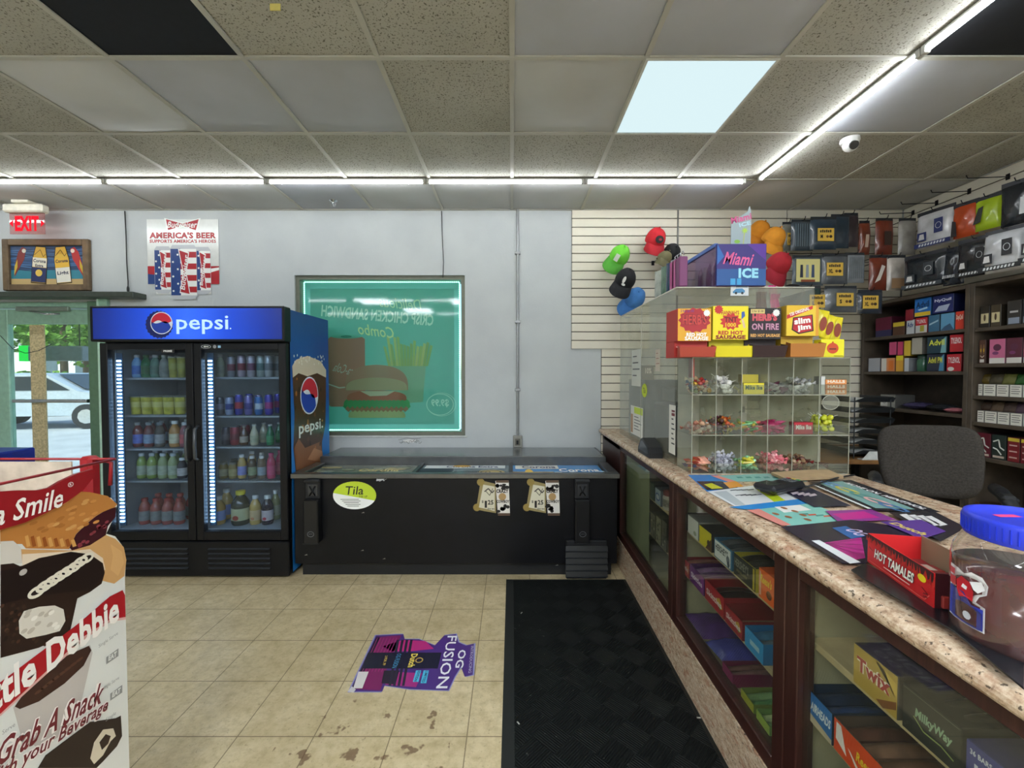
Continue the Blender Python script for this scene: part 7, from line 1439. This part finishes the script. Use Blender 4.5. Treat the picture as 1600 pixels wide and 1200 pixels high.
cigs(zs2[2], ['#5a4a1c', '#4a4434', '#6a6a3a', '#2f5a2a'], 'third tobacco shelf'); cigs(zs2[3], ['#4a3a30', '#6a5848', '#5a4a44', '#5f4a5a'], 'fourth tobacco shelf', 1520)
zz_ = lambda m, w, h: (m.line([(-w*.4, h*.2), (0, h*.3), (w*.1, 0), (w*.4, -h*.1)], .008, P_('#d8dcd4'), .0005), m.line([(-w*.4, -h*.05), (-w*.1, -h*.1), (w*.2, -h*.3)], .008, P_('#d8dcd4'), .0005), m.rect(-w*.4, -h*.45, w*.4, -h*.36, P_('#c8b8a8'), .0005))
multi(1528, 1576, 2, zs2[4], .155, ['#5c1626', '#23302c'], ['dark red box at the left of the fifth tobacco shelf', 'black box with white swirls on the fifth tobacco shelf'], art=zz_)
rd_ = lambda m, w, h: (m.rect(-w*.48, h*.34, w*.48, h*.48, P_('#c8b23a'), .0004), [m.rect(-w*.35, h*(.15-.25*k), w*.3, h*(.2-.25*k), P_('#c8a8a0'), .0005) for k in range(3)])
multi(1577, 1660, 4, zs2[4], .15, ['#7a2228', '#6a1c24', '#7a2228', '#5a1820'], [q+' dark red box with a yellow top, fifth tobacco shelf' for q in ('first', 'second', 'third', 'last')], art=rd_)
multi(1512, 1660, 6, zs2[5], .14, ['#6a4a2a', '#4a2418', '#c8b89a', '#5a1c1c', '#2a3a2a', '#8a6a4a'], [q+' box on the lowest tobacco shelf' for q in ('golden brown', 'dark brown', 'cream', 'maroon', 'dark green', 'tan')], art=sw)
# ================================================================== desk, trays, chair
e = E('desk', (2.9, 3.45, 0), 'low brown wooden desk in the corner behind the counter', 'desk')
dz = onY(1350, 709, 3.3).z; WB = C_('#8a6238', .5, var=.25, vs=9)
MB().box(2.05, 3.05, dz-.03, 3.05, 3.74, dz, WB, .003).build('desktop', e); 
for x, y in ((2.08, 3.08), (2.98, 3.08), (2.08, 3.68), (2.98, 3.68)): MB().box(x, y, .001, x+.04, y+.04, dz-.031, BLK).build('leg', e)
e = E('paper_tray_rack', (2.55, 3.3, dz), 'black six-tier letter tray rack full of papers on the desk', 'letter tray')
BT = C_('#22262a', .4)
tx0, tx1 = onY(1322, 650, 3.15).x, onY(1390, 650, 3.15).x
for k in range(6):
    z = dz+.03+k*.077; m = MB(); m.box(tx0, 3.12, z, tx1, 3.42, z+.004, BT); m.box(tx0, 3.12, z, tx0+.004, 3.42, z+.04, BT); m.box(tx1-.004, 3.12, z, tx1, 3.42, z+.04, BT); m.add([(tx0, 3.12, z), (tx1, 3.12, z), (tx1, 3.10, z+.035), (tx0+.09, 3.10, z+.035), (tx0+.03, 3.11, z+.01)], [(0, 1, 2, 3, 4)], BT); m.build('tray', e)
for x in (tx0+.03, tx1-.03): MB().cyl((x, 3.11, dz), (x, 3.11, dz+.45), .004, BT, n=8).build('post', e)
PW = C_('#c9cbc8', .7)
for k, (z_, c_) in enumerate(((0, 0), (1, 0), (2, 0), (3, 0), (4, 0), (5, 0))):
    z = dz+.0352+k*.077; m = MB(Matrix.Translation(((tx0+tx1)/2, 3.27, z)) @ Matrix.Rotation(R(rnd.uniform(-4, 4)), 4, 'Z')); m.box(-.12, -.14, 0, .12, .12, .008+.004*(k % 3), PW)
    tag(m.build('paper_stack', org=((tx0+tx1)/2, 3.27, z)), 'stack of white papers in the %s tray of the black rack' % ('lowest', 'second', 'third', 'fourth', 'fifth', 'top')[k], 'papers', 'papers in the letter trays')
m = MB(); q = Vector((tx0+.05, 3.07, dz+.001)); m.add([(q.x, 3.06, dz+.002), (q.x+.32, 3.06, dz+.002), (q.x+.3, 3.11, dz+.05), (q.x+.1, 3.11, dz+.06)], [(0, 1, 2, 3)], PW); m.box(q.x, 3.055, dz+.0005, q.x+.33, 3.1, dz+.0065, PW); tag(m.build('loose_papers', org=q), 'loose white papers lying in front of the letter trays', 'papers')
# swivel chair
CC = Vector((2.14, 2.16, 0)); e = E('office_chair', CC, 'charcoal fabric office chair with black arms behind the counter', 'office chair'); e.rotation_euler = (0, 0, R(-38))
FB = C_('#403c38', .95, var=.3, vs=120, bump=.4, bs=400, spec=.1); PL = C_('#1b1d20', .45)
zc_ = .985; bw_, bh_ = .203, .19
def sq(t, p=.42): c, s_ = cos(t), sin(t); return (abs(c)**p*(1 if c > 0 else -1), abs(s_)**p*(1 if s_ > 0 else -1))
def cushion(m, w, h, d, mt, curve=.05, top=.0, n=40):
    rings = [(.0, 1.0), (.55, 1.0), (.85, .93), (.97, .7), (1.0, .35), (1.0, -.35), (.97, -.7), (.85, -.93), (.55, -1.0), (0, -1.0)]; v = []
    for r_, dd in rings:
        for i in range(n):
            a, b = sq(2*pi*i/n); x = a*w*r_*(1-.09*max(0, -b)-.0*b); z = b*h*r_; v.append((x, -dd*d-curve*(1-(x/w)**2)*1.0, z))
    f = [(j*n+i, j*n+(i+1) % n, (j+1)*n+(i+1) % n, (j+1)*n+i) for j in range(len(rings)-1) for i in range(n)]
    m.add(v, f, mt, True)
m = MB(Matrix.Translation((0, .1, zc_)) @ Matrix.Rotation(R(-8), 4, 'X') @ Matrix.Rotation(R(-3), 4, 'Y')); cushion(m, bw_, bh_, .04, FB, -.04); o = m.build('backrest'); o.parent = e; fixn(o)
m = MB(Matrix.Translation((0, -.16, .62)) @ Matrix.Rotation(R(-90), 4, 'X')); cushion(m, .26, .24, .045, FB, 0); o = m.build('seat'); o.parent = e; fixn(o)
for s_ in (-1, 1):
    m = MB(); pts = [(s_*.2, -.1, .6), (s_*.22, -.26, .68), (s_*.225, -.3, .8), (s_*.222, -.25, .875), (s_*.22, -.12, .9), (s_*.22, .0, .895)]
    for a, b in zip(pts, pts[1:]): pass
    m.tube([Vector(a) for a in pts], .026, PL, 10); m.box(s_*.221-.028, -.24, .88, s_*.221+.028, .0, .912, PL, .012); o = m.build('armrest'); o.parent = e
m = MB(); m.box(-.04, .0, .56, .04, .16, .6, PL, .01); m.box(-.035, .13, .56, .035, .17, .9, PL, .01); o = m.build('back_bracket'); o.parent = e
m = MB(); m.cyl((0, -.1, .12), (0, -.1, .57), .03, C_('#2a2c2e', .3, .6)); o = m.build('gas_lift'); o.parent = e
for k in range(5):
    a = 2*pi*k/5; m = MB(); m.cyl((0, -.1, .13), (.27*cos(a), -.1+.27*sin(a), .08), .025, PL, r1=.016, n=10); o = m.build('base_leg'); o.parent = e
    m = MB(); m.ell((.27*cos(a), -.1+.27*sin(a), .031), (.03, .03, .03), PL, 10, 8); o = m.build('caster'); o.parent = e
# ================================================================== red tray of candies and the big jar
c1, c2 = onZ(1355, 886, CT), onZ(1458, 962, CT)
d = (c2-c1); d.z = 0; L_ = d.length; u_ = d.normalized(); n_ = Vector((u_.y*-1, u_.x, 0)); 
if n_.x < 0: n_ = -n_
zb = CT+.0145; T = Matrix(((u_.x, n_.x, 0, c1.x), (u_.y, n_.y, 0, c1.y), (0, 0, 1, zb), (0, 0, 0, 1)))
W_, H_ = .115, .072; e = E('candy_tray', (c1.x, c1.y, zb), 'open red cinnamon candy tray on the counter beside the jar', 'candy tray')
m = MB(T); rd, rd2, inn = P_('#c81f22'), P_('#3a1218'), P_('#8a7a62')
m.box(0, 0, 0, L_, .002, H_, rd); m.box(0, W_-.002, 0, L_, W_, H_*1.05, inn); m.box(0, .002, 0, .002, W_-.002, H_, rd); m.box(L_-.002, .002, 0, L_, W_-.002, H_, rd2); m.box(.002, .002, 0, L_-.002, W_-.002, .002, inn)
m.box(.002, .0022, .003, L_-.002, .003, H_-.001, inn); m.build('tray', e)
m = MB(T @ frame((L_/2, -.0008, H_/2), (1, 0, 0), (0, 0, 1))); w, h = L_, H_
m.poly([(-w/2, h/2), (w/2, h/2)] [::-1]+[(-w/2+w*k/24, h*(.30+.12*(k % 2)-.14*k/24)) for k in range(25)], P_('#3a1216'), .0003)
for k in range(26): x = -w/2+w*k/25; m.poly([(x-.004, h*.26-h*.14*k/25), (x+.004, h*.26-h*.14*k/25), (x+rnd.uniform(-.004, .004), h*.46)], P_('#c8281e' if k % 2 else '#a81c18'), .0005)
m.text('HOT TAMALES', -w*.05, -h*.02, w*.62, h*.34, P_('#1c1a18'), .0007, .09, .15); m.text('HOT TAMALES', -w*.05, -h*.02, w*.61, h*.32, P_('#efeadc'), .0011, .035, .15); m.disc(w*.36, h*.16, w*.055, h*.11, P_('#e8d020'), .001, 18)
m.rect(-w*.2, -h*.3, w*.2, -h*.27, P_('#f0d8c8'), .0008); m.line([(-w*.45, -h*.4), (w*.4, -h*.4), (w*.46, -h*.2)], .0015, P_('#e87a6a'), .0008); m.poly([(-w*.46, h*.1), (-w*.38, h*.0), (-w*.4, -.0), (-w*.46, h*.04)], P_('#7a1418'), .0008)
for k in range(2): m.line([(w*.36+k*.01, -h*.1-k*h*.2), (w*.44, -h*.2-k*h*.1), (w*.38, -h*.25-k*h*.08)], .0022, P_('#6a1216'), .0008)
m.build('front_print', e)
for k in range(5):
    q = T @ Vector((.04+k*L_*.19, W_*.5, .003)); m = MB(Matrix.Translation(q) @ Matrix.Rotation(math.atan2(u_.y, u_.x)+.1*(k % 2), 4, 'Z')); m.box(-.018, -.045, 0, .018, .045, .022+.003*(k % 3), P_(('#7a1a1c', '#8a2a24', '#6a1418')[k % 3]), .002); m.rect(-.015, -.035, .015, .03, P_('#b8a89a'), .0256) if k % 2 else None
    tag(m.build('candy_pack', org=q), 'small dark red candy pack lying inside the open red tray', 'candy pack', 'candy packs in the red tray')
JC = Vector((.915, .742, CT+.0048)); jr = .100; jh = .205
e = E('pickle_jar', JC, 'large clear jar of red pickled sausages with a blue lid', 'jar')
JG = Pane('#f4f2f0', .07, '#c0bcb8', rough=.03); JG2 = C_('#cfcac6', .08, var=0, alpha=.28)
prof = [(jr*.86, .0), (jr*.97, .008), (jr, .02), (jr, jh*.70), (jr*.97, jh*.78), (jr*.86, jh*.9), (jr*.78, jh*.95), (jr*.78, jh)]
k = len(prof); m = MB(); 
v = []; n = 48
for r_, z in prof: v += [(JC.x+r_*cos(2*pi*i/n), JC.y+r_*sin(2*pi*i/n), JC.z+z) for i in range(n)]
m.add(v, [(j*n+i, j*n+(i+1) % n, (j+1)*n+(i+1) % n, (j+1)*n+i) for j in range(k-1) for i in range(n)], JG, True); m.build('glass_wall', e)
t = NT('red_brine'); t.p.inputs['Coat Weight'].default_value = .6; LQ = t.fin(t.ramp([(.3, '#3a070b'), (.6, '#560b10'), (.8, '#701519')], t.noise(14, 4)), .15)
m = MB(); m.lathe([(jr*.84, .002), (jr*.955, .01), (jr*.98, .022), (jr*.98, jh*.66), (0, jh*.66)], LQ, 48, JC); m.build('red_brine', e)
m = MB(); LB_ = C_('#2436c0', .38, var=.05)
m.lathe([(jr*.82, jh*.94), (jr*.84, jh*.93), (jr*.845, jh*.935), (jr*.86, jh*1.09), (jr*.84, jh*1.115), (jr*.76, jh*1.12), (jr*.74, jh*1.105), (0, jh*1.105)], LB_, 60, JC)
for i in range(60):
    a = 2*pi*i/60; x, y = JC.x+cos(a)*jr*.853, JC.y+sin(a)*jr*.853; m.box(x-.0012, y-.0012, JC.z+jh*.96, x+.0012, y+.0012, JC.z+jh*1.08, LB_)
m.build('lid', e)
m = MB(frame((JC.x-.02, JC.y+.02, JC.z+jh*1.107), (1, 0, 0), (0, 1, 0))); m.rect(-.02, -.006, .02, .008, P_('#e0407a'), 0); m.build('price_dot', e)
# wrap-round label, facing the aisle
m = MB(); a0 = math.atan2(-JC.y, -JC.x); 
def wrap(cx_, z0, pts, mt, lay):  # pts in metres on the label sheet, wrapped round the jar
    R_ = jr+.0006+lay; dense = []; pts = [(p[0]*.85, p[1]*.8) for p in pts]
    for p0, p1 in zip(pts, pts[1:]+pts[:1]):
        for s_ in range(4): f_ = s_/4; dense.append((p0[0]+(p1[0]-p0[0])*f_, p0[1]+(p1[1]-p0[1])*f_))
    xs_ = [p[0] for p in dense]; 
    v = [Vector((p[0], p[1], 0)) for p in dense]; tr = tessellate_polygon([v])
    vv = [(JC.x+R_*cos(cx_+p[0]/jr), JC.y+R_*sin(cx_+p[0]/jr), JC.z+z0+p[1]) for p in dense]; m.add(vv, tr, mt)
LA = a0-R(46)     # label centre angle
WHl, BLl, RDl = P_('#e8e8ea', .3), P_('#22309a', .3), P_('#c02430', .3)
z0 = .034
wrap(LA, z0, [(-.05, .0), (.036, -.0), (.036, .055), (.02, .06), (.026, .075), (.038, .085), (.04, .105), (.03, .12), (.01, .122), (-.005, .112), (-.02, .118), (-.05, .118)], WHl, .0002)
wrap(LA, z0, [(-.048, .003), (.033, .003), (.033, .05), (.012, .05), (-.005, .07), (-.048, .07)], BLl, .0006)
wrap(LA, z0, [(-.015, .055), (.0, .062), (.014, .058), (.016, .08), (.008, .098), (-.01, .104), (-.024, .09), (-.022, .07)], RDl, .0009)
wrap(LA, z0, [(-.01, .08), (.002, .078), (.004, .086), (-.006, .089)], WHl, .0012)
wrap(LA, z0, [(.008, .1), (.03, .11), (.036, .095), (.024, .082), (.016, .086)], WHl, .0012)
wrap(LA, z0, [(-.047, .074), (-.026, .074), (-.026, .094), (-.047, .094)], RDl, .0009); wrap(LA, z0, [(-.047, .098), (-.03, .098), (-.03, .112), (-.047, .112)], RDl, .0009)
wrap(LA, z0, [(.004+.009*cos(q*.6), .022+.009*sin(q*.6)) for q in range(10)], P_('#b8bcc4'), .0012)
m.build('label', e)
p = onZ(1590, 1040, CT); m = MB(); m.box(p.x-.012, p.y-.012, CT+.0045, p.x+.012, p.y+.012, CT+.006, BLK) if 0 else None
# ================================================================== snack cake floor display at the left
PX = -1.10; FY = 1.215; KR = C_('#8f171e', .35, var=.08)
e = E('snack_display_stand', (PX-.3, .95, 0), 'white and red snack cake display stand cut off by the left edge', 'display stand')
Pq = lambda px, py: (lambda p: (p.y, p.z))(onX(px, py, PX))     # panel plane: (y, z); seen from +x, right = +y
fr = frame((PX, 0, 0), (0, 1, 0), (0, 0, 1))
NY = .58
def L_(px, py): y, z = Pq(px, py); return (y, z)
def lpp(m, pts, col, z): m.poly([L_(*p) for p in pts], P_(col, .4), z)
m = MB(fr); yR = Pq(195, 900)[0]; zt = 1.03
out = [(NY, 0.001), (yR, 0.001), L_(190, 1150), L_(196, 900), L_(197, 875), L_(193, 855), L_(180, 838), L_(166, 834), L_(175, 815), L_(183, 790), L_(174, 778), L_(140, 770), (NY, 1.1)]
out = [(NY, 0.001), (yR, 0.001), (yR, Pq(195, 905)[1])]+out[4:]
m.prism(out, -.006, 0, P_('#d9d9d2', .5)); m.build('printed_panel', e)
m = MB(fr)
# pie, roll and cakes printed on the panel
lpp(m, [(0, 800), (80, 765), (140, 769), (168, 775), (183, 788), (172, 800), (160, 800), (150, 806), (135, 818), (118, 835), (108, 858), (40, 857), (34, 850), (20, 850), (0, 850)], '#b8793a', .0006)
lpp(m, [(118, 835), (135, 818), (150, 806), (160, 800), (172, 795), (181, 792), (180, 808), (168, 822), (165, 836), (140, 852), (112, 860), (108, 856)], '#3a1018', .0010)
for k in range(12): x = 122+rnd.uniform(0, 50); y = 856-(x-112)*.8+rnd.uniform(-2, 10); q = L_(x, y); m.disc(q[0], q[1], .006, .004, P_('#8a3a44'), .0013, 8)
for k in range(9): lpp(m, [(38+k*9, 838+k*.8), (43+k*9, 836+k*.8), (47+k*9, 853), (41+k*9, 855)], '#94501e' if k % 2 else '#d19a55', .0012)
for k in range(40): q = L_(rnd.uniform(50, 150), rnd.uniform(776, 830)); m.disc(q[0], q[1], .009, .004, P_(rnd.choice(['#c98a48', '#a86a2e', '#d19c5c'])), .0008+k*.00001, 8)
lpp(m, [(30, 858), (108, 860), (140, 852), (165, 836), (180, 842), (193, 855), (197, 875), (194, 900), (178, 912), (150, 905), (152, 880), (110, 866), (34, 878)], '#c99a62', .0008)
lpp(m, [(34, 866), (100, 862), (140, 858), (160, 872), (164, 890), (150, 900), (140, 876), (110, 868), (34, 884)], '#e0cdb4', .0011)
lpp(m, [(172, 850), (190, 862), (193, 880), (184, 900), (172, 890), (176, 868)], '#d3a56c', .0010)
lpp(m, [(0, 846), (20, 845), (32, 856), (34, 880), (0, 884)], '#cfc8bd', .0012)
# chocolate cake
ck = [(0, 890), (34, 884), (60, 872), (110, 862), (140, 866), (160, 880), (163, 895), (158, 912), (140, 925), (120, 935), (108, 990), (60, 1012), (0, 1028)]
lpp(m, ck, '#2a1a13', .0014); lpp(m, [(0, 892), (36, 884), (64, 872), (110, 863), (140, 867), (158, 882), (160, 900), (140, 922), (100, 926), (50, 932), (0, 944)], '#1c100d', .0017)
for k in range(60): x = rnd.uniform(2, 108); q = L_(x, rnd.uniform(945, 1008)); m.disc(q[0], q[1], .004, .004, P_(rnd.choice(['#3a251a', '#1c110c', '#4a3022'])), .0016+k*.000002, 7)
cr = [(28, 970), (36, 955), (60, 948), (84, 946), (98, 952), (101, 970), (92, 986), (70, 992), (40, 998), (29, 990)]; lpp(m, cr, '#d3ccbe', .0020)
for k in range(14): q = L_(rnd.uniform(34, 95), rnd.uniform(955, 988)); m.disc(q[0], q[1], .007, .005, P_(rnd.choice(['#b9b0a0', '#e6e0d4'])), .0022+k*.00001, 8)
for k, (x, y) in enumerate(((56, 925), (68, 916), (80, 908), (92, 900), (103, 893), (114, 886), (124, 878), (134, 872))):
    q = L_(x, y); m.ring(q[0], q[1], .019, .013, .007, P_('#e0d8c4', .3), .0022+k*.0001, 18)
lpp(m, [(0, 882), (20, 880), (38, 888), (44, 900), (20, 906), (0, 906)], '#2a1a15', .0015); m.disc(*L_(35, 894), .008, .007, P_('#b8b0a8'), .0018, 12)
# red banner with the brand
lpp(m, [(-60, 1110), (0, 1065), (120, 975), (170, 932), (190, 922), (194, 930), (195, 964), (170, 968), (130, 994), (0, 1114), (-60, 1160)], '#a5151e', .0026)
lpp(m, [(-60, 1156), (0, 1110), (130, 990), (170, 966), (195, 962), (195, 968), (172, 971), (132, 998), (0, 1118), (-60, 1163)], '#d8a8a0', .0024)
# mug
lpp(m, [(20, 1106), (60, 1060), (110, 1020), (140, 1008), (144, 1020), (128, 1090), (110, 1140), (60, 1170), (32, 1150)], '#bcb4ac', .0011); lpp(m, [(22, 1104), (50, 1064), (100, 1026), (138, 1009), (142, 1016), (130, 1040), (100, 1068), (60, 1096), (30, 1108)], '#3a2118', .0014)
for k in range(8): q = L_(60+k*9, 1080-k*7); m.disc(q[0], q[1], .01, .004, P_('#5a3a2a'), .0016, 8)
# swiss rolls at the foot
lpp(m, [(58, 1200), (70, 1180), (110, 1150), (140, 1128), (180, 1122), (188, 1118), (190, 1150), (182, 1166), (160, 1190), (150, 1200)], '#241612', .0015); q = L_(160, 1158); 
lpp(m, [(140, 1185), (146, 1160), (160, 1140), (176, 1138), (180, 1150), (172, 1158), (160, 1180), (146, 1194)], '#d0c4ac', .0018); lpp(m, [(154, 1160), (164, 1147), (172, 1150), (168, 1162), (158, 1172)], '#2a1a14', .002)
m.build('panel_print', e)
# lettering on the panel: real letters along a rising line (horizontal in the place)
def lett(m, t, pa, pb, hpx, mt, z, bold=.02, shear=0):
    """pa, pb: photo pixels of the two ends of the letters' middle line"""
    a = Vector(L_(*pa)); b = Vector(L_(*pb)); d = b-a; h = hpx/F*(PX*-1)/((800-(pa[0]+pb[0])/2)/F)
    m.text(t, (a.x+b.x)/2, (a.y+b.y)/2, d.length, h, mt, z, bold, shear, math.atan2(d.y, d.x))
m = MB(fr); WT_ = P_('#efe9e0', .4)
lett(m, 'Little Debbie', (-62, 1122), (184, 948), 50, WT_, .0034, .035, .1)
G1, G2 = P_('#efe8e0', .4), P_('#6a2228', .4)
for t_, pa, pb, h in (('Grab A Snack', (-6, 1178), (160, 1080), 36), ('With your Beverage', (-40, 1236), (167, 1102), 27)):
    lett(m, t_, pa, pb, h+3, G1, .003, .09, .15); lett(m, t_, pa, pb, h, G2, .0036, .02, .15)
for x, y, w, t_ in ((168, 1000, 30, 'Single Serve'), (172, 1068, 26, 'Single Serve'), (172, 1120, 16, 'Single'), (12, 1138, 20, 'Serve')): lett(m, t_, (x-w/2, y+w*.35), (x+w/2, y-w*.35), 7, P_('#9a9a96'), .0022, .0)
for x, y in ((174, 1025), (180, 1082)): lpp(m, [(x-9, y+2), (x+10, y-12), (x+10, y), (x-9, y+13)], '#8f8f8b', .002); lett(m, 'EAT', (x-6, y+4), (x+7, y-4), 8, P_('#d9d9d2'), .0026, .05)
m.build('lettering', e)
# red curved header, its plate standing just in front of the panel
m = MB(frame((PX+.012, 0, 0), (0, 1, 0), (0, 0, 1))); Pq2 = lambda px, py: (lambda p: (p.y, p.z))(onX(px, py, PX+.012))
arc_b = [(-60, 850), (0, 828), (40, 816), (75, 800), (105, 784), (130, 766), (145, 748), (149, 737)]; arc_t = [(146, 733), (120, 740), (95, 752), (78, 762), (60, 766), (30, 766), (0, 768), (-60, 772)]
m.prism([Pq2(*p) for p in arc_b+arc_t], -.008, 0, KR, C_('#6a0d14', .4)); m.build('header_plate', e)
def lett2(m, t, pa, pb, hpx, mt, z, bold=.02, shear=0):
    a = Vector(Pq2(*pa)); b = Vector(Pq2(*pb)); d = b-a; h = hpx/F*(-PX)/((800-(pa[0]+pb[0])/2)/F); m.text(t, (a.x+b.x)/2, (a.y+b.y)/2, d.length, h, mt, z, bold, shear, math.atan2(d.y, d.x))
m = MB(frame((PX+.012, 0, 0), (0, 1, 0), (0, 0, 1))); lett2(m, 'a Smile', (-8, 806), (99, 776), 32, WT_, .0008, .015, .2)
q = Pq2(110, 757); m.ring(q[0], q[1], .0065, .006, .0012, WT_, .0008, 16); m.text('R', q[0], q[1], .005, .006, WT_, .0008, .02); lett2(m, 'Unwrap', (-20, 778), (60, 764), 14, WT_, .0009, .015, .2) if 0 else None
m.build('header_lettering', e)
# frame: red posts, rim wire, top basket
pz = onX(148, 720, PX-.02).z
MB().box(PX-.118, FY-.03, .001, PX-.082, FY+.006, pz, KR, .008).build('post', e); MB().box(PX-.62, FY-.045+.02, .001, PX-.58, FY+.02, pz, KR, .008).build('post', e)
a = onX(130, 728, PX-.02); b = onX(0, 765, PX-.02); b2 = onX(-60, 782, PX-.02)
m = MB(); m.tube([(PX-.02, FY-.02, a.z), (PX-.02, NY, a.z)], .0035, KR); m.tube([(PX-.02, FY-.02, a.z), (PX-.6, FY-.02, a.z)], .0035, KR); m.tube([(PX-.082, FY-.01, a.z-.0), (PX-.05, FY+.0, a.z-.015), (PX-.055, FY, a.z-.08)], .005, KR); m.build('rim_wire', e)
WM = C_('#cfc3b6', .5, var=.2, vs=12)
m = MB(); z0 = pz-.22; m.box(PX-.58, NY, z0, PX-.05, FY-.02, z0+.006, WM); m.box(PX-.58, FY-.034, z0, PX-.13, FY-.03, pz-.012, C_('#b8a894', .7, var=.2)); m.box(PX-.58, NY, z0, PX-.574, FY-.03, pz-.012, WM)
m.build('top_tray', e)
for k in range(4): z = .12+k*.24; MB().box(PX-.575, NY, z, PX-.055, FY-.04, z+.006, WM).build('shelf', e)
for k, (x, y, w, h, c_) in enumerate(((PX-.2, 1.08, .2, .12, '#d9d0c8'), (PX-.4, 1.02, .2, .14, '#cbb9ac'), (PX-.2, .88, .2, .11, '#e0d8cf'), (PX-.42, .82, .2, .13, '#c6b3a5'))):
    m = MB(); zb_ = z0+.0068; m.box(x-w/2, y-.07, zb_, x+w/2, y-.066, zb_+h, P_(c_)); m.box(x-w/2, y+.066, zb_, x+w/2, y+.07, zb_+h, P_(c_)); m.box(x-w/2, y-.066, zb_, x-w/2+.004, y+.066, zb_+h, P_(c_)); m.box(x+w/2-.004, y-.066, zb_, x+w/2, y+.066, zb_+h, P_(c_)); m.box(x-w/2, y-.07, zb_, x+w/2, y+.07, zb_+.003, P_(c_))
    tag(m.build('empty_carton', org=(x, y, zb_)), ('right rear', 'left rear', 'right front', 'left front')[k]+' empty pale carton in the top tray of the snack stand', 'carton', 'empty cartons in the snack stand')
# blue item beyond the stand
q = onY(4, 712, 3.2); m = MB(); m.box(q.x-.25, 3.1, .001, q.x+.03, 3.4, q.z+.03, C_('#1c2f9a', .4), .01); tag(m.build('blue_bin', org=(q.x-.1, 3.25, .001)), 'blue bin by the street door at the left edge', 'bin')
m = MB()
for k in range(3):
    c = onY(13, 708+k*8, 3.15); m.ring(0, 0, 0, 0, 0, WT_) if 0 else None
# ================================================================== floor decal
zf = .0006; Z_ = lambda px, py: (lambda p: (p.x, p.y))(onZ(px, py, zf))
m = MB(frame((0, 0, zf), (1, 0, 0), (0, 1, 0))); edge = [(543, 1082), (586, 992), (630, 990), (632, 998), (655, 998), (680, 1008), (695, 992), (714, 990), (718, 1003), (730, 1008), (743, 1005), (741, 1055), (728, 1058), (722, 1042), (712, 1058), (702, 1080), (640, 1078), (600, 1072), (596, 1082)]
def dp(pts, col, z): m.poly([Z_(*p) for p in pts], P_(col, .35), z)
dp(edge, '#8a8cc0', .0004); ins = lambda f_: [((x-648)*f_+648, (y-1036)*f_+1036) for x, y in edge]; dp(ins(.975), '#4a2c78', .0007)
dp([(549, 1077), (588, 996), (627, 993), (606, 1040), (598, 1068), (594, 1079)], '#7a1c5a', .001); dp([(549, 1077), (588, 996), (594, 996), (556, 1077)], '#1c1428', .0012)
for k in range(7): m.line([Z_(590+k*5, 997), Z_(566+k*5, 1050)], .003, P_('#a8307a'), .0013)
dp([(598, 1010), (630, 1000), (665, 1002), (678, 1014), (640, 1018), (612, 1018)], '#b82a78', .001); dp([(606, 1050), (660, 1052), (650, 1074), (602, 1070)], '#a02878', .001); dp([(600, 1048), (624, 1048), (618, 1070), (596, 1068)], '#2a1c30', .0012)
dp([(575, 1020), (690, 1020), (684, 1045), (565, 1045)], '#1c1830', .0014); 
for k in range(4): dp([(620+k*7, 1000), (624+k*7, 1000), (611+k*7, 1072), (607+k*7, 1072)], '#2a2238', .0013)
dp([(552, 1076), (560, 1050), (576, 1050), (566, 1076)], '#d8d4d0', .0016)
dp([(650, 1048), (658, 1048), (654, 1066), (645, 1066)], '#4fb4d8', .0016); dp([(662, 1048), (670, 1048), (666, 1068), (657, 1068)], '#4fb4d8', .0016)
def ft(t, pa, pb, wpx, col, z, bold=.02):
    """letters reading from far to near; pa far end, pb near end; wpx = height of the letters across"""
    a = Vector(Z_(*pa)); b = Vector(Z_(*pb)); d = b-a; sc = (a-Vector(Z_(pa[0]+wpx, pa[1]))).length
    m.text(t, (a.x+b.x)/2, (a.y+b.y)/2, d.length, sc, P_(col), z, bold, 0, math.atan2(d.y, d.x))
ft('FUSION', (707, 994), (690, 1076), 15, '#e6e6ea', .0018, .01); ft('OG', (723, 1016), (717, 1044), 12, '#e6e6ea', .0018, .02); ft('INTRODUCING', (738, 1010), (734, 1052), 4, '#c8c4d8', .0018, .0)
ft('Dutch', (648, 1022), (642, 1043), 10, '#e0c858', .0018, .03); ft('OG FUSION', (624, 1022), (616, 1044), 7, '#4a9ac8', .0018, .0); ft('2 FOR .99', (604, 1025), (600, 1040), 4, '#c8a850', .0018, .02); ft('LIMITED', (667, 1049), (661, 1067), 4, '#1c3a5a', .002, .02); ft('EDITION', (655, 1049), (649, 1065), 4, '#1c3a5a', .002, .02)
q = Z_(655, 1032); m.ring(q[0], q[1], .02, .02, .006, P_('#b8964a'), .0018, 14)
dp([(543, 1081), (550, 1073), (556, 1078), (552, 1083)], '#c8c4c8', .002)
tag(m.build('floor_decal', org=(Z_(648, 1036)[0], Z_(648, 1036)[1], zf)), 'purple and black die-cut advertising decal stuck on the floor', 'floor decal')
# small litter on the mat
for k, (px, py) in enumerate(((1092, 1122), (815, 958), (810, 1130))):
    q = onZ(px, py, .013); m = MB(Matrix.Translation((q.x, q.y, .0135)) @ Matrix.Rotation(k*1.1, 4, 'Z')); m.box(-.008, -.002, 0, .008, .003, .002, P_('#b8b8b0'))
    tag(m.build('paper_scrap', org=(q.x, q.y, .0135)), ('white paper scrap by the counter base on the black mat', 'white paper scrap near the far end of the black mat', 'white paper scrap at the left border of the black mat')[k], 'litter')
